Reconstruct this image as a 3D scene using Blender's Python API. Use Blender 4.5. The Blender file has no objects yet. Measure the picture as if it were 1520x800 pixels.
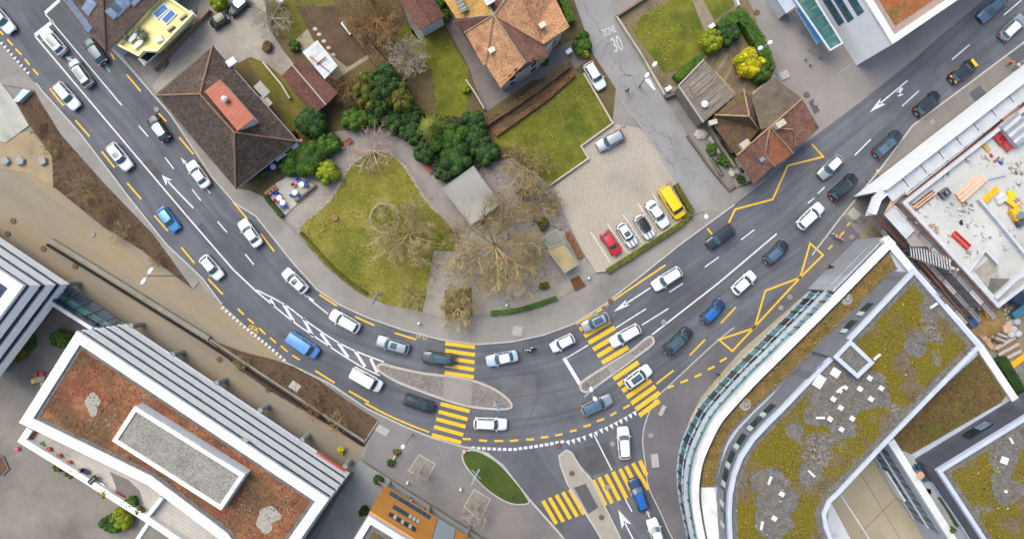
import bpy, bmesh, math, random
import numpy as np
from mathutils import Vector, Matrix, noise
R = math.radians
SC = bpy.context.scene
COL = SC.collection
# ---------------------------------------------------------------- camera, sky, sun, exposure
# survey: the aerial view is 152 m wide on the ground, the drone hovers 100 m up
H = 100.0
cam = bpy.data.cameras.new('camera'); camo = bpy.data.objects.new('camera', cam); COL.objects.link(camo)
camo.location = (0, 0, H); camo.rotation_euler = (0, 0, 0)
cam.sensor_width = 36; cam.lens = 36 * H / 152.0; cam.clip_end = 2000; cam.clip_start = 1
SC.camera = camo
SC.render.resolution_x = 1024; SC.render.resolution_y = 538
W = bpy.data.worlds.new('World'); SC.world = W; W.use_nodes = True
wn = W.node_tree; bg = wn.nodes['Background']
sky = wn.nodes.new('ShaderNodeTexSky'); sky.sky_type = 'NISHITA'; sky.sun_disc = False
SUN_EL, SUN_AZ = 56, 318
sky.sun_elevation = R(SUN_EL); sky.sun_rotation = R(SUN_AZ); sky.air_density = 1.0; sky.dust_density = 4.0; sky.ozone_density = 0.8
wn.links.new(sky.outputs[0], bg.inputs[0]); bg.inputs[1].default_value = 0.15
sl = bpy.data.lights.new('sun', 'SUN'); so = bpy.data.objects.new('sun', sl); COL.objects.link(so)
sl.energy = 1.1; sl.angle = R(50); sl.color = (1, 0.96, 0.9)
so.rotation_euler = (R(90 - SUN_EL), 0, R(180 - SUN_AZ)); so.location = (-20, 40, 90)
SC.view_settings.view_transform = 'Standard'; SC.view_settings.look = 'None'
SC.view_settings.gamma = 1; SC.view_settings.exposure = 0.8
try:
    SC.view_settings.use_white_balance = True; SC.view_settings.white_balance_temperature = 6700; SC.view_settings.white_balance_tint = 3
except Exception: pass
try: SC.view_settings.use_curve_mapping = False
except Exception: pass
SC.render.engine = 'CYCLES'
SC.cycles.max_bounces = 5; SC.cycles.diffuse_bounces = 4; SC.cycles.glossy_bounces = 2; SC.cycles.transparent_max_bounces = 6

# ---------------------------------------------------------------- helpers
ZS = 1.0
def P(px, py, z=0.0):
    z = z * ZS
    k = (H - z) / H
    return Vector(((px - 760) / 10 * k, (400 - py) / 10 * k, z))
def G(px, py, z=0.0):
    v = P(px, py, z); return (v.x, v.y)
def GP(pts, z=0.0): return [G(p[0], p[1], z) for p in pts]
def lin(c):
    if isinstance(c, str):
        c = tuple(int(c[i:i+2], 16) / 255 for i in (0, 2, 4))
        c = tuple(x / 12.92 if x <= .04045 else ((x + .055) / 1.055) ** 2.4 for x in c)
    return (c[0], c[1], c[2], 1)
MATS = {}
def mat(name, c1, c2=None, c3=None, scale=1.0, rough=0.85, metal=0, fine=None, fscale=8, famt=0.25, coat=0, bump=0.0, island=0.0, spec=0.5,
        band=(0.35, 0.65), band3=(0.5, 0.7), scale3=None, detail=6, stretch=None, alpha=None, coord='pos', seed=0):
    """procedural material: c1/c2 mixed by noise, c3 in patches, fine grain on top; 'island' varies every loose piece"""
    if name in MATS: return MATS[name]
    m = bpy.data.materials.new(name); m.use_nodes = True; MATS[name] = m
    nt = m.node_tree; N = nt.nodes; Lk = nt.links; b = N['Principled BSDF']
    b.inputs['Roughness'].default_value = rough; b.inputs['Metallic'].default_value = metal
    b.inputs['Specular IOR Level'].default_value = spec
    if coat: b.inputs['Coat Weight'].default_value = coat; b.inputs['Coat Roughness'].default_value = 0.08
    if coord == 'pos':
        g = N.new('ShaderNodeNewGeometry'); src = g.outputs['Position']
    elif coord == 'uv':
        g = N.new('ShaderNodeUVMap'); src = g.outputs[0]
    else:
        g = N.new('ShaderNodeTexCoord'); src = g.outputs['Object']
    mp = N.new('ShaderNodeMapping'); Lk.new(src, mp.inputs[0]); mp.inputs[1].default_value = (seed * 17.3, seed * 7.1, 0)
    if stretch:
        mp.vector_type = 'TEXTURE'; mp.inputs[2].default_value = (0, 0, R(stretch[2])); mp.inputs[3].default_value = (1/stretch[0], 1/stretch[1], 1)
    src = mp.outputs[0]
    def nz(sc, det=detail, rgh=0.6):
        t = N.new('ShaderNodeTexNoise'); t.inputs['Scale'].default_value = sc; t.inputs['Detail'].default_value = det; t.inputs['Roughness'].default_value = rgh
        Lk.new(src, t.inputs['Vector']); return t.outputs[0]
    def ramp(v, lo, hi):
        r = N.new('ShaderNodeMapRange'); r.inputs[1].default_value = lo; r.inputs[2].default_value = hi; Lk.new(v, r.inputs[0]); return r.outputs[0]
    def mix(f, a, bb, typ='MIX'):
        x = N.new('ShaderNodeMix'); x.data_type = 'RGBA'; x.blend_type = typ
        if isinstance(f, (int, float)): x.inputs[0].default_value = f
        else: Lk.new(f, x.inputs[0])
        for i, v in ((6, a), (7, bb)):
            if isinstance(v, tuple): x.inputs[i].default_value = v
            else: Lk.new(v, x.inputs[i])
        return x.outputs[2]
    col = lin(c1)
    if c2 is not None: col = mix(ramp(nz(scale), *band), col, lin(c2))
    if c3 is not None: col = mix(ramp(nz(scale3 or scale * 0.5, 5), *band3), col, lin(c3))
    hh = None
    if famt:
        f = nz(fscale, 8, 0.75); hh = f
        v = N.new('ShaderNodeMapRange'); v.inputs[1].default_value = 0.25; v.inputs[2].default_value = 0.75
        v.inputs[3].default_value = 1 - famt; v.inputs[4].default_value = 1 + famt; Lk.new(f, v.inputs[0])
        cc = N.new('ShaderNodeCombineColor'); [Lk.new(v.outputs[0], cc.inputs[i]) for i in range(3)]
        col = mix(1.0, col, cc.outputs[0], 'MULTIPLY')
    if island:
        gi = N.new('ShaderNodeNewGeometry')
        v = N.new('ShaderNodeMapRange'); v.inputs[3].default_value = 1 - island; v.inputs[4].default_value = 1 + island; Lk.new(gi.outputs['Random Per Island'], v.inputs[0])
        cc = N.new('ShaderNodeCombineColor'); [Lk.new(v.outputs[0], cc.inputs[i]) for i in range(3)]
        col = mix(1.0, col, cc.outputs[0], 'MULTIPLY')
    if isinstance(col, tuple): b.inputs['Base Color'].default_value = col
    else: Lk.new(col, b.inputs['Base Color'])
    if bump and hh is not None:
        bp = N.new('ShaderNodeBump'); bp.inputs['Strength'].default_value = bump; bp.inputs['Distance'].default_value = 0.05
        Lk.new(hh, bp.inputs['Height']); Lk.new(bp.outputs[0], b.inputs['Normal'])
    if alpha is not None: b.inputs['Alpha'].default_value = alpha
    m['out'] = 1
    return m
def base_link(m):
    b = m.node_tree.nodes['Principled BSDF']
    return b, (b.inputs['Base Color'].links[0].from_socket if b.inputs['Base Color'].links else None)
def rows(m, w, h, rot=0, mortar=0.02, dark=0.55, uv=False, vary=0.35, wear=None):
    """lay courses (tiles, setts, boards, slabs) of w x h metres over a material"""
    nt = m.node_tree; N = nt.nodes; Lk = nt.links
    if m.get('rows'): return m
    m['rows'] = 1
    b, src = base_link(m)
    if src is None:
        rgb = N.new('ShaderNodeRGB'); rgb.outputs[0].default_value = b.inputs['Base Color'].default_value; src = rgb.outputs[0]
    g = N.new('ShaderNodeUVMap') if uv else N.new('ShaderNodeNewGeometry')
    mp = N.new('ShaderNodeMapping'); mp.vector_type = 'TEXTURE'; mp.inputs[2].default_value = (0, 0, R(rot))
    Lk.new(g.outputs[0] if uv else g.outputs['Position'], mp.inputs[0])
    t = N.new('ShaderNodeTexBrick'); Lk.new(mp.outputs[0], t.inputs[0])
    t.inputs['Color1'].default_value = (1 - vary,) * 3 + (1,); t.inputs['Color2'].default_value = (1 + vary,) * 3 + (1,)
    t.inputs['Mortar'].default_value = (dark,) * 3 + (1,); t.inputs['Scale'].default_value = 1
    t.inputs['Mortar Size'].default_value = mortar; t.inputs['Brick Width'].default_value = w; t.inputs['Row Height'].default_value = h
    t.inputs['Mortar Smooth'].default_value = 0.3
    x = N.new('ShaderNodeMix'); x.data_type = 'RGBA'; x.blend_type = 'MULTIPLY'; x.inputs[0].default_value = 1
    Lk.new(src, x.inputs[6]); Lk.new(t.outputs[0], x.inputs[7]); Lk.new(x.outputs[2], b.inputs['Base Color'])
    return m

def link(o, parent=None):
    COL.objects.link(o)
    if parent is not None: o.parent = parent
    return o
def setp(o, label=None, cat=None, group=None, kind=None):
    for k, v in (('label', label), ('category', cat), ('group', group), ('kind', kind)):
        if v: o[k] = v
    return o
class MB:
    """collects shapes that become ONE mesh object"""
    def __init__(s): s.v = []; s.f = []; s.mi = []; s.uv = {}
    def add(s, vs, fs, mi=0):
        n = len(s.v); s.v += [tuple(v) for v in vs]; s.f += [tuple(i + n for i in f) for f in fs]; s.mi += [mi] * len(fs); return s
    def prism(s, pts, z0, z1, mi=0):
        n = len(pts); a = sum(pts[i][0] * pts[(i+1) % n][1] - pts[(i+1) % n][0] * pts[i][1] for i in range(n))
        if a < 0: pts = pts[::-1]
        vs = [(p[0], p[1], z0) for p in pts] + [(p[0], p[1], z1) for p in pts]
        fs = [tuple(range(n))[::-1], tuple(range(n, 2 * n))] + [(i, (i+1) % n, n + (i+1) % n, n + i) for i in range(n)]
        return s.add(vs, fs, mi)
    def box(s, c, d, rot=0, mi=0, tilt=None):
        x, y, z = d[0] / 2, d[1] / 2, d[2] / 2
        M = Matrix.Rotation(rot, 3, 'Z')
        if tilt: M = M @ Matrix.Rotation(tilt[1], 3, tilt[0])
        vs = [Vector(c) + M @ Vector((a * x, b * y, e * z)) for e in (-1, 1) for a, b in ((-1, -1), (1, -1), (1, 1), (-1, 1))]
        return s.add(vs, [(3, 2, 1, 0), (4, 5, 6, 7), (0, 1, 5, 4), (1, 2, 6, 5), (2, 3, 7, 6), (3, 0, 4, 7)], mi)
    def tube(s, p0, p1, r0, r1=None, n=8, mi=0):
        r1 = r0 if r1 is None else r1; p0 = Vector(p0); p1 = Vector(p1); d = (p1 - p0)
        if d.length < 1e-6: return s
        d.normalize(); a = d.orthogonal().normalized(); b = d.cross(a)
        vs = []
        for p, r in ((p0, r0), (p1, r1)):
            vs += [p + (a * math.cos(t) + b * math.sin(t)) * r for t in (2 * math.pi * i / n for i in range(n))]
        fs = [(i, (i+1) % n, n + (i+1) % n, n + i) for i in range(n)] + [tuple(range(n))[::-1], tuple(range(n, 2 * n))]
        return s.add(vs, fs, mi)
    def lathe(s, c, prof, n=16, mi=0, sx=1, sy=1, rot=0):
        vs = []; m = len(prof)
        for r, z in prof:
            for i in range(n):
                t = 2 * math.pi * i / n; x = r * math.cos(t) * sx; y = r * math.sin(t) * sy
                vs.append((c[0] + x * math.cos(rot) - y * math.sin(rot), c[1] + x * math.sin(rot) + y * math.cos(rot), c[2] + z))
        fs = [(j*n + i, j*n + (i+1) % n, (j+1)*n + (i+1) % n, (j+1)*n + i) for j in range(m - 1) for i in range(n)]
        fs += [tuple(range(n))[::-1], tuple(range((m-1)*n, m*n))]
        return s.add(vs, fs, mi)
    def ball(s, c, r, sz=1, n=10, mi=0):
        return s.lathe(c, [(max(.02, math.sin(math.pi * k / 6)) * r, -math.cos(math.pi * k / 6) * r * sz) for k in range(7)], n, mi)
    def ribbon(s, pts, w, z0, z1=None, mi=0, off=0.0, closed=False):
        """a strip along a polyline of xy points; flat sheet if z1 is None, else a bar from z0 to z1"""
        L, Rr = side_pts(pts, w / 2 + off, closed), side_pts(pts, -w / 2 + off, closed); n = len(pts); m = n if closed else n - 1
        if z1 is None:
            vs = [(p[0], p[1], z0) for p in L] + [(p[0], p[1], z0) for p in Rr]
            return s.add(vs, [(i, n + i, n + (i+1) % n, (i+1) % n) for i in range(m)], mi)
        vs = [(p[0], p[1], z) for z in (z0, z1) for q in (L, Rr) for p in q]
        fs = []
        for i in range(m):
            j = (i+1) % n
            fs += [(2*n + i, 3*n + i, 3*n + j, 2*n + j), (i, j, n + j, n + i), (i, 2*n + i, 2*n + j, j), (n + i, n + j, 3*n + j, 3*n + i)]
        if not closed: fs += [(0, n, 3*n, 2*n), (n-1, 3*n-1, 4*n-1, 2*n-1)]
        return s.add(vs, fs, mi)
    def build(s, name, mats, parent=None, smooth=False, loc=None, recalc=True, uvs=None):
        me = bpy.data.meshes.new(name)
        off = Vector((0, 0, 0))
        if parent is not None and parent.get('world'): off = Vector(parent['base'])
        elif loc is not None: off = Vector(loc)
        v = np.array(s.v, dtype=float).reshape(-1, 3) - np.array(off)
        me.from_pydata(v.tolist(), [], s.f)
        for m in (mats if isinstance(mats, (list, tuple)) else [mats]): me.materials.append(m)
        if len(set(s.mi)) > 1:
            me.polygons.foreach_set('material_index', s.mi)
        if recalc:
            bm = bmesh.new(); bm.from_mesh(me); bmesh.ops.recalc_face_normals(bm, faces=bm.faces); bm.to_mesh(me); bm.free()
        if smooth: me.polygons.foreach_set('use_smooth', [True] * len(me.polygons))
        o = bpy.data.objects.new(name, me); link(o, parent)
        if parent is None and loc is not None: o.location = loc
        if parent is not None and parent.get('world') and 'base' in parent and parent.type == 'MESH': pass
        return o
def side_pts(pts, d, closed=False):
    n = len(pts); out = []
    for i in range(n):
        a = pts[i-1] if (i > 0 or closed) else None; c = pts[(i+1) % n] if (i < n-1 or closed) else None; b = pts[i]
        def nrm(p, q):
            x, y = q[0]-p[0], q[1]-p[1]; l = math.hypot(x, y) or 1; return (-y/l, x/l)
        if a is None: nx, ny = nrm(b, c); k = 1
        elif c is None: nx, ny = nrm(a, b); k = 1
        else:
            n1, n2 = nrm(a, b), nrm(b, c); nx, ny = n1[0]+n2[0], n1[1]+n2[1]; l = math.hypot(nx, ny) or 1; nx /= l; ny /= l
            k = 1 / max(0.35, nx*n1[0] + ny*n1[1])
        out.append((b[0] + nx*d*k, b[1] + ny*d*k))
    return out
def ccw(p):
    a = sum(p[i][0]*p[(i+1) % len(p)][1] - p[(i+1) % len(p)][0]*p[i][1] for i in range(len(p)))
    return p if a > 0 else p[::-1]
def inset(poly, d): return side_pts(ccw(list(poly)), d, True)
def smooth(pts, n=6, closed=False):
    out = []; m = len(pts)
    for i in range(m if closed else m - 1):
        g = (lambda k: pts[k % m]) if closed else (lambda k: pts[max(0, min(m-1, k))])
        p0, p1, p2, p3 = g(i-1), g(i), g(i+1), g(i+2)
        for j in range(n):
            t = j / n
            out.append(tuple(0.5*((2*p1[k]) + (-p0[k]+p2[k])*t + (2*p0[k]-5*p1[k]+4*p2[k]-p3[k])*t*t + (-p0[k]+3*p1[k]-3*p2[k]+p3[k])*t**3) for k in (0, 1)))
    if not closed: out.append(tuple(pts[-1][:2]))
    return out
def thing(name, label, cat, loc=(0, 0, 0), rotz=0, group=None, world=False):
    """an Empty at the thing's base. world=True: its parts are given in world coordinates"""
    o = bpy.data.objects.new(name, None); o.empty_display_size = 0.5; link(o); o.location = loc; o.rotation_euler = (0, 0, rotz)
    setp(o, label, cat, group)
    if world: o['world'] = 1; o['base'] = list(loc)
    return o
def part(mb, name, m, t, smooth=False): return mb.build(name, m, t, smooth)
def sub(mb, name, m, parent_obj, t, smooth=False):
    o = mb.build(name, m, t, smooth); o.parent = parent_obj; return o
def struct(mb, name, m): return setp(mb.build(name, m), kind='structure')
def single(mb, name, m, label, cat, group=None, smooth=False, loc=None, kind=None):
    return setp(mb.build(name, m, None, smooth, loc), label, cat, group, kind)
def clear_helpers():
    for o in bpy.data.objects:
        for k in ('world', 'base', 'rows', 'out'):
            if k in o: del o[k]
# ---------------------------------------------------------------- materials of the setting
ASPH = mat('asphalt_road', '4f515a', '5d5f68', '464850', 0.18, 0.9, famt=0.22, fscale=5, scale3=0.06, bump=0.2)
ASPL = mat('asphalt_pale', '787472', '86817f', '6d6a6a', 0.12, 0.92, famt=0.16, fscale=6, scale3=0.3, bump=0.15)
ASPS = mat('asphalt_side_road', '7d7b7d', '8a888a', '6c6a6d', 0.15, 0.92, famt=0.14, fscale=6, scale3=0.07)
PAVE = mat('pavement_asphalt', '7d7976', '8a8582', '706d6b', 0.25, 0.92, famt=0.14, fscale=6, scale3=0.1)
KERB = mat('kerb_stone', '9c9a97', 'aaa8a4', None, 1.5, 0.85, famt=0.15)
TAN = mat('sandy_asphalt', '857b6d', '797167', '8c7c64', 0.35, 0.95, famt=0.14, fscale=5, scale3=0.22, stretch=(0.12, 1.2, -36), band3=(.48, .66))
CGRAV = mat('courtyard_gravel', '746d68', '827b75', '625c57', 0.18, 0.95, famt=0.28, fscale=3.5, scale3=0.08, bump=0.4)
CONC = mat('pale_concrete', '848686', '959796', '757778', 0.25, 0.85, famt=0.14, fscale=4)
SOIL = mat('brown_soil', '4d3c2e', '5f4b39', '3c3128', 0.8, 1.0, famt=0.4, fscale=5, bump=0.8)
DIRT = mat('leafy_dirt', '4c3c30', '5c4938', '3c322b', 0.7, 1.0, famt=0.4, fscale=4, bump=0.8, stretch=(0.5, 1.5, -51))
GRASS = mat('lawn_grass', '525a14', '6f6d22', '434f12', 0.5, 1.0, famt=0.35, fscale=3.5, scale3=0.15, bump=0.8)
GRASS2 = mat('worn_grass', '57561a', '6d6034', '4c5018', 0.35, 1.0, famt=0.4, fscale=3.0, scale3=0.2, bump=0.8)
GRAVEL = mat('yard_gravel', '8b857d', '9b948b', '6f675b', 0.3, 0.95, famt=0.25, fscale=4, scale3=0.12, bump=0.5)
PINKP = mat('pinkish_path', '7b7471', '8a8280', '686260', 0.4, 0.92, famt=0.25, fscale=5, scale3=0.15)
SETT = rows(mat('parking_setts', 'a39a8f', 'b0a79c', '8d847b', 0.12, 0.9, famt=0.18, fscale=4, scale3=0.06), 0.36, 0.33, 33, 0.05, 0.62, vary=0.06)
COBB = rows(mat('island_setts', '756e6b', '837b78', None, 0.6, 0.92, famt=0.3), 0.2, 0.2, 20, 0.03, 0.75)
FLAG = rows(mat('plaza_flags', '88837d', '948e86', '7a736a', 0.4, 0.9, famt=0.16), 0.8, 0.8, 10, 0.02, 0.85, vary=0.06)
WHITEP = mat('white_road_paint', 'd0d1d3', 'b9babd', '85868b', 2.5, 0.7, famt=0.15, fscale=12, scale3=1.8, band3=(.6, .72))
YELP = mat('yellow_road_paint', 'deae14', 'cfa228', '8a743a', 2.0, 0.7, famt=0.18, fscale=10, scale3=1.5, band3=(.6, .74))
FADED = mat('faded_paint', 'bcbcbf', 'a09fa3', '8f8e92', 3.0, 0.8, famt=0.2, fscale=12)
TAR = mat('tar_seal', '626166', None, None, 1, 0.8, famt=0.1)
DASPH = mat('asphalt_patch', '4a4a51', '53535a', None, .4, 0.9, famt=0.2, fscale=6)
LAY = [0]
def zone(name, pts, z, m, thick=0.35, zk=0.0):
    """flat zone: a slab whose top lies at height z"""
    mb = MB(); mb.prism(GP(pts, zk), z - thick, z); return struct(mb, name, m)
# one sheet for the ground, out past the horizon of the view
g = MB(); g.prism([(-700, -700), (700, -700), (700, 700), (-700, 700)], -1.0, -0.012); struct(g, 'ground', ASPL)

# ---------------------------------------------------------------- main road
NE_UP = [(1600,-72),(1458,0),(1354,91),(1282,148),(1186,220),(1140,266),(1090,304),(1007,365),(952,409),(897,452),(853,480),(807,497),(760,507),(710,511),(655,504),(600,490),(545,471),(504,452),(471,430),(435,390),(380,321),(349,302),(316,264),(253,170),(198,107),(165,71),(110,5),(60,-60)]
SW_DN = [(-60,-60),(-60,66),(2,67),(41,112),(63,135),(121,200),(192,293),(247,362),(302,414),(330,452),(423,537),(490,569),(545,606),(600,632),(641,649),(682,661),(696,664),(724,673),(746,690),(787,742),(829,789),(870,840),(1040,860),(999,800),(980,759),(963,723),(958,690),(954,654),(958,627),(972,594),(992,573),(1030,575),(1062,560),(1010,640),(1018,620),(1040,588),(1062,560),(1100,520),(1140,485),(1200,435),(1262,372),(1307,244)]
# carriageway: one sheet, its upper and lower kerb lines as traced on the ground plan
road = [(1600,-72),(1458,0),(1354,91),(1282,148),(1186,220),(1140,266),(1090,304),(1007,365),(952,409),(897,452),(853,480),(807,497),(760,507),(710,511),(655,504),(600,490),(545,471),(504,452),(471,430),(435,390),(380,321),(349,302),(316,264),(253,170),(198,107),(165,71),(110,5),(60,-60),
        (-60,-60),(-60,40),(2,67),(41,112),(63,135),(121,200),(192,293),(247,362),(302,414),(330,452),(423,537),(490,569),(545,606),(600,632),(641,649),(682,661),(696,664),(724,673),(746,690),(787,742),(829,789),(870,840),(1040,860),(999,800),(980,759),(963,723),(958,690),(954,654),(958,627),(972,594),(992,573),(1060,510),(1140,450),(1205,379),(1307,250),(1354,187),(1520,63),(1620,-10)]
zone('main_road', road, 0.0, ASPH, 0.3)
# lower side: bus bay and forecourt in slightly paler asphalt, flush with the road
bay = [(992,573),(1060,510),(1140,450),(1205,379),(1250,320),(1278,352),(1262,380),(1200,437),(1140,487),(1100,522),(1065,560),(1040,590),(1022,625),(1014,690),(1020,760),(1030,830),(1025,860),(1040,860),(999,800),(980,759),(963,723),(958,690),(954,654),(958,627),(972,594)]
zone('bus_bay', bay, 0.004, mat('asphalt_bay', '5b595f', '67646a', '524f55', 0.2, 0.92, famt=0.18, fscale=6, scale3=0.08), 0.3)
# pavements (real kerb steps)
pv = [(165,71),(198,107),(253,170),(316,264),(349,302),(380,321),(435,390),(471,430),(504,452),(545,471),(600,490),(655,504),(710,511),(760,507),(807,497),(853,480),(897,452),(952,409),(1007,365),(1090,304),(1140,266),(1118,273),(1085,283),(1079,270),(1060,285),(1035,318),(985,350),(900,405),(862,430),(828,445),(780,463),(727,468),(660,474),(627,463),(572,452),(534,436),(490,402),(445,352),(418,325),(395,295),(372,283),(350,280),(300,222),(232,145),(212,118),(190,92),(178,76)]
zone('pavement', pv, 0.12, PAVE, 0.4)
pv2 = [(-10,121),(27,113),(55,124),(63,135),(121,200),(192,293),(247,362),(302,414),(330,452),(310,438),(296,418),(287,429),(228,348),(154,271),(91,200),(60,150),(52,135),(25,130),(-10,124)]
zone('pavement', pv2, 0.12, PAVE, 0.4)
pv3 = [(423,537),(490,569),(545,606),(600,632),(641,649),(682,661),(696,664),(689,671),(689,684),(702,704),(726,728),(757,747),(787,742),(829,789),(870,840),(900,900),(724,805),(538,683),(548,655),(561,623),(517,595),(471,562),(435,543)]
zone('forecourt', pv3, 0.116, mat('forecourt_asphalt', '6e6b6e', '7c797b', '646165', 0.15, 0.92, famt=0.18, fscale=5, scale3=0.1), 0.4)
pv4 = [(1307,250),(1354,187),(1520,63),(1620,-10),(1620,60),(1520,110),(1422,185),(1384,222),(1345,265),(1300,295),(1283,330),(1262,330),(1250,320)]
zone('pavement', pv4, 0.12, mat('pavement_dusty', '6c6765', '7a7470', '5f5b5b', 0.3, 0.92, famt=0.18, fscale=5), 0.4)
pv5 = [(1278,352),(1262,376),(1200,432),(1140,485),(1100,520),(1065,560),(1040,590),(1022,625),(1014,690),(1020,760),(1035,860),(1100,860),(1060,700),(1100,580),(1250,440),(1305,352),(1335,330),(1300,300),(1290,330)]
zone('pavement', pv5, 0.124, mat('pavement_beige', '8f8470', '9d9079', '7d735f', 0.5, 0.9, famt=0.2, fscale=4), 0.4)
# kerb stones
k = MB()
for line in (pv[:20], pv2[2:9], pv3[:7], ):
    k.ribbon(GP(line), 0.22, -0.1, 0.128, off=0.0)
k.ribbon(GP([(870,840),(829,789),(787,742),(746,690),(724,673),(696,664)]), 0.3, -0.1, 0.13)
k.ribbon(GP(smooth([(1040,860),(999,800),(980,759),(963,723),(958,690),(954,654),(958,627),(972,594),(992,573),(1060,510),(1090,486)], 4)), 0.16, -0.1, 0.012)
k.ribbon(GP([(1205,379),(1250,320),(1307,250),(1354,187),(1520,63),(1620,-10)]), 0.22, -0.1, 0.128)
struct(k, 'kerb', KERB)
# wheel-worn bands along the lanes (surface of the road, 4 mm above it), streaks run with the lane
def wear_mat():
    m = mat('asphalt_worn_lane', '4e5059', '5c5e66', '464850', 0.18, 0.9, famt=0.2, fscale=5, scale3=0.06)
    nt = m.node_tree; N = nt.nodes; Lk = nt.links; b, src = base_link(m)
    uv = N.new('ShaderNodeUVMap'); mp = N.new('ShaderNodeMapping'); mp.inputs[3].default_value = (1.1, 0.035, 1); Lk.new(uv.outputs[0], mp.inputs[0])
    t = N.new('ShaderNodeTexNoise'); t.inputs['Scale'].default_value = 1.0; t.inputs['Detail'].default_value = 4; Lk.new(mp.outputs[0], t.inputs[0])
    r = N.new('ShaderNodeMapRange'); r.inputs[1].default_value = .3; r.inputs[2].default_value = .7; r.inputs[3].default_value = .84; r.inputs[4].default_value = 1.26; Lk.new(t.outputs[0], r.inputs[0])
    cc = N.new('ShaderNodeCombineColor'); [Lk.new(r.outputs[0], cc.inputs[i]) for i in range(3)]
    x = N.new('ShaderNodeMix'); x.data_type = 'RGBA'; x.blend_type = 'MULTIPLY'; x.inputs[0].default_value = 1
    Lk.new(src, x.inputs[6]); Lk.new(cc.outputs[0], x.inputs[7]); Lk.new(x.outputs[2], b.inputs['Base Color']); return m
def uv_strip(name, up, dn, z, m, nu=8):
    up, dn = GP(smooth(up, 5)), GP(smooth(dn, 5)); n = len(up); vs, fs, uvs = [], [], []; d = 0
    for i in range(n):
        if i: d += math.hypot((up[i][0]+dn[i][0]-up[i-1][0]-dn[i-1][0])/2, (up[i][1]+dn[i][1]-up[i-1][1]-dn[i-1][1])/2)
        w = math.hypot(up[i][0]-dn[i][0], up[i][1]-dn[i][1])
        for j in range(nu+1):
            t = j/nu; vs.append((up[i][0]*(1-t)+dn[i][0]*t, up[i][1]*(1-t)+dn[i][1]*t, z)); uvs.append((t*w, d))
    for i in range(n-1):
        for j in range(nu): a = i*(nu+1)+j; fs.append((a, a+nu+1, a+nu+2, a+1))
    me = bpy.data.meshes.new(name); me.from_pydata(vs, [], fs); me.materials.append(m)
    u = me.uv_layers.new(name='UVMap')
    for l in me.loops: u.data[l.index].uv = uvs[l.vertex_index]
    o = bpy.data.objects.new(name, me); link(o); setp(o, kind='structure')
    for p in me.polygons:
        if p.normal.z < 0: p.flip()
    return o
WEAR = wear_mat()
UPW = [(105,0),(162,72),(250,172),(346,305),(378,325),(433,392),(470,433),(502,455),(545,474),(600,493),(655,507),(710,514),(760,510),(807,500),(853,484),(899,456),(954,413),(1009,369),(1092,308),(1142,270),(1188,224),(1284,152),(1356,95),(1460,4),(1560,-60)]
DNW = [(-20,30),(66,135),(126,203),(252,360),(305,412),(345,455),(425,530),(455,550),(492,566),(547,602),(600,627),(660,652),(760,662),(850,645),(900,625),(930,605),(985,570),(1060,500),(1140,440),(1205,370),(1250,312),(1309,246),(1356,184),(1450,115),(1560,25)]
uv_strip('road_surface', UPW, DNW, 0.0045, WEAR, 10)
uv_strip('road_surface', [(786,668),(800,690),(840,740),(880,790),(920,850)][:5], [(945,640),(957,700),(975,755),(1003,810),(1030,850)], 0.0085, WEAR, 6)

# repairs and joints in the carriageway
pa = MB(); pb = MB()
for i, q in enumerate([[(742,560),(792,556),(800,600),(752,606)],[(1003,455),(1040,428),(1052,445),(1015,472)],[(640,478+30),(655,510),(650,560),(636,556)],[(222,235),(243,262),(232,270),(211,243)],[(1180,262),(1210,240),(1222,254),(1192,277)],[(840,700-28),(900,655),(915,690),(880,706)],[(1010,520),(1050,478),(1060,487),(1022,530)],[(300,330),(322,360),(312,367),(290,338)],[(1380,112),(1410,88),(1420,100),(1390,124)]]):
    (pa if i % 2 else pb).prism(GP(q), -.05, 0.0092 + i*.00002)
struct(pa, 'asphalt_repair', mat('repair_dark', '444449', '505055', None, .5, .9, famt=.2, fscale=6)); struct(pb, 'asphalt_repair', mat('repair_light', '55555a', '616166', None, .4, .9, famt=.2, fscale=6))
js = MB()
for q in [[(110,60),(250,235),(330,345),(400,425),(470,480),(560,520),(650,536),(720,540)],[(760,590),(850,575),(940,540)],[(1010,480),(1100,415),(1200,335),(1330,215),(1500,85)],[(560,565),(640,600),(700,620),(800,620),(880,600)],[(900,470),(1000,405),(1090,340),(1200,255),(1330,150)],[(790,520),(800,560),(790,610),(770,650)],[(1000,578),(1050,525),(1120,470),(1200,400)]]:
    js.ribbon(GP(smooth(q, 6)), .06, .0101)
struct(js, 'road_joint', mat('joint_tar', '3e3e43', None, None, 1, .85, famt=.1))
# ---------------------------------------------------------------- yards, plazas, side road
zone('side_road', [(840,-20),(905,-20),(911,28),(985,144),(1035,225),(1079,285),(1055,305),(1035,318),(1030,313),(996,263),(960,200),(930,160),(914,132),(881,82),(855,41)], -0.002, ASPS)
zone('parking_lot', [(909,184),(948,190),(960,200),(996.5,263),(1031,315),(985,346),(897,402),(885,405),(856,365),(815,285),(873,236),(862,219)], 0.004, SETT)
zone('yard', [(1100,-30),(1500,-30),(1444,14),(1282,148),(1186,220),(1140,266),(1215,190),(1190,146),(1147,114),(1135,60),(1120,20)], 0.001, mat('yard_asphalt', '7c7776', '898383', '6e6a6a', 0.13, 0.92, famt=0.15, fscale=6, scale3=0.06))
tan = [(-40,195),(40,195),(60,205),(80,277),(154,337),(209,370),(264,412),(287,429),(296,418),(330,453),(423,536),(400,532),(357,521),(308,502),(355,548),(407,583),(541,662),(523,695),(430,800),(300,700),(190,480),(60,440),(-60,340)]
zone('ramp_yard', tan, 0.004, TAN, 0.3)
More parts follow.
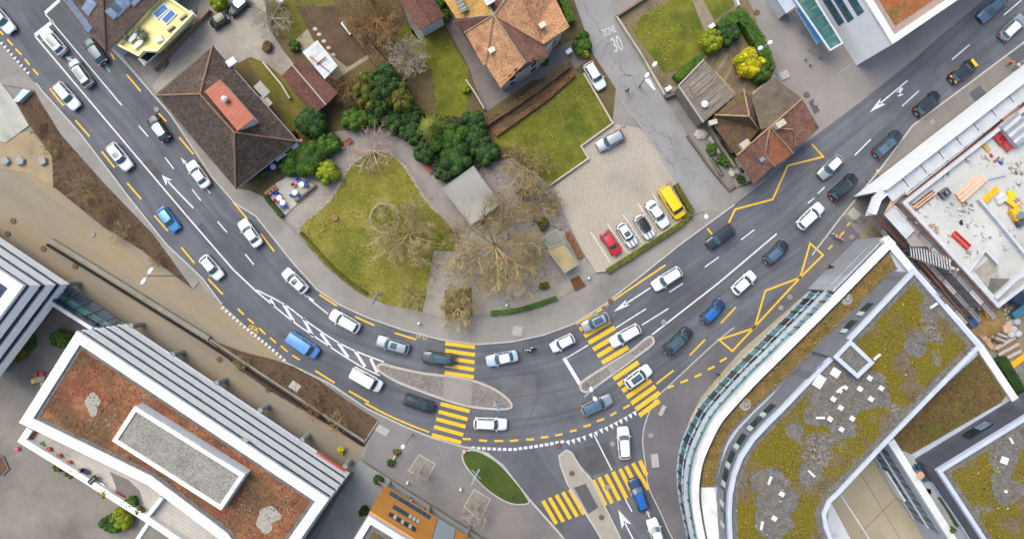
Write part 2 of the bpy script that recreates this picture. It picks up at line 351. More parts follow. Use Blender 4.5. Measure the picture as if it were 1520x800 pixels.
zone('terrace_paving', [(-40,205),(45,196),(78,230),(80,277),(45,258),(0,250),(-40,250)], 0.06, mat('brown_paving', '8d7b63', '9b886e', '7a6c5b', 0.5, 0.9, famt=0.15), 0.3)
zone('gravel_courtyard', [(-60,860),(-60,330),(60,440),(150,480),(250,560),(400,860)], 0.02, CGRAV, 0.3)
zone('paved_court', [(538,683),(560,697),(620,738),(724,800),(760,860),(380,860),(470,800),(523,692)], 0.1, CONC, 0.3)
zone('earth_bank', [(22,152),(52,135),(60,150),(91,200),(154,271),(228,348),(287,429),(264,412),(209,370),(154,337),(80,277),(78,232),(45,187)], 0.14, DIRT, 0.4)
zone('earth_bank', [(308,502),(357,521),(400,532),(435,543),(471,562),(517,595),(561,623),(541,662),(407,583),(355,548)], 0.14, DIRT, 0.4)
zone('garden_ground', [(262,42),(280,30),(330,-30),(700,-30),(845,-20),(881,82),(914,132),(909,184),(862,219),(873,236),(814,277),(860,365),(885,405),(828,444),(780,462),(727,466),(660,473),(627,463),(572,452),(534,436),(490,400),(444,340),(418,325),(395,292),(350,280),(300,222),(232,142)], 0.02, mat('garden_ground', '54482f', '61553a', '453c2a', 0.5, 1.0, famt=0.4, fscale=3, bump=0.6))
zone('gravel_yard', [(245,75),(290,30),(300,-10),(392,-10),(398,40),(420,75),(436,95),(418,113),(395,95),(372,85),(345,98),(316,68),(232,140),(226,128),(252,95)], 0.028, GRAVEL)
zone('lawn', [(365,85),(385,92),(418,113),(456,160),(472,185),(440,215),(400,150)], 0.036, GRASS2)
zone('vegetable_bed', [(440,10),(500,10),(549,80),(515,100),(465,60),(455,40)], 0.045, SOIL)
zone('lawn', [(395,-10),(500,-10),(495,5),(465,38),(440,60),(420,55)], 0.033, GRASS2)
zone('garden_path', [(436,62),(465,36),(470,42),(519,99),(549,79),(553,84),(518,106),(500,120),(478,110)], 0.041, mat('path_slabs', '958a74', '7f7765', None, 1, .9))
zone('lawn', [(622,59),(655,38),(675,70),(695,102),(697,150),(690,172),(668,176),(650,176),(647,148),(641,104),(600,66),(578,63),(600,36),(612,44)], 0.04, GRASS)
zone('side_path', [(658,30),(676,24),(680,40),(743,131),(776,100),(800,85),(850,60),(866,64),(872,90),(845,110),(790,120),(724,165),(716,160),(697,102)], 0.045, mat('dark_path', '69615f', '777070', '5c5555', .5, .92, famt=.15))
zone('house_apron', [(592,-10),(612,50),(622,60),(660,38),(665,20),(655,20)], 0.04, mat('apron', '726c6a', '807a77', None, .5, .9))
zone('lawn', [(848,110),(866,110),(909,184),(862,219),(873,236),(814,277),(798,252),(775,225),(735,215),(735,203),(760,187),(815,154)], 0.05, GRASS)
# the little park
lawn = smooth([(444.6,340),(460,324),(490,296),(506,271),(520,247),(545,228),(567,225),(583,230),(600,247),(616,271),(636,302),(660,324),(674,343),(678,365)], 4) + [(678,374),(644,372),(636,420),(627,463),(572,452),(534,436),(490,400),(460,370)]
park = [(395,295),(430,255),(440,225),(500,195),(560,190),(640,215),(660,260),(703,246),(760,235),(820,275),(860,365),(885,405),(828,444),(727,466),(660,473),(627,463),(444,340),(418,325)]
zone('park_path', park, 0.03, PINKP)
zone('plaza', [(644,371),(679,373),(700,345),(745,335),(800,330),(840,345),(884,405),(828,445),(780,463),(727,467),(660,473),(627,463),(636,420)], 0.036, FLAG)
zone('forecourt_gravel', [(418,325),(400,300),(440,262),(480,272),(500,265),(490,292),(460,322),(444,339)], 0.035, GRAVEL)
zone('park_lawn', lawn, 0.06, mat('park_grass', '5f6118', '82783a', '4d5714', 0.22, 1.0, famt=0.5, fscale=3.0, scale3=0.1, bump=0.8))
zone('tree_square', [(660,431),(700,427),(702,471),(661,475)], 0.05, mat('rough_grass', '4c4a1c', '5e5226', None, 1, 1, famt=.4, fscale=4, bump=.8))
zone('planting_bed', [(846,415),(859,409),(870,425),(854,432)], 0.15, mat('red_groundcover', '6e4026', '54391f', '3f4a1c', 2, 1, famt=.4, fscale=6, bump=.8))
zone('earth_strip', [(724,180),(846,90),(860,112),(815,140),(760,172),(733,205)], 0.055, mat('dead_bank', '5f4839', '70563f', None, 1, 1, famt=.4, fscale=4, bump=.8))
zone('green_bed', smooth([(688,671),(707,668),(737,684),(762,710),(780,734),(784,746),(757,746),(726,728),(702,704),(689,686)], 3, True), 0.2, mat('bed_grass', '37481a', '44531f', '2e3c18', 0.8, 1, famt=.4, fscale=4, bump=.8))
e = MB(); e.ribbon(GP(smooth([(688,671),(707,668),(737,684),(762,710),(780,734),(784,746),(757,746),(726,728),(702,704),(689,686)], 3, True)), 0.2, 0, 0.23, closed=True); struct(e, 'bed_edging', KERB)
# gardens right of the side road
zone('garden_ground', [(914,28),(960,0),(990,-20),(1100,-20),(1120,20),(1140,100),(1147,114),(1191,147),(1118,274),(1085,283),(1075,270),(1040,215),(1005,128),(985,130)], 0.024, mat('garden_ground_b', '6a5d49', '796b54', '574c3c', 0.5, 1.0, famt=0.35, fscale=3, bump=0.6))
zone('lawn', [(939,47),(952,25),(1007,-5),(1025,-5),(1046,50),(1038,77),(1020,95),(999,107),(985,108)], 0.05, GRASS)
zone('lawn', [(1040,-5),(1087,-5),(1090,8),(1076,20),(1060,30)], 0.05, GRASS)
zone('garden_path', [(1024,-5),(1042,-5),(1060,32),(1048,50)], 0.046, mat('gravel_path', '857a68', '756b5c', None, 1, .95))
zone('garden_patio', [(1052,75),(1100,62),(1120,100),(1147,114),(1114,143),(1090,139),(1060,100)], 0.044, rows(mat('patio_planks', '6d5f4d', '7d6f5b', None, .5, .9), 2.5, .5, 60))
zone('house_yard', [(990,150),(1007,130),(1044,182),(1075,240),(1090,262),(1110,272),(1080,284),(1050,245)], 0.03, ASPL)
# islands
def island(pts, segs, name='traffic_island'):
    o = smooth(pts, 4, True); mb = MB(); mb.prism(GP(o), -0.2, 0.12); struct(mb, name, COBB)
    e = MB(); e.ribbon(GP(o), 0.34, -0.1, 0.135, closed=True); struct(e, 'island_kerb', mat('island_kerb', '9d9894', 'aaa5a1', None, 2, .85, famt=.15))
island([(561,548),(567,540),(589,545.5),(627,553.5),(659,557.5),(702,565),(729,575),(748,587),(759,599),(755,606),(732,606.5),(699,603),(658,592),(614,576),(585,564)], 0)
island([(861.5,574),(866,565),(900,543),(936,521),(962,500),(970,505),(966,513),(942,531),(907,557),(875,579.5),(865,580)], 0)
mb = MB(); mb.prism(GP([(659,558),(702,565.2),(699,602.5),(658,591.5)]), 0, 0.139); struct(mb, 'island_crossing', PAVE)
mb = MB(); mb.prism(GP([(900,543.3),(936,521.3),(942,530.6),(907,556.6)]), 0, 0.139); struct(mb, 'island_crossing', PAVE)
isl = smooth([(840,668),(848,671),(856,684),(866,698),(878,712),(897,750),(922,800),(945,850)], 3) + [(915,850),(893,800),(870,761),(842,717),(832,690),(830,676)]
mb = MB(); mb.prism(GP(isl), -0.2, 0.12); struct(mb, 'traffic_island', mat('island_concrete', '8b8880', '97948b', '7a776f', .5, .9, famt=.18))
e = MB(); e.ribbon(GP(isl), 0.25, -0.1, 0.135, closed=True); struct(e, 'island_kerb', KERB)
mb = MB(); mb.prism(GP([(852,723),(869,717),(888,752),(873,762)]), 0, 0.139); struct(mb, 'island_crossing', DASPH)
# patches of newer asphalt, gutters, crack seals
mb = MB()
for q in ([(1284,267),(1298,252),(1316,276),(1300,290)], [(1437,140),(1453,127),(1465,141),(1449,154)], [(1493,82),(1515,65),(1530,80),(1508,96)]):
    mb.prism(GP(q), 0.0, 0.1265)
struct(mb, 'asphalt_patch', DASPH)
mb = MB()
for q in ([(1200,152),(1207,147),(1217,165),(1209,170)], [(1278,306),(1292,300),(1290,317),(1272,322)]): mb.prism(GP(q), -0.01, 0.0085)
struct(mb, 'asphalt_patch', DASPH)
mb = MB()
rnd = random.Random(4)
CR = [[(868,5),(872,20),(884,33),(890,46),(897,55)],[(890,46),(900,44),(906,58),(898,72)],[(886,72),(893,62),(905,66)],[(898,72),(893,85),(884,92)],[(905,78),(912,90),(920,95),(922,105)],[(912,92),(908,104)],[(920,100),(930,112),(937,112),(944,128),(956,140)],[(937,112),(925,112),(917,120)],[(944,118),(950,110)],[(918,128),(934,130)],[(952,135),(960,142)],
      [(940,163),(952,172),(946,178),(958,188)],[(965,185),(972,195),(960,200),(974,215),(980,222)],[(980,200),(992,205),(999,215)],[(962,210),(975,222),(985,226)],[(990,222),(1001,225),(1005,240),(995,243),(990,232)],[(983,235),(998,245),(1003,256)],[(1011,236),(1020,235),(1025,243)],[(1015,262),(1030,255),(1028,270)],[(1040,276),(1055,268)],[(930,150),(938,145),(942,138)],[(974,200),(986,196),(995,206),(1000,200)],
      [(1280,170),(1240,120)],[(1316,244),(1340,222),(1400,172)],[(760,520),(790,560),(800,600)],[(1000,560),(1040,520)]]
for c in CR[:22]:
    pts = GP(smooth(c, 5)); pts = [(x + rnd.uniform(-.12, .12), y + rnd.uniform(-.12, .12)) for x, y in pts]
    mb.ribbon(pts, 0.075, 0.006)
struct(mb, 'crack_sealing', TAR)
mb = MB(); mb.ribbon(GP([(914,135),(930,160),(962,200),(997,262)]), 0.14, 0.010); mb.ribbon(GP([(1242,111),(1269,91)]), 0.2, 0.0095)
struct(mb, 'gutter', mat('gutter', '8f8c86', None, None, 1, .9))

# ---------------------------------------------------------------- painted markings (6 mm above the road)
ZM = 0.0135
wl = MB(); yl = MB()
def ln(mb, a, b, w=0.18): mb.ribbon([G(*a), G(*b)], w, ZM)
def pl(mb, pts, w=0.18, sm=0): mb.ribbon(GP(smooth(pts, sm) if sm else pts), w, ZM)
pl(wl, [(52,54),(192,220),(275,318),(346,400),(380,432),(403,451)], .22)
ln(wl, (67,21), (181,157)); ln(wl, (52,53), (79,32), .55); ln(wl, (67,20), (89,0), .5)
for a in [((206,187),(220,203)),((245,234),(258,251)),((285,281),(298,298)),((323,329),(337,345)),((364,377),(377,393)),((458,443),(487,466)),((155,96),(163,108)),((1046,396.6),(1067,381.5)),((1100,356),(1119.7,341)),((993.7,433.5),(1013.8,420.6)),
          ((1199,302),(1209,294)),((1213.5,288),(1224,278)),((1268.5,231),(1292.6,207)),((1339,158),(1364,135)),((1413,89),(1439,67)),((1490,23),(1516,1)),((914,486.6),(958.8,458.3)),((952.5,482.5),(992.3,457.7)),((881.8,645),(908.5,698)),((927.7,739.5),(938,758.7)),((869,761.5),(893,800)),((893,800),(905,825)),((897,750),(922,800))]: ln(wl, *a)
pl(wl, [(967.6,496.8),(1066.6,420),(1153,347)], .22)
pl(wl, [(380,430),(421,451),(457,478),(495,504),(528,521),(570,537)], .2, 3); pl(wl, [(402,450),(435,477),(471,502),(512,529),(542,547),(564,557)], .2, 3)
for a in [((401,444),(407,454)),((421,452),(436,477)),((450,472),(465,500)),((476,494),(491,515)),((502,509),(517,530)),((527,521),(542,544)),((550,532),(560,553))]: ln(wl, *a, .42)
ln(wl, (837,531), (861.5,571), .55); ln(wl, (839.5,532), (873,512))
def arrow(tip, tail, w=0.2, hl=28, ang=None, hw=6):
    t = Vector(G(*tip)); q = Vector(G(*tail)); d = (q - t).normalized(); n = Vector((-d.y, d.x)); L = hl / 10
    wl.ribbon([tuple(t + d * L * .7), tuple(q)], w, ZM)
    for s in (1, -1): 
        a = t + d * L + n * s * hw / 10; b = t + d * L * .8 + n * s * .1
        v = [(t.x, t.y, ZM), (a.x, a.y, ZM), (b.x, b.y, ZM), ((t + d * L * .8).x, (t + d * L * .8).y, ZM)]
        wl.add(v, [(0, 1, 2, 3) if s < 0 else (3, 2, 1, 0)])
arrow((240,260), (287,309), .22, 16); arrow((268,234), (312,287), .2, 12, hw=3); arrow((448,435), (466,446), .2, 10, hw=3); arrow((917.5,756), (940,800), .2, 28, hw=8); arrow((910.6,462.7), (965.7,427), .2, 26, hw=5)
arrow((1291,167), (1347,120), .22, 26, hw=6); ln(wl, (1337,130), (1333,141), .3); arrow((1333,144), (1340,131), .2, 7, hw=6)
arrow((959,754), (968,777), .2, 10, hw=3); arrow((97,85), (108,90), .3, 8, hw=4); arrow((154,92), (163,107), .2, 8, hw=3)
def teeth(pts, size, up):
    """a row of shark teeth"""
    for (x, y, dx, dy) in pts:
        d = Vector((dx, dy)).normalized(); n = Vector((-d.y, d.x)) * up; c = Vector((x, y)); s = size / 2
        q = [G(*(c - d*s)), G(*(c + d*s)), G(*(c + n*size*1.25))]
        a = (q[1][0]-q[0][0])*(q[2][1]-q[0][1])-(q[1][1]-q[0][1])*(q[2][0]-q[0][0])
        if a < 0: q = q[::-1]
        wl.add([(x_, y_, ZM) for x_, y_ in q], [(0, 1, 2)])
teeth([(1+i*4.9, 66+i*5.5, 1, 1.1) for i in range(9)], 4.5, -1)
T2 = smooth([(332,455),(363,482),(396,513),(423,533)], 6); T2 = T2[::1]
teeth([(332+i*5.35, 455+i*4.6+1.2*math.sin(i*.35), 5.35, 4.6) for i in range(18)], 4.8, 1)
T3 = [(300,275),(328,268),(357,260),(386,250),(422,237),(450,227),(478,212),(506,202),(533,188),(558,175),(583,162),(610,148),(635,133),(658,118)]
teeth([(760+x/3.637, 578+y/3.637, 28, -11 - i*.4) for i, (x, y) in enumerate(T3)], 6.3, 1)
teeth([(1044,334,1,-.7),(1052,328,1,-.7),(1058,325,1,-.7)], 5, -1)
for i in range(18):
    t = i / 17; x = 700 + t * 132; y = 664.5 + 2.5*math.sin(t*math.pi) - max(0, t-.45)*16; ln(wl, (x, y), (x + 5.2, y - (0.3 if t < .5 else .9)), .42)
for a in [((877,544),(904,590)),((902,532),(930,581)),((925,519),(954,562)),((947,502),(976,545)),((969,487),(990,525))]:
    wl.ribbon([G(a[0][0], a[0][1]), G(a[1][0], a[1][1])], .14, ZM) if a[0] in ((877,544),(902,532)) and False else None
for a in [((877,544.5),(906,589.5)),((901.5,532),(930.5,575)),((925,519),(954,561)),((947,502),(976,541)),((969,488),(993,523))]: pass
# parking bay lines on the setts
ps = MB()
for a in [((877,544),(0,0))]: pass
for (a, b) in [((425,525),(530,690)),((515,480),(620,635)),((600,432),(705,585)),((680,370),(775,525)),((760,320),(800,385))]:
    ps.ribbon([G(760+a[0]/3.637, 200+a[1]/3.637), G(760+b[0]/3.637, 200+b[1]/3.637)], .12, 0.009)
struct(ps, 'parking_markings', WHITEP)
# yellow edge lines, bus zigzags
for a in [((165,80),(170,89)),((188,111),(209,136)),((236,169),(247,181)),((266,204),(287,229)),((307,252),(327,276)),((346,300),(367,325)),((387,347),(407,373)),((474,437),(500,454)),((527,470),(556,483)),((586,494),(618,504)),((11,59),(19,68)),((23,73),(32,82)),((37,88),(44,97)),((49,103),(57,112)),((0,47),(5,52)),((74,132),(94,157)),((112,179),(133,203)),((151,225),(170,249)),((189,272),(210,296)),((229,320),(249,343)),((269,367),(289,391)),((309,414),(331,437)),
          ((353,458),(362,467)),((368,473),(377,480)),((385,487),(394,496)),((401,501),(410,509)),((417,513),(427,522)),((434,527),(445,534)),((468,550),(497,568)),((518,580),(548,597)),((1023.4,527.3),(1046.5,504)),((1070,479.7),(1092,455.8)),((974,569.6),(999.8,549.3)),
          ((1257.5,335.5),(1263.8,328)),((1247,350),(1253,344)),((1229.4,370),(1235.5,364)),((1281,298),(1286,288.5)),((1267.6,315.5),(1274,308.6)),((1288,277),(1292,277)),((1299,258),(1303,252))]: ln(yl, *a, .24)
for a in [((687,651),(699,651.5)),((711,653),(723,654)),((734,654),(747,654)),((757,654),(769,653)),((781,652),(793,651.5)),((803,649),(814,648)),((824,646),(835,644)),((846,640),(856,638)),((866,633),(877,630)),((886,625),(897,621)),((906,616.5),(915,611.6)),((925,606),(935,600.6)),((991,575.4),(1000,572)),((1010,567.7),(1021,563.6)),((1031,559.5),(1041,555)),((1050.6,548.5),(1060.5,543.5)),((1068.5,536.7),(1078.4,531))]: ln(yl, *a, .3)
pl(yl, [(542,598),(572,614),(608,630),(637,641)], .24, 3); ln(yl, (897.5,454), (988,393.3), .24)
pl(yl, [(1050,339),(1057,348)], .26); pl(yl, [(1081.7,330.6),(1091.3,310.8),(1147,296),(1169.5,246),(1222,233),(1205,214)], .26)
BT = [(1202.5,361.4),(1221.7,378.5),(1187.7,412),(1087,521),(1067.4,504),(1120,486.6),(1136,431.5),(1187.7,412)]
yl.ribbon(GP(BT), .26, ZM, closed=True)
def bike(c, rot):
    M = lambda x, y: (lambda v: (v[0] + x*math.cos(rot)-y*math.sin(rot), v[1] + x*math.sin(rot)+y*math.cos(rot)))(G(*c))
    for s in (-.5, .5):
        yl.ribbon([M(s + .3*math.cos(t), .3*math.sin(t)) for t in (k*math.pi/6 for k in range(12))], .09, ZM, closed=True)
    for a, b in (((-.5,0),(-.2,.5)),((-.2,.5),(.35,.5)),((.35,.5),(.5,0)),((-.5,0),(0,0)),((0,0),(.35,.5)),((.3,.7),(.35,.5))): yl.ribbon([M(*a), M(*b)], .08, ZM + .0005)
bike((376,489), R(-45)); bike((626,499), R(-15))
struct(wl, 'road_markings_white', WHITEP); struct(yl, 'road_markings_yellow', YELP)
# pedestrian crossings
def crossing(bars, w):
    mb = MB()
    for a, b in bars: mb.ribbon([G(*a), G(*b)], w, ZM + 0.004)
    struct(mb, 'pedestrian_crossing', YELP)
crossing([((661,509.5),(705,515)),((661,520),(705,526.5)),((660.5,531),(704.5,537.5)),((660,541.5),(704,548.5)),((660,553),(703.5,559.5))], .56)
crossing([((654,599),(697,610)),((651,610.5),(694,622)),((647.5,621.5),(691,633)),((644.5,633),(687.5,645)),((641,645),(684.5,656.5))], .56)
z3 = lambda x, y: (760 + x/3.637, 400 + y/3.637)
crossing([(z3(342+24*i, 288+35.9*i), z3(483+24*i, 208+35*i)) for i in range(7)] + [(z3(548+24*i - (5 if i == 6 else 0), 590+33*i), z3(682+23*i - (25 if i == 6 else 0), 500+32.5*i + (12 if i == 6 else 0))) for i in range(7)], .66)
z4 = lambda x, y: (760 + x/3.637, 580 + y/3.637)
crossing([(z4(*a), z4(*b)) for a, b in [((437,480),(505,617)),((470,465),(540,605)),((507,450),(580,590)),((545,435),(618,578)),((583,420),(655,562)),((615,405),(690,548)),((652,390),(735,530)),((690,375),(727,455))]], .56)
crossing([(z4(*a), z4(*b)) for a, b in [((167,592),(240,716)),((202,575),(277,705)),((239,560),(315,690)),((275,545),(352,677)),((311,530),(388,664))]], .56)
# TEMPO-30 painting on the side road: "30" with the word ZONE above it, as on the street
def ground_text(txt, c, size, rot, sx=1.0):
    cu = bpy.data.curves.new('t', 'FONT'); cu.body = txt; cu.size = size; cu.align_x = 'CENTER'; cu.align_y = 'CENTER'; cu.offset = 0.035 * size / 2
    o = bpy.data.objects.new('t', cu); COL.objects.link(o); dg = bpy.context.evaluated_depsgraph_get(); me = bpy.data.meshes.new_from_object(o.evaluated_get(dg))
    bpy.data.objects.remove(o); vs = [v.co.copy() for v in me.vertices]; mb = MB(); x0, y0 = G(*c)
    mb.add([(x0 + v.x*sx*math.cos(rot) - v.y*math.sin(rot), y0 + v.x*sx*math.sin(rot) + v.y*math.cos(rot), ZM) for v in vs], [tuple(p.vertices) for p in me.polygons]); return mb
struct(ground_text('30', (916,67), 3.1, R(20), .52), 'speed_marking', FADED)
struct(ground_text('ZONE', (904,47), 1.5, R(22), .5), 'zone_marking', FADED)
mb = MB(); q = [(956,118),(964,116.5),(974,134),(970,134)]; mb.prism(GP(q), 0, .011); struct(mb, 'white_triangle_marking', WHITEP)
# manhole covers, gullies: flush parts of the ground
mh = MB(); mh2 = MB(); gl = MB()
for (x, y, z) in [(75,144,0),(138,418,0)]: pass
for (x, y) in [(20,328),(12,347),(65,369),(112,395),(326,533),(398,578),(632,757),(849,702),(893,767),(906,447),(1123,19),(1197,141),(829,661)]: mh.lathe((*G(x, y), 0), [(.42, -.1), (.42, .131), (.38, .134)], 14)
for (x, y) in [(233,163),(138,348),(374,290),(376,303),(623,483),(822,468),(884,466),(985,478),(909,658),(901,723),(1062,310),(1211,154),(1383,182),(1264,352),(1275,328),(1172,441),(1159,457),(966,646),(925,186)]: mh2.lathe((*G(x, y), 0), [(.4, -.1), (.4, .132), (.36, .135)], 14)
for (x, y, w, h, a) in [(568,638,1.9,1.1,-28),(983,609,.6,1.6,-27),(972,683,1.1,2.0,5),(1267,318,1.6,1.4,-42),(768,491,1.4,1.4,-8),(438,573,1.5,1.2,-36),(1164,112,1.2,1.2,25)]:
    gl.box((*G(x, y), .075), (w, h, .155), R(a))
struct(mh, 'manhole_covers_rusty', mat('rusty_iron', '5b4238', '6b4c40', None, 3, .8)); struct(mh2, 'manhole_covers_grey', mat('grey_iron', '8a8782', '777470', None, 3, .8)); struct(gl, 'gully_gratings', mat('grating', 'a5a39f', '8c8a86', None, 4, .8))
# ================================================================= buildings
def W3(l): return [G(*p) for p in l]
def cen(poly, z=0):
    return (sum(p[0] for p in poly)/len(poly), sum(p[1] for p in poly)/len(poly), z)
def on_wall(px, py, A, B):
    """the point of the vertical wall through A,B (world xy) that the survey shows at (px,py)"""
    g = P(px, py, 0); d = Vector((B[0]-A[0], B[1]-A[1])); L = d.length; d /= L; n = Vector((d.y, -d.x))
    k = (n.x*A[0] + n.y*A[1]) / (n.x*g.x + n.y*g.y); z = H*(1-k); p = (g.x*k, g.y*k)
    return (p[0]-A[0])*d.x + (p[1]-A[1])*d.y, z
def wall_quad(mb, A, B, s0, s1, z0, z1, th=0.06, out=0.03, mi=0):
    """a panel on the wall A-B, from s0 to s1 metres along it, standing proud by out"""
    d = Vector((B[0]-A[0], B[1]-A[1])); d.normalize(); n = Vector((d.y, -d.x))
    c = Vector((A[0], A[1])) + d*(s0+s1)/2 + n*(out - th/2)
    mb.box((c.x, c.y, (z0+z1)/2), (abs(s1-s0), th, z1-z0), math.atan2(d.y, d.x), mi); return mb
def window(t, A, B, s0, s1, z0, z1, fm, gm, out=0.05):
    f = part(wall_quad(MB(), A, B, s0-.08, s1+.08, z0-.08, z1+.08, .1, out), 'window', fm, t)
    sub(wall_quad(MB(), A, B, s0, s1, z0, z1, .04, out + .025), 'pane', gm, f, t); return f
def roof(t, facets, m, name='roof', thick=0.22, pts3=False, world=None):
    vs, fs, uvs = [], [], []
    off = Vector(t['base']) if t is not None and t.get('world') else Vector((0, 0, 0))
    for f in facets:
        p = [Vector(q) if pts3 else P(*q) for q in f]; n = Vector((0, 0, 0))
        for i in range(len(p)): n += p[i].cross(p[(i+1) % len(p)])
        if n.z < 0: p = p[::-1]; n = -n
        n.normalize(); u = Vector((0, 0, 1)).cross(n)
        u = u.normalized() if u.length > 1e-3 else Vector((1, 0, 0)); v = n.cross(u)
        b = len(vs); vs += [q - off for q in p]; fs.append(tuple(range(b, b + len(p)))); uvs += [(q.dot(u), q.dot(v)) for q in p]
    me = bpy.data.meshes.new(name); me.from_pydata([tuple(v) for v in vs], [], fs); me.materials.append(m)
    ul = me.uv_layers.new(name='UVMap')
    for l in me.loops: ul.data[l.index].uv = uvs[l.vertex_index]
    o = bpy.data.objects.new(name, me); link(o, t)
    md = o.modifiers.new('s', 'SOLIDIFY'); md.thickness = thick; md.offset = -1
    return o
def lines(mb, segs, r=0.12, dz=0.05):
    for a, b in segs: mb.tube(P(*a) + Vector((0, 0, dz)), P(*b) + Vector((0, 0, dz)), r, n=6)
    return mb
def building(name, label, cat, poly, z=0, group=None): 
    c = cen(poly); return thing(name, label, cat, (c[0], c[1], z), world=True, group=group)
def walls(t, poly, z0, z1, m, ins=0, name='wall'):
    p = inset(poly, ins) if ins else poly
    return part(MB().prism(p, z0, z1), name, m, t)
PLW = mat('white_render', 'c9c9cb', 'bdbdc0', None, 0.4, 0.8, famt=0.05)
WHT = mat('white_coping', 'd8d9dc', 'cccdd1', 'b4b4b3', 0.5, 0.6, famt=0.06)
LBL = mat('pale_blue_coping', 'a7afc4', 'b5bbcc', None, 0.6, 0.5, famt=0.06)
NAVY = mat('navy_glass_shade', '12233d', '1c3150', None, 0.8, 0.15, famt=0.1)
GLS = mat('dark_glass', '141d26', '24303a', None, 1.2, 0.08, famt=0.1)
TEAL = mat('teal_glass', '3c6a68', '27494c', '5a8782', 0.9, 0.1, famt=0.2, fscale=2)
BLUG = mat('blue_glass', '25607f', '1a4664', None, 1.1, 0.12, famt=0.15)
SKYG = mat('rooflight_glass', '7f8fa6', '5d6f8b', None, 1.4, 0.12, famt=0.1)
STEEL = mat('steel', 'a0a3a8', '8f9298', None, 1, 0.4, 0.6, famt=0.05)
DKM = rows(mat('dark_metal_cladding', '6d6f7c', '757784', None, 0.5, 0.55, metal=.2, famt=0.06), 30, .5, 43, .03, .8, vary=.02)
DKM2 = rows(mat('dark_metal_cladding_b', '4f5260', '565967', None, 0.5, 0.55, metal=.2, famt=0.06), 30, .5, 30, .03, .8, vary=.02)
CREAM = mat('cream_render', 'dcd092', 'd0c386', None, 0.4, 0.85, famt=0.06)
BRN = rows(mat('brown_tiles', '52433d', '5f4e46', '453936', 0.5, 0.9, famt=0.25, fscale=6, coord='uv', band3=(.55, .62)), .3, .36, 0, .03, .55, uv=True, vary=.25)
BRN2 = rows(mat('dark_brown_tiles', '473c36', '55473f', '675c4e', 0.6, 0.9, famt=0.4, fscale=4, coord='uv', band3=(.58, .75)), .34, .42, 0, .05, .42, uv=True, vary=.4)
REDB = rows(mat('red_brown_tiles', '623f38', '6f4940', '503734', 0.6, 0.9, famt=0.25, coord='uv'), .3, .4, 0, .03, .6, uv=True, vary=.25)
ORG = rows(mat('orange_tiles', 'b07a58', 'c29872', '986249', 0.7, 0.9, famt=0.3, fscale=5, coord='uv', band3=(.55, .72), scale3=.6), .2, .3, 0, .03, .6, uv=True, vary=.3)
ORGY = rows(mat('lichen_orange_tiles', 'b9824c', 'b59a55', '9c7a4a', 0.5, 0.9, famt=0.3, coord='uv'), .2, .3, 0, .03, .6, uv=True, vary=.3)
RED = rows(mat('weathered_red_tiles', '6f4a3c', '8f6656', '54423b', 1.1, 0.9, famt=0.35, coord='uv', band3=(.5, .68)), .2, .3, 0, .03, .6, uv=True, vary=.3)
MOS = rows(mat('mossy_tiles', '553f36', '654a3e', '58541a', 0.7, 0.95, famt=0.4, coord='uv', band3=(.52, .62), scale3=.45), .22, .3, 0, .03, .6, uv=True, vary=.3)
SED_R = mat('red_sedum', '704230', '84593e', '5a4530', 0.35, 1.0, famt=0.65, fscale=2.2, bump=1.0, band3=(.45, .62), scale3=.22, band=(.42, .58))
SED_O = mat('orange_sedum', '86492c', '965f3a', '66542a', 0.7, 1.0, famt=0.4, fscale=3, bump=1.0, band3=(.5, .66), scale3=.6)
SED_B = mat('brown_sedum', '55432a', '66532f', '50501e', 0.5, 1.0, famt=0.6, fscale=2.6, bump=1.0, band3=(.5, .68))
SED_G = mat('golden_grass', '5d4c2a', '786338', '55531f', 0.7, 1.0, famt=0.6, fscale=3.2, bump=1.0, band3=(.55, .7))
GRV = mat('roof_gravel', '625f5d', '6c6967', '575452', .8, 0.95, famt=0.75, fscale=5, bump=1.0, band3=(.4, .7), scale3=1.2)
MOSS = mat('roof_moss', '6f6a10', '837a14', '575312', 0.5, 1.0, famt=0.4, fscale=3, bump=1.0, band3=(.5, .65), scale3=.5)
WOODF = rows(mat('orange_wood', 'c98435', 'd4924a', 'bd7629', 0.7, 0.7, famt=0.1), 9, .22, -32, .02, .75, vary=.06)
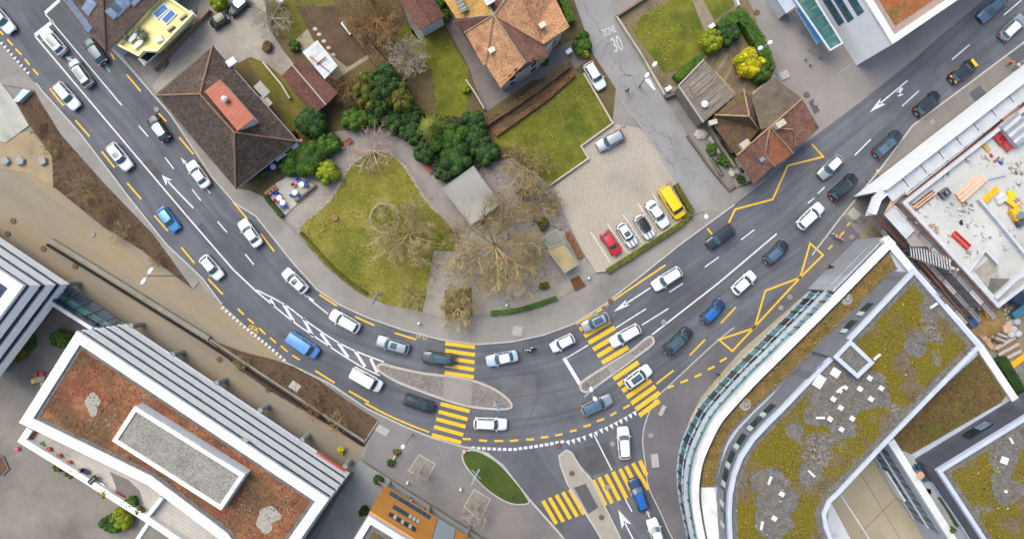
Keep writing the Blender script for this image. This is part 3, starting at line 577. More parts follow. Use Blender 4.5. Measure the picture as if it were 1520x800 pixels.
def moss_roof():
    """moss cushions over gravel, brown stonecrop along the seams"""
    m = mat('moss_and_gravel_roof', '5c5040', '6d6152', '4c4238', 0.9, 1.0, famt=0.6, fscale=3.2, bump=1.0)
    nt = m.node_tree; N = nt.nodes; Lk = nt.links; b, src = base_link(m); g = N.new('ShaderNodeNewGeometry')
    def nz(s, d=5, off=0):
        mp = N.new('ShaderNodeMapping'); mp.inputs[1].default_value = (off, off*.7, 0); Lk.new(g.outputs['Position'], mp.inputs[0])
        t = N.new('ShaderNodeTexNoise'); t.inputs['Scale'].default_value = s; t.inputs['Detail'].default_value = d; t.inputs['Roughness'].default_value = .62; Lk.new(mp.outputs[0], t.inputs[0]); return t.outputs[0]
    def rg(v, a, c):
        r = N.new('ShaderNodeMapRange'); r.inputs[1].default_value = a; r.inputs[2].default_value = c; Lk.new(v, r.inputs[0]); return r.outputs[0]
    def mx(f, a, c):
        x = N.new('ShaderNodeMix'); x.data_type = 'RGBA'; Lk.new(f, x.inputs[0])
        for i, v in ((6, a), (7, c)):
            if isinstance(v, tuple): x.inputs[i].default_value = v
            else: Lk.new(v, x.inputs[i])
        return x.outputs[2]
    fine = nz(4, 6); mo = mx(rg(fine, .35, .65), lin('74660c'), lin('4d430e')); mo = mx(rg(nz(9, 3), .66, .7), mo, lin('b5ad88'))
    grv = mx(rg(nz(3.5, 6, 3), .42, .58), lin('4f4b49'), lin('7b7672'))
    c = mx(rg(nz(.2, 6, 31), .40, .47), src, mo); c = mx(rg(nz(.13, 6, 57), .60, .66), c, grv)
    Lk.new(c, b.inputs['Base Color']); return m
MOSSR = moss_roof()

# ---- red-brown house with an orange dormer (left)
def house_b2():
    E = [(316,68,3.6),(442,210,3.6),(350,280,3.6),(233,142,3.6)]; pl_ = W3(E)
    t = building('hipped_house', 'large dark brown hipped roof with one orange sheet metal dormer, beside the main road', 'house', pl_)
    walls(t, pl_, 0, 3.6, mat('beige_render', 'b5a993', 'a79b86', None, .5, .85), 1.0)
    r1, r2 = (297,140,8.2), (348,197,8.2)
    ro = roof(t, [[E[3], r1, E[0]], [E[0], r1, r2, E[1]], [E[1], r2, E[2]], [E[2], r2, r1, E[3]]], BRN2)
    sub(lines(MB(), [(E[3], r1), (E[0], r1), (r1, r2), (E[1], r2), (E[2], r2)], .13), 'ridge_tiles', mat('ridge_clay', '8c6a55', '765a4a', None, 1, .9), ro, t)
    D = [(327,118,8.6),(378,176,8.6),(353,195,8.6),(304,136,8.6)]
    d = part(MB().prism(inset(W3(D), .25), 6.0, 8.5), 'dormer', PLW, t)
    OM = rows(mat('orange_sheet_metal', '86402e', '934e3a', '73382b', .5, .5, metal=.2, famt=.15), 20, .55, 48, .04, .7, vary=.04)
    sub(MB().prism(W3(D), 8.5, 8.7), 'dormer_roof', OM, d, t)
    c = MB(); q = P(336,149,8.7); c.tube(q, q + Vector((0, 0, .7)), .3, .3, 10); c.tube(q + Vector((0,0,.75)), q + Vector((0, 0, .95)), .45, .1, 10)
    part(c, 'roof_vent', mat('zinc', 'b8bcc0', 'a6aaae', None, 1, .5, .3), t)
    g = MB(); [g.tube(P(*E[i]) + Vector((0,0,-.15)), P(*E[(i+1) % 4]) + Vector((0,0,-.15)), .09, n=6) for i in range(4)]; part(g, 'gutter', STEEL, t)
    A, B = inset(pl_, .5)[1], inset(pl_, .5)[2]
    for i, p in enumerate(inset(pl_, 1.0)):
        q = inset(pl_, 1.0)[(i+1) % 4]; L = math.hypot(q[0]-p[0], q[1]-p[1]); n = int(L / 3.2)
        for j in range(n):
            for z in (1.0,): window(t, p, q, (j+.5)*L/n - .55, (j+.5)*L/n + .55, z, z + 1.4, WHT, GLS)
    # two small roof lights / boxes at the eaves, as on the yard side
    b = MB(); b.box(P(344,93,3.9), (1.4, 1.0, .5), R(35)); part(b, 'eaves_box', PLW, t)
    b = MB(); b.box(P(389,133,3.0), (2.2, 1.3, .15), R(-48)); b.box(P(395,150,2.8), (1.8, 1.0, .15), R(-48)); part(b, 'balcony', mat('weathered_concrete', '8b8a82', '9a988f', None, 1, .9), t)
house_b2()
# ---- brown house top left with the cream terrace house
def house_b1():
    global ZS
    ZS = .55
    pl_ = W3([(158,78,8),(88,0,8),(30,-65,8),(160,-190,8),(330,-95,8)])
    t = building('tall_tiled_house', 'tall brown tiled house with roof lights and blue panels along its left eaves', 'house', pl_)
    walls(t, pl_, 0, 4.3, PLW, .6)
    a = (151,-60,13)
    ro = roof(t, [[(158,78,8), (88,0,8), (30,-65,8), a], [(158,78,8), a, (330,-95,8)], [a, (30,-65,8), (160,-190,8)], [a, (160,-190,8), (330,-95,8)]], BRN)
    sub(lines(MB(), [((158,78,8), a)], .12), 'ridge_tiles', BRN, ro, t)
    n1 = [(98,-1),(107,9),(116,19),(124,29),(130,39)]
    for i, (x, y) in enumerate([(97,-3),(104,5),(111,14),(118,23),(125,32),(131,41)]):
        A_, B_, C_ = P(158,78,8), P(30,-65,8), P(*a); n = (B_-A_).cross(C_-A_).normalized(); n = n if n.z > 0 else -n
        g0 = P(x, y, 0); o = Vector((0,0,H)); d = g0 - o; s = (A_-o).dot(n)/d.dot(n); q = o + d*s + n*.09
        u = (B_-A_).normalized(); v = n.cross(u); w, h = .58, .55
        part(MB().add([q-u*w-v*h, q+u*w-v*h, q+u*w+v*h, q-u*w+v*h, q-u*w-v*h-n*.08, q+u*w-v*h-n*.08, q+u*w+v*h-n*.08, q-u*w+v*h-n*.08], [(0,1,2,3),(4,5,6,7),(0,1,5,4),(1,2,6,5),(2,3,7,6),(3,0,4,7)]), 'panel', mat('blue_panel', '5a6078', '6a7086', None, 1, .2), t)
    for (x, y, w, h, plane) in [(133,10,.8,1.2,0),(170,16,1.1,.8,1),(182,5,1.9,.9,1),(201,1,.8,.5,1)]:
        A_, B_, C_ = (P(158,78,8), P(30,-65,8), P(*a)) if plane == 0 else (P(158,78,8), P(330,-95,8), P(*a))
        n = (B_-A_).cross(C_-A_).normalized(); n = n if n.z > 0 else -n
        g0 = P(x, y, 0); o = Vector((0,0,H)); d = g0 - o; s = (A_-o).dot(n)/d.dot(n); q = o + d*s + n*.1
        u = (B_-A_).normalized(); v = n.cross(u)
        def slab(w, h, q): return MB().add([q-u*w-v*h, q+u*w-v*h, q+u*w+v*h, q-u*w+v*h, q-u*w-v*h-n*.15, q+u*w-v*h-n*.15, q+u*w+v*h-n*.15, q-u*w+v*h-n*.15], [(0,1,2,3),(4,5,6,7),(0,1,5,4),(1,2,6,5),(2,3,7,6),(3,0,4,7)])
        f = part(slab(w, h, q), 'roof_window', mat('grey_frame', '5c6268', None, None, 1, .5), t)
        sub(slab(w*.85, h*.82, q + n*.03), 'pane', SKYG, f, t)
    ZS = 1.0
    T = [(172,67,4),(205,84,4),(213,76,4),(233,77,4),(287,21,4),(245,-8,4),(232,-2,4)]; pt = W3(T)
    t2 = building('terrace_house', 'low cream yellow annexe with planted roof terrace beside the tall brown roof', 'house', pt)
    walls(t2, pt, 0, 3.2, CREAM, 1.4); e = MB(); e.ribbon(ccw(pt), .3, 3.3, 4.0, off=.15, closed=True); part(e, 'parapet', mat('cream_parapet', 'eadfa8', 'ded198', None, .6, .8), t2)
    part(MB().prism(inset(pt, .05), 3.2, 3.45), 'roof_deck', CREAM, t2)
    for (x0, y0, x1, y1) in [(229,25,247,9),(242,33,258,17)]:
        f = MB(); f.ribbon([G(x0,y0,3.7), G(x1,y1,3.7)], 1.1, 3.4, 3.65); f = part(f, 'roof_window', WHT, t2)
        g = MB(); g.ribbon([G(x0+1,y0-1,3.7), G(x1-1,y1+1,3.7)], .8, 3.64, 3.7); sub(g, 'pane', mat('bright_blue_glass', '1f66a8', '184f88', None, 1, .6), f, t2)
    b = MB(); b.box(P(237,59,3.7), (1.0, .8, .5), R(25)); part(b, 'roof_hatch', PLW, t2)
    [part(MB().box(P(*q), (1.2, .3, .4), R(35)), 'chimney_cap', GLS, t2) for q in ((254,43,3.7), (272,26,3.7))]
    for (x, y, l, w) in [(222,82,3.2,1.3),(265,43,3.0,1.2),(276,31,3.2,1.3)]:
        f = MB(); f.box(P(x, y, 2.2), (l, w, .18), R(42)); f = part(f, 'balcony', WHT, t2)
        g = MB(); g.box(P(x, y, 2.32), (l-.3, w-.3, .1), R(42)); sub(g, 'floor', GLS, f, t2)
house_b1()
# ---- shed with lean-to
def shed():
    E = [(436,95,3),(420,113,2.6),(456,160,2.6),(475,166,2.6),(502,138,2.6),(450,86,2.6)]; 
    pl_ = W3([(446,88,2.6),(418,113,2.6),(468,168,2.6),(502,137,2.6)])
    t = building('garden_shed', 'brown gabled garden shed with white sheet lean-to, beside the vegetable bed', 'shed', pl_)
    walls(t, pl_, 0, 2.5, mat('shed_boards', '5c4a3a', None, None, 1, .9), .25)
    r0, r1 = (434,97,4.0), (484,156,4.0)
    roof(t, [[(418,113,2.7), (468,168,2.7), r1, r0], [r0, r1, (502,138,2.7), (448,88,2.7)]], REDB, thick=.12)
    part(lines(MB(), [(r0, r1)], .1), 'ridge_tiles', mat('pale_ridge', 'a99c92', None, None, 1, .8), t)
    r = roof(t, [[(449,78,2.9), (471,60,2.6), (501,98,2.6), (482,118,2.9)]], rows(mat('white_sheet_roof', 'a9b0b8', 'bcc2c8', '93897c', .8, .5, famt=.1), 20, .95, 40, .05, .7, vary=.05), 'lean_to_roof', .06)
    s = MB(); s.tube(P(460,84,2.95), P(489,107,2.95), .07, n=6); s.tube(P(470,96,3.0), P(484,85,3.0), .1, n=6); sub(s, 'sheet_joint', mat('rust_strip', '8a4a34', None, None, 1, .8), r, t)
    p = MB(); [p.tube(P(x, y, 0), P(x, y, 2.5), .06) for x, y in ((472,64),(499,97))]; part(p, 'post', mat('post_wood', '6b5844', None, None, 1, .9), t)
shed()
# ---- outbuilding at the top
def annexe():
    t = building('outbuilding', 'small dark red tiled outbuilding at the top edge, left of the orange roofed house', 'outbuilding', W3([(588,-8,4),(623,45,4),(660,24,4),(640,-8,4)]))
    pl_ = W3([(580,-20,4),(623,45,4),(660,24,4),(632,-20,4)]); walls(t, pl_, 0, 3.9, PLW, .3)
    roof(t, [[(580,-20,4), (623,45,4), (641,35,5.2), (605,-20,5.2)], [(641,35,5.2), (660,24,4), (632,-20,4), (605,-20,5.2)]], REDB)
    part(lines(MB(), [((605,-20,5.2), (641,35,5.2))], .1), 'ridge_tiles', REDB, t)
annexe()
# ---- the big orange house
def orange_house():
    global ZS
    ZS = .78
    A = (733,23,13); fl = [(677.6,28,7),(690,49,7),(718,98,7),(743,131,7),(780,110,7),(815,84,7),(845.6,40.3,7),(825,0,7),(790,-70,7),(640,-70,7),(659,0,7)]
    pl_ = W3(fl); t = building('orange_roofed_house', 'big old house with patched orange clay tile roofs and half timbered gable', 'house', pl_)
    R1 = (780,94,11.5)
    W_ = mat('old_render', 'a39a8c', '8f877b', None, .6, .9); walls(t, pl_, 0, 5.4, W_, .75)
    ro = roof(t, [[(690,49,7), (718,98,7), (721,96,7.3), A]], ORG)
    roof(t, [[(721,96,7.3), (743,131,7), R1, A]], ORG); roof(t, [[A, R1, (815,84,7), (806.5,66,8)]], RED)
    roof(t, [[A, (806.5,66,8.4), (808,68,7.2), (845.6,40.3,7), (825,0,7), (785,-70,7), (765,-20,12.2)]], ORG)
    roof(t, [[A, (765,-20,12.2), (785,-70,7), (700,-70,8), (718,0,11)]], REDB); roof(t, [[A, (718,0,12), (700,-70,12), (640,-70,7), (659,0,7), (677.6,28,7)]], ORGY); roof(t, [[A, (677.6,28,7), (673.3,34,6.8), (690,49,7)]], REDB)
    sub(lines(MB(), [(A, R1), (A, (690,49,7)), (A, (765,-20,12.2)), (A, (721,96,7.3)), (A, (677.6,28,7)), (A, (718,-10,12))], .13), 'ridge_tiles', mat('mortar_ridge', '9b8a72', '85745f', None, 1, .9), ro, t)
    # gable with beams between the lower eaves and the ridge end
    g0, g1, g2 = P(743,131,6.8), P(815,84,6.8), P(780,94,11.2)
    g0 += (g2-g0)*.04; inn = Vector((-.25, .35, 0))
    gw = MB().add([g0+inn, g1+inn, g2+inn, g0+inn*2, g1+inn*2, g2+inn*2], [(0,1,2),(3,4,5),(0,1,4,3),(1,2,5,4),(0,2,5,3)]); gb = part(gw, 'gable', PLW, t)
    bm_ = MB(); d = g1 - g0
    for f in (.12, .22, .32, .42): 
        a = g0 + inn*.8 + Vector((0,0,.2)) + d*f; bm_.tube(a, a + Vector((0, 0, min(f*2, 1-f)*3.6)), .1, n=4)
    for z in (.6, 1.6, 2.6): bm_.tube(g0 + inn*.8 + d*z*.11 + Vector((0,0,z)), g1 + inn*.8 - d*z*.11 + Vector((0,0,z)), .09, n=4)
    sub(bm_, 'timber_beams', mat('dark_beams', '43362c', None, None, 1, .9), gb, t)
    A2, B2 = inset(pl_, .75), None
    C_ = ccw(pl_)
    for i, p in enumerate(A2):
        q = A2[(i+1) % len(A2)]; L = math.hypot(q[0]-p[0], q[1]-p[1])
        if L < 3: continue
        n = int(L/2.6)
        for j in range(n):
            for z in (.8, 3.2): window(t, p, q, (j+.5)*L/n - .5, (j+.5)*L/n + .5, z, z+1.5, WHT, GLS)
    for (x, y, z) in [(730,75,9.6),(805,38,9.0)]:
        f = MB(); f.box(P(x,y,z), (.9, .7, .5), R(30)); f = part(f, 'roof_window', mat('pale_frame', 'c2bcb0', None, None, 1, .6), t)
        g = MB(); g.box(P(x,y,z+.26), (.6, .45, .06), R(30)); sub(g, 'pane', SKYG, f, t)
    f = MB(); f.box(P(685,8,9.6), (1.0, 2.2, .5), R(28)); f = part(f, 'roof_window', GLS, t); g = MB(); [g.box(P(685 + k*3, 8 + k*5, 9.9), (.9, .06, .06), R(28)) for k in (-1, 0, 1)]; sub(g, 'glazing_bar', PLW, f, t)
    f = MB(); f.box(P(726,0,13.2), (1.1, .9, 1.8), R(30)); f = part(f, 'chimney', PLW, t); g = MB(); g.box(P(726,0,14.15), (1.3, 1.1, .12), R(30)); sub(g, 'chimney_cap', WHT, f, t)
orange_house()
ZS = 1.0
# ---- weathered houses beside the side road
def right_houses():
    global ZS
    ZS = 1.0
    t = building('flat_panelled_shed', 'grey weathered flat shed roof covered with old boards, behind the round street lamp hedge', 'shed', W3([(1045,89,4),(1007,128,4),(1044,182,4),(1090,139,4)]))
    D = W3([(1045,89,4),(1007,128,4),(1044,182,4),(1092,141,4)]); walls(t, D, 0, 3.8, mat('old_wall', '7e766b', '6b645b', None, .6, .9), .1)
    part(MB().prism(D, 3.8, 4.0), 'roof', rows(mat('weathered_boards', '71675d', '7d736a', '5d544c', .6, .95, famt=.3), 3.2, .42, 40, .05, .6, vary=.15), t)
    b = MB()
    for (x, y, l, w) in [(1036,118,3.2,.5),(1040,123,3.4,.5),(1043,127,3.4,.5),(1047,132,3.2,.5),(1050,146,2.6,.7),(1060,150,2.4,.7)]: b.box(P(x, y, 4.05), (l, w, .1), R(40))
    part(b, 'loose_board', mat('grey_boards', '857b72', '6f665e', None, 1, .95), t)
    part(lines(MB(), [((1045,89,4.05),(1007,128,4.05)), ((1007,128,4.05),(1044,182,4.05))], .14), 'roof_edging', mat('pale_edging', '9a9793', None, None, 1, .8), t)
    b = MB(); b.lathe(P(1045,156,4), [(.45,0),(.5,.5),(.1,.7)], 10); part(b, 'roof_cowl', WHT, t)
    part(MB().prism(W3([(1062,105,1.5),(1092,138,1.5),(1086,143,1.5),(1056,110,1.5)]), 0, 1.5), 'wall_ledge', mat('sandstone', 'a3876a', '8d745b', None, .8, .9), t)
    ZS = .7
    # mossy pyramid roof
    pl_ = W3([(1104,133,6),(1061,171,6),(1093,231,5),(1127,193,6)])
    t = building('mossy_roofed_house', 'low mossy red tiled house with pyramid roof between the boarded shed and the street houses', 'house', pl_)
    walls(t, pl_, 0, 3.4, mat('old_wall', '7e766b'), .4); ap = (1112,173,9)
    ro = roof(t, [[(1104,133,6), ap, (1061,171,6)], [(1061,171,6), ap, (1127,193,6)], [(1104,133,6), (1118,150,6), (1127,193,6), ap]], MOS)
    roof(t, [[(1061,171,5.6), (1127,193,6), (1094,232,5), (1055,182,4.8)]], MOS, 'lower_roof')
    sub(lines(MB(), [(ap, (1104,133,6)), (ap, (1061,171,6)), (ap, (1127,193,6))], .12), 'ridge_tiles', mat('mortar_ridge', '9b8a72'), ro, t)
    b = MB(); b.box(P(1105,215,5.8), (1.4, 1.0, .9), R(35)); b.box(P(1058,182,5.3), (1.2, .7, .5), R(15)); part(b, 'chimney', mat('pale_chimney', 'b0aaa0', None, None, 1, .9), t)
    # street front
    pl_ = W3([(1147.6,114,6),(1191,147,6.0),(1215.8,190,6),(1118.7,274,6),(1093.7,231,6),(1129,191.6,6),(1114.7,143,6)])
    t = building('street_corner_house', 'old red tiled house along the pavement with a lichen grey rear roof slope', 'house', pl_)
    walls(t, pl_, 0, 4.1, mat('old_render', 'a39a8c'), .5)
    q0, q1 = (1191,147,9), (1093.7,231,9); m0, m1 = (1143.6,189,9.4), (1134,231,7.2)
    roof(t, [[(1147.6,114,6), (1191,147,9), (1141,191,9), (1129,191.6,8.5), (1114.7,143,6)]], mat('lichen_tiles', '5f554c', '4b423b', '625c2e', 1.0, .95, famt=.45, fscale=4, band3=(.6,.7)), 'rear_roof')
    ro = roof(t, [[q0, (1143,189,9), (1162,240-8,6), (1192,211,6), (1215.8,190,6)]], RED)
    roof(t, [[(1143,189,9), q1, (1118.7,274,6), (1162,232,6)]], RED)
    roof(t, [[(1143,189,9.1), (1134,231,7.0), (1150,247,6), (1177,228,6)]], rows(mat('orange_red_tiles', '8f5438', '9c6044', '6f4638', .7, .9, famt=.3, coord='uv'), .2, .3, 0, .03, .6, uv=True, vary=.3), 'cross_gable')
    roof(t, [[(1143,189,9.1), (1134,231,7.0), (1118,212,8.2)]], ORG, 'cross_gable')
    roof(t, [[(1143,189,9.15), (1177,228,6.1), (1177,193,8.3)]], RED, 'cross_gable')
    sub(lines(MB(), [(q0, (1143,189,9)), ((1143,189,9), q1), ((1143,189,9.2), (1134,231,7.1)), ((1143,189,9.2), (1177,228,6.1)), ((1143,189,9.2),(1177,193,8.4)), ((1134,231,7.1),(1150,247,6))], .13), 'ridge_tiles', mat('clay_ridge', 'a2826a', '8b6a55', None, 1, .9), ro, t)
    b = MB(); b.box(P(1157,185,9.9), (1.3, .8, 1.2), R(35)); b.box(P(1159,182,10.6), (.5, .5, .4), R(35)); part(b, 'chimney', mat('pale_chimney', 'b0aaa0'), t)
    b = MB(); b.box(P(1131,237,7.6), (.7, .6, .4), R(35)); part(b, 'roof_window', SKYG, t)
    for A_, B_, n in ((G(1215.8,190,6), G(1118.7,274,6), 5),):
        ii = inset(pl_, .5); 
        for i in range(len(ii)):
            p, q = ii[i], ii[(i+1) % len(ii)]; L = math.hypot(q[0]-p[0], q[1]-p[1]); n = int(L/2.8)
            for j in range(n):
                for z in (1.2,): window(t, p, q, (j+.5)*L/n-.5, (j+.5)*L/n+.5, z, z+1.4, WHT, GLS)
    ZS = 1.0
right_houses()
# ---- white building, top right
def white_building():
    O = [(1325,66,9.5),(1284,0,9.5),(1190,-150,9.5),(1400,-280,9.5),(1540,-80,9.5)]; pl_ = W3(O)
    t = building('white_office_block', 'white office block with orange planted flat roof at the top edge', 'office building', pl_)
    walls(t, pl_, 0, 9.0, mat('white_facade', 'efeff2', 'e6e6ea', None, .3, .6, famt=.02), 0)
    e = MB(); e.ribbon(ccw(pl_), .9, 8.9, 9.5, off=.45, closed=True); part(e, 'parapet', WHT, t)
    part(MB().prism(inset(pl_, .9), 9.0, 9.06), 'gravel_strip', mat('pink_gravel', '9a8880', '8b7a73', None, 2, .95, famt=.4), t)
    part(MB().prism(inset(pl_, 1.9), 9.0, 9.16), 'planted_roof', SED_O, t)
    C_, D_ = G(1325,66,9.5), G(1190,-150,9.5); L = math.hypot(D_[0]-C_[0], D_[1]-C_[1])
    A_, B_ = D_, C_   # outward normal (right of A->B) must face the yard
    dd = Vector((B_[0]-A_[0], B_[1]-A_[1])); n = Vector((dd.y, -dd.x))
    if n.dot(Vector((-1, -1))) < 0: A_, B_ = B_, A_
    for (x0, y0, x1, y1) in [(1251,35,1226,5),(1265,30,1246,3),(1280,20,1262,0)]:
        s0, z0 = on_wall(x0, y0, A_, B_); 
        s1 = s0 - 14 if A_ == D_ else s0 + 14
        s_, z_ = on_wall(x0 - 8, y0 + 5.5, A_, B_); lo = min(z0, z_); 
        f = part(wall_quad(MB(), A_, B_, min(s0,s1), max(s0,s1), z0-1.2, z0+.5, .1, .02), 'window_band', mat('blue_grey_recess', '4a5670', '56627c', None, 1, .4), t)
        for k in range(5):
            a = max(s0,s1) - .3 - k*2.6; sub(wall_quad(MB(), A_, B_, a-2.2, a, z0-.5, z0+.35, .04, .05), 'pane', TEAL if k % 2 == 0 else BLUG, f, t)
    # glazed entrance canopy
    c = W3([(1178,-3,3.5),(1232,75,3.5),(1250,64.5,3.5),(1200,-16,3.5)]); 
    t2 = thing('glass_canopy', 'teal glass entrance canopy along the foot of the white office block', 'canopy', (*c[1], 0), world=True)
    e = MB(); e.ribbon(c, .22, 3.3, 3.6, closed=True)
    part(e, 'canopy_frame', mat('white_steel', 'b9c3cf', None, None, 1, .4), t2)
    for k in range(6):
        f0, f1 = k/5.6, (k+.93)/5.6; q = lambda a, b, f: (a[0]+(b[0]-a[0])*f, a[1]+(b[1]-a[1])*f)
        part(MB().prism([q(c[1],c[0],f0), q(c[1],c[0],f1), q(c[2],c[3],f1*.98), q(c[2],c[3],f0)], 3.35, 3.45), 'pane', TEAL, t2)
    p = MB(); [p.tube((x, y, 0), (x, y, 3.3), .1) for x, y in (c[1], ((c[0][0]+c[1][0])/2, (c[0][1]+c[1][1])/2), c[0])]; part(p, 'post', STEEL, t2)
    d = W3([(1182,14,3.1),(1214,66,3.1),(1222,63,3.1),(1190,10,3.1)]); t3 = thing('blue_awning', 'narrow blue glass awning in front of the teal entrance canopy', 'awning', (*d[0], 0), world=True)
    for k in range(8):
        q = lambda a, b, f: (a[0]+(b[0]-a[0])*f, a[1]+(b[1]-a[1])*f); f0, f1 = k/8, (k+.9)/8
        part(MB().prism([q(d[0],d[1],f0), q(d[0],d[1],f1), q(d[3],d[2],f1), q(d[3],d[2],f0)], 3.0, 3.1), 'pane', mat('awning_blue', '1f5a86', '2a6a96', None, 1, .2), t3)
    p = MB(); p.tube((*d[0], 2.95), (*d[1], 2.95), .06); [p.tube((*x, 0), (*x, 2.95), .05) for x in d[:2]]; part(p, 'awning_frame', STEEL, t3)
    b = W3([(1145,-12,3),(1167,21,3),(1184,8,3),(1160,-25,3)]); t4 = thing('kiosk', 'pale blue flat roofed kiosk at the top edge left of the canopy', 'kiosk', (*b[0], 0), world=True)
    part(MB().prism(inset(b, .2), 0, 2.9), 'wall', PLW, t4); part(MB().prism(b, 2.9, 3.05), 'roof', mat('kiosk_roof', '9aa2b4', 'a8aec0', None, .5, .5), t4)
white_building()

# ---- banded housing blocks, lower left
def banded(t, poly, z0, floors, fh, ztop, top_m=WHT):
    """storeys of a white sill band under a navy band of windows and painted recess shade"""
    P_ = ccw(poly)
    for k in range(floors):
        z = z0 + k*fh
        part(MB().prism(inset(P_, .002*k), z, z + fh*.62), 'facade_band', mat('white_panels', 'f0f1f4', 'e6e9ee', None, .8, .6, famt=.04), t)
        part(MB().ribbon(P_, .12, z + fh*.62, z + fh*.665, off=.0, closed=True), 'sill', WHT, t)
        part(MB().prism(inset(P_, .10), z + fh*.62, z + fh), 'window_band', NAVY, t)  # navy colour stands for the glass and the shadow in its recess
def block_left_main():
    Z = 14.0
    top = W3([(114,491,Z),(488,740,Z),(445,802,Z),(380,900,Z),(340,880,Z),(327,802,Z),(220,720,Z),(28,627,Z)])
    top = W3([(114,491,Z),(488,740,Z),(440,808,Z),(375,905,Z),(300,860,Z),(327,800,Z),(220,720,Z),(28,627,Z)])
    top = W3([(114,491,Z),(488,740,Z),(440,808,Z),(385,890,Z),(327,801,Z),(218,719,Z),(28,627,Z)])
    t = building('white_banded_block', 'long white block with navy bands of windows and painted shade and rust red planted roof, lower left', 'apartment building', top)
    banded(t, top, 3.2, 4, 2.6, Z)
    P_ = ccw(top); part(MB().prism(inset(P_, 1.5), 0, 3.2), 'ground_floor', mat('ground_floor_dark', '5c5750', '6b655c', None, 1, .8), t)
    part(MB().prism(inset(P_, .3), 13.55, 13.7), 'roof', SED_R, t)
    e = MB(); e.ribbon(P_, 1.25, 13.5, 14.0, off=.62, closed=True); part(e, 'parapet', WHT, t)
    e = MB(); e.ribbon(P_, .45, 13.6, 13.76, off=1.5, closed=True); part(e, 'gravel_strip', GRV, t)
    # gravel scours in the planting
    g = MB()
    for (x, y, r, s) in [(138,600,.9,1.5),(398,765,1.5,.8),(394,776,1.0,1.2),(352,655,1.0,.6)]:
        g = MB(); g.prism([(G(x,y,13.7)[0] + r*(1+.25*math.sin(3*a+x))*math.cos(a)*(1 if s > 1 else 1/s*.8), G(x,y,13.7)[1] + r*(1+.2*math.cos(2*a+y))*math.sin(a)*s) for a in (k*math.pi/8 for k in range(16))], 13.6, 13.73 + r*.01 + s*.004)
        part(g, 'gravel_patch', mat('pale_gravel', '8b8680', '99938c', None, 2, .95, famt=.35, fscale=4), t)
    # penthouse box
    B_ = W3([(197,609,15.6),(352,712,15.6),(325,755,15.6),(166,653,15.6)]); 
    B_ = W3([(200,602,15.6),(364,704,15.6),(328,757,15.6),(166,654,15.6)])
    ph = part(MB().prism(B_, 13.6, 15.4), 'roof_box', mat('white_metal', 'c6c9d2', 'bfc2cb', None, .5, .5, famt=.02), t)
    e = MB(); e.ribbon(ccw(B_), .55, 15.3, 15.62, off=.27, closed=True); sub(e, 'parapet', WHT, ph, t); sub(MB().prism(inset(B_, .5), 15.3, 15.42), 'gravel_roof', mat('penthouse_gravel', '7d7a74', '8b8882', '6c6a66', .8, .95, famt=.75, fscale=4, bump=1), ph, t)
    # columns of the arcade
    for (x, y) in [(212,481),(272,522),(335,563),(398,602),(458,645),(520,683)]:
        g0 = G(x, y, 0); c = MB(); c.tube((*g0, 0), (*g0, 3.2), .38, .38, 12); part(c, 'column', CONC, t)
    e = MB(); L_ = P_; part(MB().prism(inset(P_, -.05), 3.0, 3.2), 'arcade_slab', WHT, t)
    # orange lettering band at the right end of the first floor (unreadable from above): orange row of blocks
    A_, B2 = G(114,491,Z), G(488,740,Z)
    d = Vector((B2[0]-A_[0], B2[1]-A_[1])); n = Vector((-d.y, d.x)).normalized()
    s = MB(); L = d.length; d.normalize()
    for k in range(11):
        c = Vector(A_) + d*(L - 5.3 + k*.45) + n*.2
        s.box((c.x, c.y, 3.75), (.3, .12, .7), math.atan2(d.y, d.x)); 
        if k % 3 != 1: s.box((c.x, c.y, 3.95), (.44, .1, .14), math.atan2(d.y, d.x))
    part(s, 'sign_letters', mat('orange_sign', 'd4461c', None, None, 1, .5), t)
    # terrace one storey down, on the courtyard side
    TZ = 10.9
    T = W3([(25,655,TZ),(120,713,TZ),(214,773,TZ),(300,832,TZ),(385,900,TZ),(400,860,TZ),(330,795,TZ),(220,715,TZ),(60,625,TZ)])
    T = W3([(38,632,TZ),(25,655,TZ),(120,714,TZ),(214,774,TZ),(310,838,TZ),(360,905,TZ),(400,880,13),(335,795,13),(225,706,13),(70,622,13)])
    t2 = t
    part(MB().prism(T, 8.2, 10.0), 'terrace_storey', PLW, t); part(MB().prism(inset(T, .15), 0, 8.2), 'lower_storeys', mat('white_render', 'c9c9cb'), t)
    part(MB().prism(inset(T, .3), 10.0, 10.06), 'terrace_floor', rows(mat('terrace_slabs', 'a8a19b', 'b3aca6', '8d8782', .3, .9, famt=.12), .5, .5, -30, .04, .8, vary=.05), t)
    e = MB(); e.ribbon(W3([(40,634,TZ),(26,655,TZ),(120,713,TZ),(214,773,TZ),(310,838,TZ),(360,900,TZ)]), .85, 9.9, 10.95, off=.42); part(e, 'terrace_parapet', WHT, t)
    part(MB().ribbon([G(234,742,12), G(214,772,TZ)], .5, 9.9, 10.97), 'terrace_partition', WHT, t); part(MB().ribbon([G(222,775,8), G(205,800,8)], .5, 7, 8.5), 'terrace_partition', WHT, t)
    part(MB().prism(W3([(163,700,10.1),(172,722,10.1),(172,735,10.1),(182,746,10.1),(208,752,10.1),(213,748,10.1),(207,728,10.1),(190,712,10.1)]), 10.0, 10.09), 'dark_patch', mat('dark_slabs', '66605c', '736d68', None, 1, .8), t)  # darker area of the terrace slabs
    return t
BL = block_left_main()
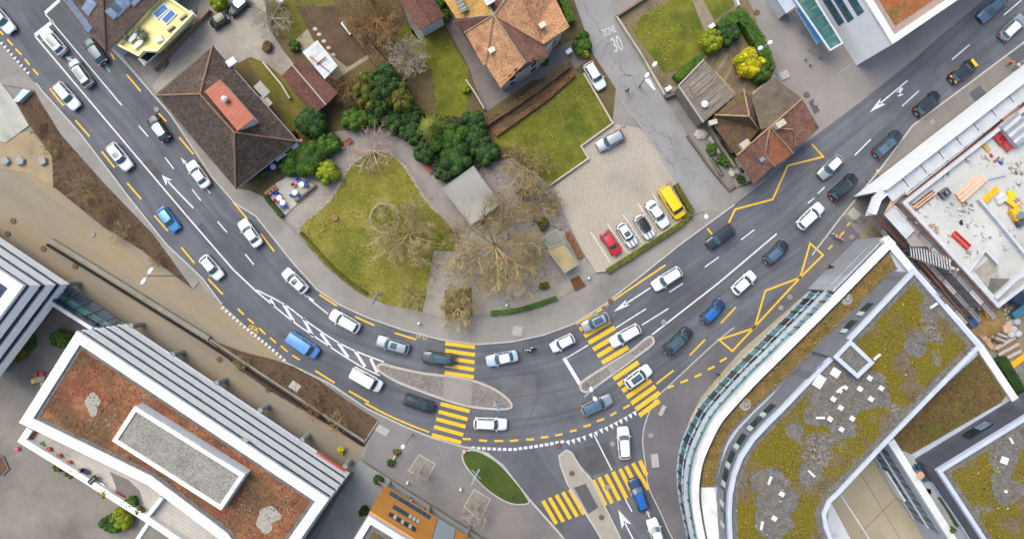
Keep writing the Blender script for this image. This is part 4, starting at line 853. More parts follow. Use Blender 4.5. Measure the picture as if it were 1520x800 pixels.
def block_far_left():
    Z = 12.4
    top = W3([(38,425,Z),(-150,308,Z),(-260,500,Z),(-60,600,Z),(-40,520,Z)])
    top = W3([(35,424,Z),(-150,300,Z),(-260,480,Z),(-90,590,Z)])
    t = building('white_stepped_block', 'corner of a white banded block with a small flat roof at the left edge', 'apartment building', top)
    banded(t, top, 3.2, 3, 3.0, Z); P_ = ccw(top); part(MB().prism(inset(P_, 1.2), 0, 3.2), 'ground_floor', mat('ground_floor_dark', '5c5750'), t)
    e = MB(); e.ribbon(P_, 1.4, 11.9, 12.45, off=.7, closed=True); part(e, 'parapet', WHT, t)
    part(MB().prism(inset(P_, 1), 11.9, 12.1), 'roof', mat('flat_roof_pink', '97897f', '877a70', None, 1, .9), t)
    e = MB(); e.ribbon(inset(P_, 2.3), .3, 12, 12.4, closed=True); part(e, 'inner_kerb', WHT, t)
    for (x, y) in [(24,369),(118,420)]:
        c = MB(); g0 = G(x-8, y, 0); c.tube((*G(x, y, 0), 0), (*G(x, y, 0), 3.2), .38, .38, 12); part(c, 'column', CONC, t)
block_far_left()
def glass_bridge():
    Z = 3.6
    t = thing('glass_footbridge', 'teal glazed link bridge between the two white banded blocks', 'footbridge', (*G(120,465,Z), 0), world=True)
    part(MB().prism(W3([(67,444,Z),(135,488,Z),(175,482,Z),(183,479,Z),(97,420,Z)]), 3.1, 3.3), 'deck', mat('deck_dark', '5a534b', '49433d', None, 1, .8), t)
    a, b = W3([(66,444,4.6),(136,488,4.6)]); part(MB().ribbon([a, b], .5, 3.2, 4.6), 'parapet', WHT, t); part(MB().ribbon([a, b], .25, 3.2, 4.4, off=.5), 'parapet_lining', NAVY, t)
    q0 = W3([(79,442,3.7),(92,427,3.7),(179,480,3.7),(156,484,3.7)])
    part(MB().prism(W3([(80,442,3.7),(87,434,3.7),(165,482,3.7),(152,484,3.7)]), 3.4, 3.55), 'glass_roof', TEAL, t)
    part(MB().prism(W3([(90,431,3.7),(98,422,3.7),(178,476,3.7),(165,482,3.7)]), 3.35, 3.5), 'dark_glazing', mat('dark_solar_glass', '26303e', '323c4a', None, 1, .15), t)
    for f in (.2, .42, .64, .86):
        p = MB(); a0 = Vector((*G(72,446,3.9), 3.9)).lerp(Vector((*G(140,488,3.9), 3.9)), f); b0 = Vector((*G(98,422,3.9), 3.75)).lerp(Vector((*G(182,478,3.9), 3.75)), f); p.tube(a0, b0, .07, n=6); part(p, 'crossbar', mat('dark_bar', '3a4046', None, None, 1, .5), t)
    p = MB(); [p.tube((*G(x, y), 0), (*G(x, y), 3.2), .15) for x, y in ((105,440),(160,475))]; part(p, 'support_post', STEEL, t)
glass_bridge()
# ---- orange timber fronted building, bottom
def timber_building():
    Z = 13.8; A_, B_ = G(571,720.4,3.0), G(676.8,785.5,3.0)
    dx = ((B_[0]-A_[0]), (B_[1]-A_[1])); l = math.hypot(*dx); dx = (dx[0]/l, dx[1]/l); nb = (dx[1], -dx[0])   # away from the street
    if nb[1] > 0: nb = (-nb[0], -nb[1])
    q = lambda s, w: (A_[0] + dx[0]*s + nb[0]*w, A_[1] + dx[1]*s + nb[1]*w)
    poly = [q(0, 0), q(40, 0), q(40, 16), q(0, 16)]
    t = building('timber_fronted_building', 'building with an orange timber facade and grey louvres, bottom edge', 'building', poly)
    walls(t, poly, 3.0, 13.3, mat('grey_core', '8b8b90', None, None, 1, .8), .1); part(MB().prism(inset(poly, 1.2), 0, 3.0), 'ground_floor', mat('ground_floor_dark', '5c5750'), t)
    A2, B2 = (q(0, 0), q(40, 0)); d = Vector((B2[0]-A2[0], B2[1]-A2[1])); n = Vector((d.y, -d.x))
    flip = n.dot(Vector(nb)) > 0
    if flip: A2, B2 = B2, A2
    S = (lambda s: 40 - s) if flip else (lambda s: s)
    def wq(mb, s0, s1, z0, z1, th, out): return wall_quad(mb, A2, B2, min(S(s0), S(s1)), max(S(s0), S(s1)), z0, z1, th, out)
    def sz(x, y): s, z = on_wall(x, y, A2, B2); return (S(s), z)
    s_a = sz(649.6,768.5)[0]; s_b = sz(676.8,785.5)[0]
    f = part(wq(MB(), 0, s_a, 3.0, 13.4, .2, .1), 'timber_facade', WOODF, t); f2 = part(wq(MB(), s_b, 40, 3.0, 13.4, .2, .1), 'timber_facade', WOODF, t)
    lv = MB()
    for k in range(26): wq(lv, s_a+.1, s_b-.1, 3.2 + k*.4, 3.2 + k*.4 + .16, .3, .12)
    part(lv, 'louvres', mat('louvre_grey', '98a2ab', None, None, 1, .5), t); part(wq(MB(), s_a, s_b, 3.0, 13.3, .1, .02), 'louvre_backing', mat('louvre_dark', '23303a', None, None, 1, .6), t)
    for (x0, y0, x1, y1, m) in [(579,730,637,772,BLUG),(584,750,622,776,BLUG),(578,761,616,788,GLS),(664,800,700,822,BLUG)]:
        a, b = sz(x0, y0), sz(x1, y1); h = 1.15
        w = part(wq(MB(), a[0], b[0], a[1]-.1, a[1]+h+.1, .12, .16), 'window', mat('navy_frame', '2b3a50', None, None, 1, .5), t)
        nseg = 7; L_ = b[0]-a[0]
        for k in range(nseg):
            sub(wq(MB(), a[0] + L_*k/nseg + .08, a[0] + L_*(k+1)/nseg - .08, a[1], a[1]+h, .05, .2), 'pane', (PLW if (m is GLS and k % 2) or (x0 == 584 and k > 3) else m), w, t)
    e = MB(); rp = W3([(546,761.5,Z),(521,801,Z),(480,870,Z),(640,960,Z),(720,868,Z),(609,801,Z)]); rp = [q(.2, .35), q(40, .35), q(40, 16), q(.2, 16)]
    e.ribbon(ccw(rp), .8, 13.2, Z, off=.4, closed=True); part(e, 'parapet', WHT, t); part(MB().prism(inset(rp, .8), 13.2, 13.36), 'gravel_strip', GRV, t); part(MB().prism(inset(rp, 1.6), 13.2, 13.45), 'planted_roof', SED_B, t)
    for (x, y) in [(578,715),(637,752),(693,789)]:
        c = MB(); c.tube((*G(x, y), 0), (*G(x, y), 3.0), .33, .33, 12); part(c, 'column', CONC, t)
    return t
timber_building()

# ---- the big curved building, lower right
WC = [(1319.7,350.4),(1280,391),(1225,447),(1175,497),(1140,532),(1123.5,548),(1107,565),(1084,590),(1060,618),(1043,650),(1030.5,680),(1024.5,710),(1023,740),(1026.5,770),(1032,800),(1045,860),(1050,900)]
def curved():
    Z = 8.6
    west = smooth(WC, 3); w3 = [G(x, y, Z) for x, y in west]
    Aout = [(1357,399),(1457,514),(1354,620),(1318,657),(1246,733.6),(1233,746),(1226,764),(1229,782),(1235,798),(1255,840),(1290,900),(1090,900),(1081.5,797),(1080,764),(1081.5,734),(1087.5,704),(1098,677),(1116,650),(1140,624.5),(1160,605),(1203,560),(1233,530),(1259,502.5)]
    A3 = [G(x, y, 13.5) for x, y in Aout]
    wi_ = side_pts(w3, .7); low = wi_ + [G(1290,900,13.5), G(1255,840,13.5), G(1235,798,13.5), G(1229,782,13.5), G(1226,764,13.5), G(1233,746,13.5), G(1246,733.6,13.5), G(1318,657,13.5), G(1340,640,13.5), G(1461,514,Z), G(1359.6,399,Z)]
    t = building('curved_office_building', 'large curved building with mossy gravel roof and white parapets, lower right', 'office building', A3)
    part(MB().prism(low, 0, 8.0), 'lower_storeys', mat('facade_core', '9aa4b4', 'a6afbe', None, .5, .5), t)
    # parapet with its inner gap
    e = MB(); e.ribbon(w3, .9, 7.7, 8.6, off=.88); part(e, 'parapet', WHT, t)
    e = MB(); e.ribbon(w3, .12, 8.0, 8.35, off=1.6); part(e, 'parapet_gap_shade', mat('dark_gap', '2e3238', None, None, 1, .6), t)  # dark strip painted for the shaded gap inside the parapet
    e = MB(); e.ribbon([G(1319,350,Z), G(1359.6,399,Z), G(1461,514,Z)], 1.0, 7.6, 8.62, off=-.5); part(e, 'parapet', WHT, t)
    # facade of the straight part: grey shingles, then glass storeys with mullions, silver spandrel above
    def seg(i0, i1): return w3[i0:i1]
    wl_ = [math.hypot(w3[i+1][0]-w3[i][0], w3[i+1][1]-w3[i][1]) for i in range(len(w3)-1)]; cum = [0]
    for l in wl_: cum.append(cum[-1] + l)
    def pt(s):
        for i in range(len(wl_)):
            if s <= cum[i+1] or i == len(wl_)-1:
                f = (s-cum[i])/wl_[i]; return (w3[i][0]*(1-f)+w3[i+1][0]*f, w3[i][1]*(1-f)+w3[i+1][1]*f)
    def run(s0, s1, n): return [pt(s0 + (s1-s0)*k/n) for k in range(n+1)]
    S1 = 10.4
    part(MB().ribbon(run(.1, S1, 3), .3, 0, 7.6, off=.15), 'shingle_cladding', rows(mat('grey_shingles', '8d929c', '999ea8', None, 1, .7, famt=.1), 1.0, .5, 45, .06, .75, vary=.05), t)
    side = -1
    tot = cum[-1]
    part(MB().ribbon(run(S1, 18.5, 3), .28, 0, 7.6, off=.65), 'glass_storey', TEAL, t)
    part(MB().ribbon(run(18.5, tot-.5, 30), .30, 0, 6.2, off=.65), 'glass_storey', TEAL, t)
    part(MB().ribbon(run(2, tot-.5, 40), 1.0, 5.6, 5.8, off=.45), 'silver_spandrel', rows(mat('silver_panels', 'a4acba', 'b2b9c5', None, .6, .35, metal=.3, famt=.03), 3, 9, 20, .03, .85, vary=.04), t)
    part(MB().ribbon(run(S1, tot-.5, 36), .5, 3.0, 3.12, off=.6), 'ledge', LBL, t); part(MB().ribbon(run(S1, tot-.5, 36), .5, .0, .35, off=.6), 'plinth', mat('pale_blue_plinth', '98a8b8', None, None, 1, .6), t)
    n = int((tot-S1)/1.25)
    for k in range(n):
        s = S1 + .3 + k*1.25; a, b = pt(s), pt(s+.25); top = 7.4 if s < 18.5 else 6.15
        part(MB().ribbon([a, b], .34, .3, top, off=.55), 'mullion', (GLS if k % 2 else mat('mullion_blue', '6f87a0', None, None, 1, .5)), t)
        if k % 3 == 1:
            part(MB().ribbon([pt(s+.3), pt(s+1.15)], .34, .6, 5.0, off=.6), 'dark_pane', GLS, t)
    # terrace: golden grass strip, gravel edge, white floor at the south
    out = [(1317,369),(1225,460),(1130,553),(1092,592),(1069,623),(1053,652),(1042,684),(1038.6,722)]; inn = [(1059,722),(1064,689),(1075,653),(1094,627),(1140,582),(1168,556),(1329,395)]
    part(MB().prism([G(x, y, 8.05) for x, y in smooth(out, 3)] + [G(x, y, 8.05) for x, y in smooth(inn, 3)], 7.9, 8.16), 'terrace_planting', SED_G, t)
    part(MB().ribbon([G(x, y, 8.05) for x, y in smooth(inn, 3)], .45, 7.9, 8.12, off=-.2), 'gravel_strip', GRV, t)
    part(MB().prism([G(x, y, 8.05) for x, y in [(1038,723),(1060,723),(1066,760),(1075,800),(1085,860),(1046,860),(1036,800),(1033,750)]], 7.9, 8.1), 'terrace_floor', WHT, t)
    for (x, y, r) in [(1256,444,.55),(1106,600,.55)]:
        b = MB(); b.lathe(P(x, y, 8.1), [(r*1.6, 0), (r*1.5, .12), (r*.4, .12), (r*.4, .5), (.1, .55)], 12); part(b, 'roof_vent', CONC, t)
    for (x, y, rr) in [(1243,479,20),(1255,460,30),(1163,492+4,45),(1151,569-60,45),(1047,710,0)]:
        pass
    # upper storey
    up = part(MB().prism(inset(A3, .25), 8.0, 13.2), 'upper_storey', DKM, t)
    part(MB().prism(inset(A3, .2), 13.15, 13.25), 'roof', MOSSR, t)
    e = MB(); e.ribbon(ccw(A3), .5, 12.9, 13.55, off=.25, closed=True); part(e, 'roof_parapet', LBL, t)
    e = MB(); e.ribbon(ccw(A3), .8, 13.2, 13.27, off=.9, closed=True); part(e, 'gravel_strip', GRV, t)
    # windows of the upper storey, found on the wall line between the traced corners
    AI = inset(A3, .25)
    def win_on(x, y, w=1.2, h=1.7):
        g = P(x, y, 10.6); best = None
        for i in range(len(AI)):
            a, b = Vector(AI[i]), Vector(AI[(i+1) % len(AI)]); d = b-a; L = d.length; d.normalize(); s = (Vector((g.x, g.y))-a).dot(d); dist = (Vector((g.x, g.y)) - (a + d*max(0, min(L, s)))).length
            if best is None or dist < best[0]: best = (dist, AI[i], AI[(i+1) % len(AI)], s, L)
        _, a, b, s, L = best; s = max(w+.1, min(L-w-.1, s)) if L > 2*w+.3 else L/2
        f = part(wall_quad(MB(), a, b, s-w, s+w, 9.7, 9.7+h, .2, .06), 'window', mat('navy_frame', '2b3a50'), t)
        sub(wall_quad(MB(), a, b, s-w+.1, s+.3*w, 9.8, 9.6+h, .1, .12), 'pane', mat('deep_teal', '17403f', '0f2f33', None, 1, .12), f, t)
        sub(wall_quad(MB(), a, b, s+.35*w, s+w-.1, 9.8, 9.6+h, .1, .12), 'blind', mat('pale_blind', 'a9b4b8', None, None, 1, .5), f, t)
    for (x, y) in [(1283,459),(1258,484),(1146,598),(1122,623),(1101,648),(1085,677),(1074,708),(1068.5,741),(1070,775)]: win_on(x, y)
    # stair-head box beside the notch
    Bx = W3([(1262,503.6,14.6),(1298,538,14.6),(1273,562,14.6),(1237,530,14.6)]); bx = part(MB().prism(Bx, 8.1, 14.4), 'lift_head', DKM, t)
    e = MB(); e.ribbon(ccw(Bx), .5, 14.3, 14.65, off=.25, closed=True); sub(e, 'parapet', LBL, bx, t); sub(MB().prism(inset(Bx, .4), 14.35, 14.45), 'gravel_roof', GRV, bx, t)
    # bare gravel around the roof outlets and the pavers (exact spots)
    g = MB()
    def blob(x, y, rx, ry, sd, rot=0): 
        c = G(x, y, 13.27); r_ = random.Random(sd); n_ = 22; ph = [r_.uniform(0, 6) for _ in range(3)]
        return [(c[0] + math.cos(a+rot)*rx*(1+.12*math.sin(2*a+ph[0])+.1*math.sin(5*a+ph[1])), c[1] + math.sin(a+rot)*ry*(1+.12*math.sin(3*a+ph[2])+.08*math.sin(6*a+ph[0]))) for a in (2*math.pi*k/n_ for k in range(n_))]
    for i, (x, y, rx, ry) in enumerate([(1386,455,1.9,1.6),(1359,512,1.4,1.6),(1203,702,1.6,1.8),(1262,590,4.6,1.9),(1243,608,2.6,2.4),(1285,575,3.2,2.2),(1252,636,1.9,1.4),(1143,716,2.4,1.9),(1153,745,2.6,2.2),(1148,775,2.4,2.2),(1208,618,1.5,1.3),(1180,640,1.2,1.2),(1232,578,3,1.4),(1245,560,3.4,2.4)]):
        part(MB().prism(blob(x, y, rx, ry, i), 13.2, 13.262 + i*.0044), 'gravel_patch', GRV, t)
    for i, (x, y) in enumerate([(1240,553),(1216,566),(1291,561),(1276.5,577),(1308,576),(1293,592),(1248,605),(1237,592),(1232,621.5),(1265,621),(1249,637),(1160.5,733),(1149.5,769),(1255,575),(1247,580)]):
        s = {0:1.1, 1:1.7}.get(i, .62 if i < 13 else .5); b = MB(); b.box((*G(x, y, 13.4), 13.4), (s*(1.0 if i != 1 else .7), s*.95, .16), R(-33)); part(b, 'paving_slab', WHT, t)
    for (x, y, a) in [(1386.5,454,35),(1205,703,-45),(1143,713,70),(1131,780,80),(1218,620,0),(1302,530,40),(1247,578,40)]:
        b = MB(); b.box((*G(x, y, 13.45), 13.4), (1.1, .28, .22), R(a)); b.box((*G(x, y, 13.5), 13.55), (.9, .14, .12), R(a)); part(b, 'roof_outlet', WHT, t)
    return t
curved()
def east_wing():
    Z = 8.6
    L2 = [G(1461,514,Z), G(1520,602,Z), G(1570,680,Z), G(1640,800,Z), G(1640,930,Z), G(1460,900,Z), G(1408,800,Z), G(1318,657,Z), G(1355,625,11.5), G(1440,530,11.5)]
    t = building('rear_office_wing', 'rear wing with brown planted terrace and a mossy roof, lower right corner', 'office building', L2)
    part(MB().prism(L2, 0, 8.01), 'lower_storeys', mat('facade_core', '9aa4b4'), t)
    e = MB(); e.ribbon([G(1457,512,Z), G(1461,514,Z), G(1520,602,Z), G(1570,680,Z), G(1640,800,Z)], 1.0, 7.6, 8.6, off=-.5); part(e, 'parapet', WHT, t)
    e = MB(); e.ribbon([G(1318,657,Z), G(1365,731,Z), G(1408,800,Z), G(1460,890,Z)], 1.0, 7.6, 8.6, off=.5); part(e, 'parapet', WHT, t)
    part(MB().prism(W3([(1452,526,8),(1494,584,8),(1484,597,8),(1352,673,8),(1338,668,8),(1320,650,8),(1350,620,8)]), 7.95, 8.2), 'terrace_planting', SED_B, t)
    part(MB().prism(W3([(1336,672,8),(1352,673,8),(1391,700,9),(1440,775,9),(1480,830,9),(1440,830,8),(1362,712,8)]), 7.95, 8.06), 'terrace_floor', mat('terrace_concrete', '93959a', '82858b', 'a5a7aa', .4, .85, famt=.12), t)
    part(MB().prism(W3([(1484,597,8),(1496,583,8),(1515,610,8),(1510,618,8)]), 7.95, 8.07), 'terrace_floor', mat('terrace_concrete', '93959a'), t)
    up = [G(1391,698,13.5), G(1520,619,13.5), G(1640,545,13.5), G(1760,760,13.5), G(1560,960,13.5), G(1458,800,13.5)]
    part(MB().prism(inset(up, .25), 8.0, 13.2), 'upper_storey', DKM2, t); part(MB().prism(inset(up, .2), 13.15, 13.25), 'roof', MOSSR, t)
    e = MB(); e.ribbon(ccw(up), .5, 12.9, 13.55, off=.25, closed=True); part(e, 'roof_parapet', LBL, t); e = MB(); e.ribbon(ccw(up), .8, 13.2, 13.27, off=.9, closed=True); part(e, 'gravel_strip', GRV, t)
    g = MB()
    for i, (x, y, rx, ry) in enumerate([(1490,682,1.9,2.4),(1495,728,2.2,1.8),(1505,655,1.5,2),(1486,705,1.2,1.4)]):
        c = G(x, y, 13.27); g = MB(); g.prism([(c[0]+rx*(1+.15*math.sin(3*a+i))*math.cos(a), c[1]+ry*(1+.12*math.cos(4*a))*math.sin(a)) for a in (k*math.pi/10 for k in range(20))], 13.2, 13.262+.0044*i)
        part(g, 'gravel_patch', GRV, t)
    for (x, y, s) in [(1491,683,.9),(1493,729,.35)]:
        b = MB(); b.box((*G(x, y, 13.4), 13.4), (s, s, .16), R(-20)); part(b, 'paving_slab', WHT, t)
    b = MB(); b.box((*G(1501.5,654,13.45), 13.4), (.8, .25, .22), R(-60)); part(b, 'roof_outlet', WHT, t)
    u2 = inset(up, .25); A_, B_ = G(1391,698,13.3), G(1520,619,13.3)
    d = Vector((B_[0]-A_[0], B_[1]-A_[1])); n = Vector((d.y, -d.x))
    if n.dot(Vector((-1, 1))) < 0: A_, B_ = B_, A_
    s, z = on_wall(1441, 636, A_, B_); f = part(wall_quad(MB(), A_, B_, s-2.0, s+1.6, 9.4, 11.0, .2, .1), 'window', GLS, t); sub(wall_quad(MB(), A_, B_, s-1.9, s-.2, 9.6, 10.9, .1, .16), 'pane', SKYG, f, t)
    # courtyard facade: blue framed glass strips
    A_, B_ = G(1318,657,Z), G(1408,800,Z); d = Vector((B_[0]-A_[0], B_[1]-A_[1])); n = Vector((d.y, -d.x))
    if n.dot(Vector((-1, -.5))) < 0: A_, B_ = B_, A_
    L = d.length
    for z in (1.2, 4.6):
        f = part(wall_quad(MB(), A_, B_, .2, L-.2, z, z+2.2, .2, .06), 'window_band', mat('pale_facade_glass', '8d9da8', '7d8d9a', None, 1, .25), t)
        for k in range(11): sub(wall_quad(MB(), A_, B_, .6 + k*1.4, 1.5 + k*1.4, z+.2, z+1.9, .1, .12), 'pane', (GLS if k % 2 else BLUG), f, t)
        part(wall_quad(MB(), A_, B_, 0, L, z-.35, z-.1, .2, .3), 'ledge', LBL, t)
    f = part(wall_quad(MB(), A_, B_, L*.42, L*.75, .5, 2.6, .3, .5), 'bay', WHT, t)
    g = MB(); g.tube(P(1368,690,8.6), P(1440,800,9.4), .07, n=6); g.ribbon(W3([(1370,690,9),(1440,800,9)]), .3, 8, 9.0); part(g, 'terrace_divider', LBL, t)
    return t
east_wing()
mb = MB(); mb.prism(GP([(1247,733.6),(1302,679.6),(1376.5,800),(1400,860),(1245,860),(1228,790),(1229,750)], 0), 0, 0.3)
zc = struct(MB().prism(W3([(1230,700,0),(1318,640,0),(1400,860,0),(1240,900,0),(1190,760,0)]), -.1, 0.25), 'courtyard_floor', mat('courtyard_concrete', '9a8f7b', 'a69b86', '83796a', .15, .9, famt=.15, fscale=4, scale3=.08))
j = MB(); j.ribbon(W3([(1275,700),(1330,790),(1345,820)]), .08, .256); j.ribbon(W3([(1330,737),(1275,790)]), .08, .2565); struct(j, 'paving_joint', mat('joint', '5c564b', None, None, 1, .9))
j = MB(); j.ribbon(W3([(1247,733.6),(1290,800),(1310,840)]), .18, .25, .32); struct(j, 'white_kerb', WHT)
j = MB(); j.prism(W3([(1230,740),(1262,800),(1290,850),(1240,850),(1226,780)]), .2, .3); struct(j, 'light_well', WHT)
# ================================================================= vehicles
def paint(name, c, metal=0.0, rough=0.32): return mat('paint_' + name, c, None, None, 1, rough, metal, famt=0, coat=0.5, coord='obj')
CAR = dict(white=paint('white', 'cfd2d6'), silver=paint('silver', '9aa0a8', .5), blue=paint('blue', '3f80bd', .2), darkblue=paint('dark_blue', '1c3b63', .3), steelblue=paint('steel_blue', '4f6680', .3),
           navygrey=paint('navy_grey', '28303c', .3), black=paint('black', '14161b', .2), grey=paint('grey', '3c424c', .3), teal=paint('dark_teal', '2f4450', .3), red=paint('red', 'b01828'), yellow=paint('yellow', 'e0b800', 0),
           paleblue=paint('pale_blue', 'a9bccd', .3), brightblue=paint('bright_blue', '1e5fae', .2), lightvan=paint('van_blue', '5587c4', .2))
WIN = mat('car_glass', '3a515a', None, None, 1, 0.06, famt=0, spec=0.8); TYRE = mat('tyre', '16161a', None, None, 1, .9, famt=0); RIM = mat('alloy', 'a0a3a8', None, None, 1, .35, .8, famt=0)
HL = mat('headlight_glass', 'c5ccd2', None, None, 1, .1, famt=0); TL = mat('tail_light', 'a01018', None, None, 1, .25, famt=0); BLK = mat('black_plastic', '1a1b1f', None, None, 1, .6, famt=0); PLATE = mat('number_plate', 'd9d9d6', None, None, 1, .5, famt=0)
KIND = dict(  # hood end, screen top, roof end, rear glass foot (share of length from the nose); heights: nose, belt, roof
    sedan=(.27,.42,.74,.88,.68,.95,1.43,1.80), hatch=(.25,.40,.84,.96,.70,.96,1.48,1.76), wagon=(.26,.39,.90,.985,.70,.96,1.48,1.82), suv=(.25,.37,.88,.975,.80,1.05,1.65,1.86),
    mini=(.26,.37,.88,.97,.72,.95,1.42,1.70), van=(.15,.26,.965,.99,.85,1.15,1.95,1.92), mpv=(.19,.34,.90,.98,.78,1.02,1.65,1.80), smart=(.2,.36,.88,.97,.75,.98,1.52,1.60), pickup=(.25,.37,.88,.975,.80,1.05,1.65,1.86))
def make_car(label, px, py, ang, L, kind, col, roof=None, sun=False, rails=None, stripes=False, taxi=False, group='cars in the queue on the main road', cat='car', name='parked_car'):
    a, b, c, d, zn, zb, zr, Wd = KIND[kind]; L = L / 10 * .985
    g = P(px, py, .75); t = thing(name, label, cat, (g.x, g.y, 0), R(ang), group)
    X = lambda f: L*(.5 - f); hw = Wd/2; pm = CAR[col]; rm = CAR[roof] if roof else pm
    # body: rings along the length
    st = [0, .012, .035, .08, .15, a*.85, a, (a+b)/2+.03, .45, .6, .75, d-.06, d, .975, .992, 1.0]
    st = sorted(set(round(min(1, max(0, s)), 4) for s in st)); rings = []
    def wid(f):
        e = min(f, 1-f)*L; r = .62 if f < .5 else .42
        k = 1 if e >= r else .62 + .38*math.sqrt(max(0, 1-((r-e)/r)**2)) if f < .5 else .74 + .26*math.sqrt(max(0, 1-((r-e)/r)**2))
        return hw*k*(1 - .035*abs(f-.5)*2)
    def deck(f):
        if f < a: q = f/a; return zn + (zb-.02-zn)*(q**.55)
        if f > d: return zb + .0 - .12*((f-d)/max(.01, 1-d))**2
        return zb
    vs, fs = [], []
    for f in st:
        w, z = wid(f), deck(f); low = .24 + (.12 if f < .02 or f > .99 else 0)
        ring = [(-w*.9, low), (-w, .42), (-w, .62), (-w*.985, z-.10), (-w*.9, z-.015), (-w*.5, z+.02), (0, z+.03), (w*.5, z+.02), (w*.9, z-.015), (w*.985, z-.10), (w, .62), (w, .42), (w*.9, low)]
        vs += [(X(f), y, zz) for y, zz in ring]
    m = 13
    for i in range(len(st)-1):
        for j in range(m): k = (j+1) % m; fs.append((i*m+j, i*m+k, (i+1)*m+k, (i+1)*m+j))
    fs += [tuple(range(m)), tuple(range((len(st)-1)*m, len(st)*m))[::-1]]
    body = part(MB().add(vs, fs), 'body', pm, t, True)
    # cabin
    wb, wt = hw*.9, hw*.72; bow = .22 if kind != 'van' else .12
    if kind in ('van',): wt = hw*.82
    def bf(u, v, o=0):   # windscreen
        y0, y1 = u*wb, u*wt; x0 = X(a) - bow*u*u; x1 = X(b) - bow*.6*u*u; return Vector((x0+(x1-x0)*v, y0+(y1-y0)*v, zb+(zr-.03*u*u-zb)*v)) + Vector((.5, 0, .85))*o
    def br(u, v, o=0):
        y0, y1 = u*wb*.97, u*wt*.95; x0 = X(d) + bow*.5*u*u; x1 = X(c) + bow*.4*u*u; return Vector((x0+(x1-x0)*v, y0+(y1-y0)*v, zb+(zr-.05-.03*u*u-zb)*v)) + Vector((-.6, 0, .8))*o
    def bs(s):
        def f_(u, v, o=0):   # u 0..1 front to rear
            p0 = bf(s, v); p1 = br(s, v); p = p0.lerp(p1, u); p.y += s*.03*math.sin(math.pi*u); return p + Vector((0, s*.9, .35))*o
        return f_
    def bt(u, v, o=0):
        p = bf(u, 1).lerp(br(u, 1), v); p.z += .035*math.sin(math.pi*v)*(1-.3*u*u) + .015*(1-u*u); return p + Vector((0, 0, 1))*o
    def patch(mb, fn, u0, u1, v0, v1, nu, nv, o=0.0, taper=0):
        n0 = len(mb.v); pts = []
        for j in range(nv+1):
            for i in range(nu+1): pts.append(fn(u0+(u1-u0)*i/nu, v0+(v1-v0)*j/nv, o))
        mb.add(pts, [(j*(nu+1)+i, j*(nu+1)+i+1, (j+1)*(nu+1)+i+1, (j+1)*(nu+1)+i) for j in range(nv) for i in range(nu)]); return mb
    cb = MB(); patch(cb, bf, -1, 1, 0, 1, 6, 2); patch(cb, br, -1, 1, 0, 1, 6, 2); patch(cb, bs(1), 0, 1, 0, 1, 6, 2); patch(cb, bs(-1), 0, 1, 0, 1, 6, 2)
    part(cb, 'pillars', pm, t, True)
    part(patch(patch(MB(), bt, -1, 1, 0, 1, 6, 6), bt, -.98, .98, .01, .99, 6, 6, .012), 'roof', rm, t, True)
    part(patch(MB(), bf, -.93, .93, .05, .95, 6, 2, .012), 'windscreen', WIN, t, True)
    part(patch(MB(), br, -.86, .86, .18, .88, 6, 2, .012), 'rear_window', WIN, t, True)
    for s in (1, -1):
        w1 = (.06, .50, .94) if kind not in ('van',) else (.04, .3, .5)
        part(patch(MB(), bs(s), w1[0], w1[1]-.015, .12, .86, 3, 2, .012), 'side_window', WIN, t, True)
        part(patch(MB(), bs(s), w1[1]+.015, w1[2], .12, .86, 3, 2, .012), 'side_window', WIN, t, True)
        x = X(a+.05); mb = MB(); mb.lathe((x, s*(hw+.09), zb+.02), [(.02,-.07),(.1,-.05),(.12,.02),(.08,.08),(.02,.09)], 8, sx=.7); part(mb, 'wing_mirror', (BLK if col in ('white','silver') and kind in ('van',) else pm), t, True)
        hb = MB(); hb.lathe((X(.045), s*hw*.68, zn-.05), [(.05,-.06),(.2,-.03),(.22,.03),(.12,.075),(.02,.08)], 10, sx=.9, sy=.75, rot=-s*.5); part(hb, 'headlight', HL, t, True)
        tb = MB(); tb.box((X(.985), s*hw*.76, (zb if kind not in ('van',) else 1.1)-.11), (.15, .3, .24), -s*.25); part(tb, 'tail_light', TL, t)
        for fx in (.17, .83):
            r = .33 if kind not in ('suv','van','mpv') else .36
            wm = MB(); wm.tube((X(fx), s*(hw-.17), r), (X(fx), s*(hw+.012), r), r, n=16); w_ = part(wm, 'tyre', TYRE, t); rmb = MB(); rmb.tube((X(fx), s*(hw-.05), r), (X(fx), s*(hw+.02), r), r*.64, n=10); sub(rmb, 'rim', RIM, w_, t)
    if sun:
        part(patch(MB(), bt, -.72, .72, .06 if sun == 1 else .12, .80 if sun == 1 else .5, 5, 5, .02), 'sunroof', WIN, t, True)
    if rails:
        for s in (1, -1):
            rb = MB(); pts = [bt(s*.93, v, .05) for v in (.05, .2, .4, .6, .8, .95)]
            for p, q in zip(pts, pts[1:]): rb.tube(p, q, .025, n=5)
            part(rb, 'roof_rail', (BLK if rails == 'black' else RIM), t)
    ub = MB(); ub.box((0, 0, .26), (L*.9, Wd*.86, .26)); part(ub, 'underbody_shade_box', BLK, t)  # dark box added under the body, blocks light to deepen the contact shadow
    # bumpers, grille, plates, bonnet seam
    gb = MB(); gb.box((X(.004), 0, .5), (.08, hw*1.0, .26)); part(gb, 'grille', BLK, t)
    pb = MB(); pb.box((X(1.0)-.02, 0, .62), (.03, .5, .12)); part(pb, 'number_plate', PLATE, t)
    sb = MB(); wi = [-(hw*.8), -hw*.4, 0, hw*.4, hw*.8]
    sb.ribbon([(X(a-.012) - .16*(y/hw)**2, y) for y in wi], .035, zb+.028); part(sb, 'wiper_cowl', BLK, t)
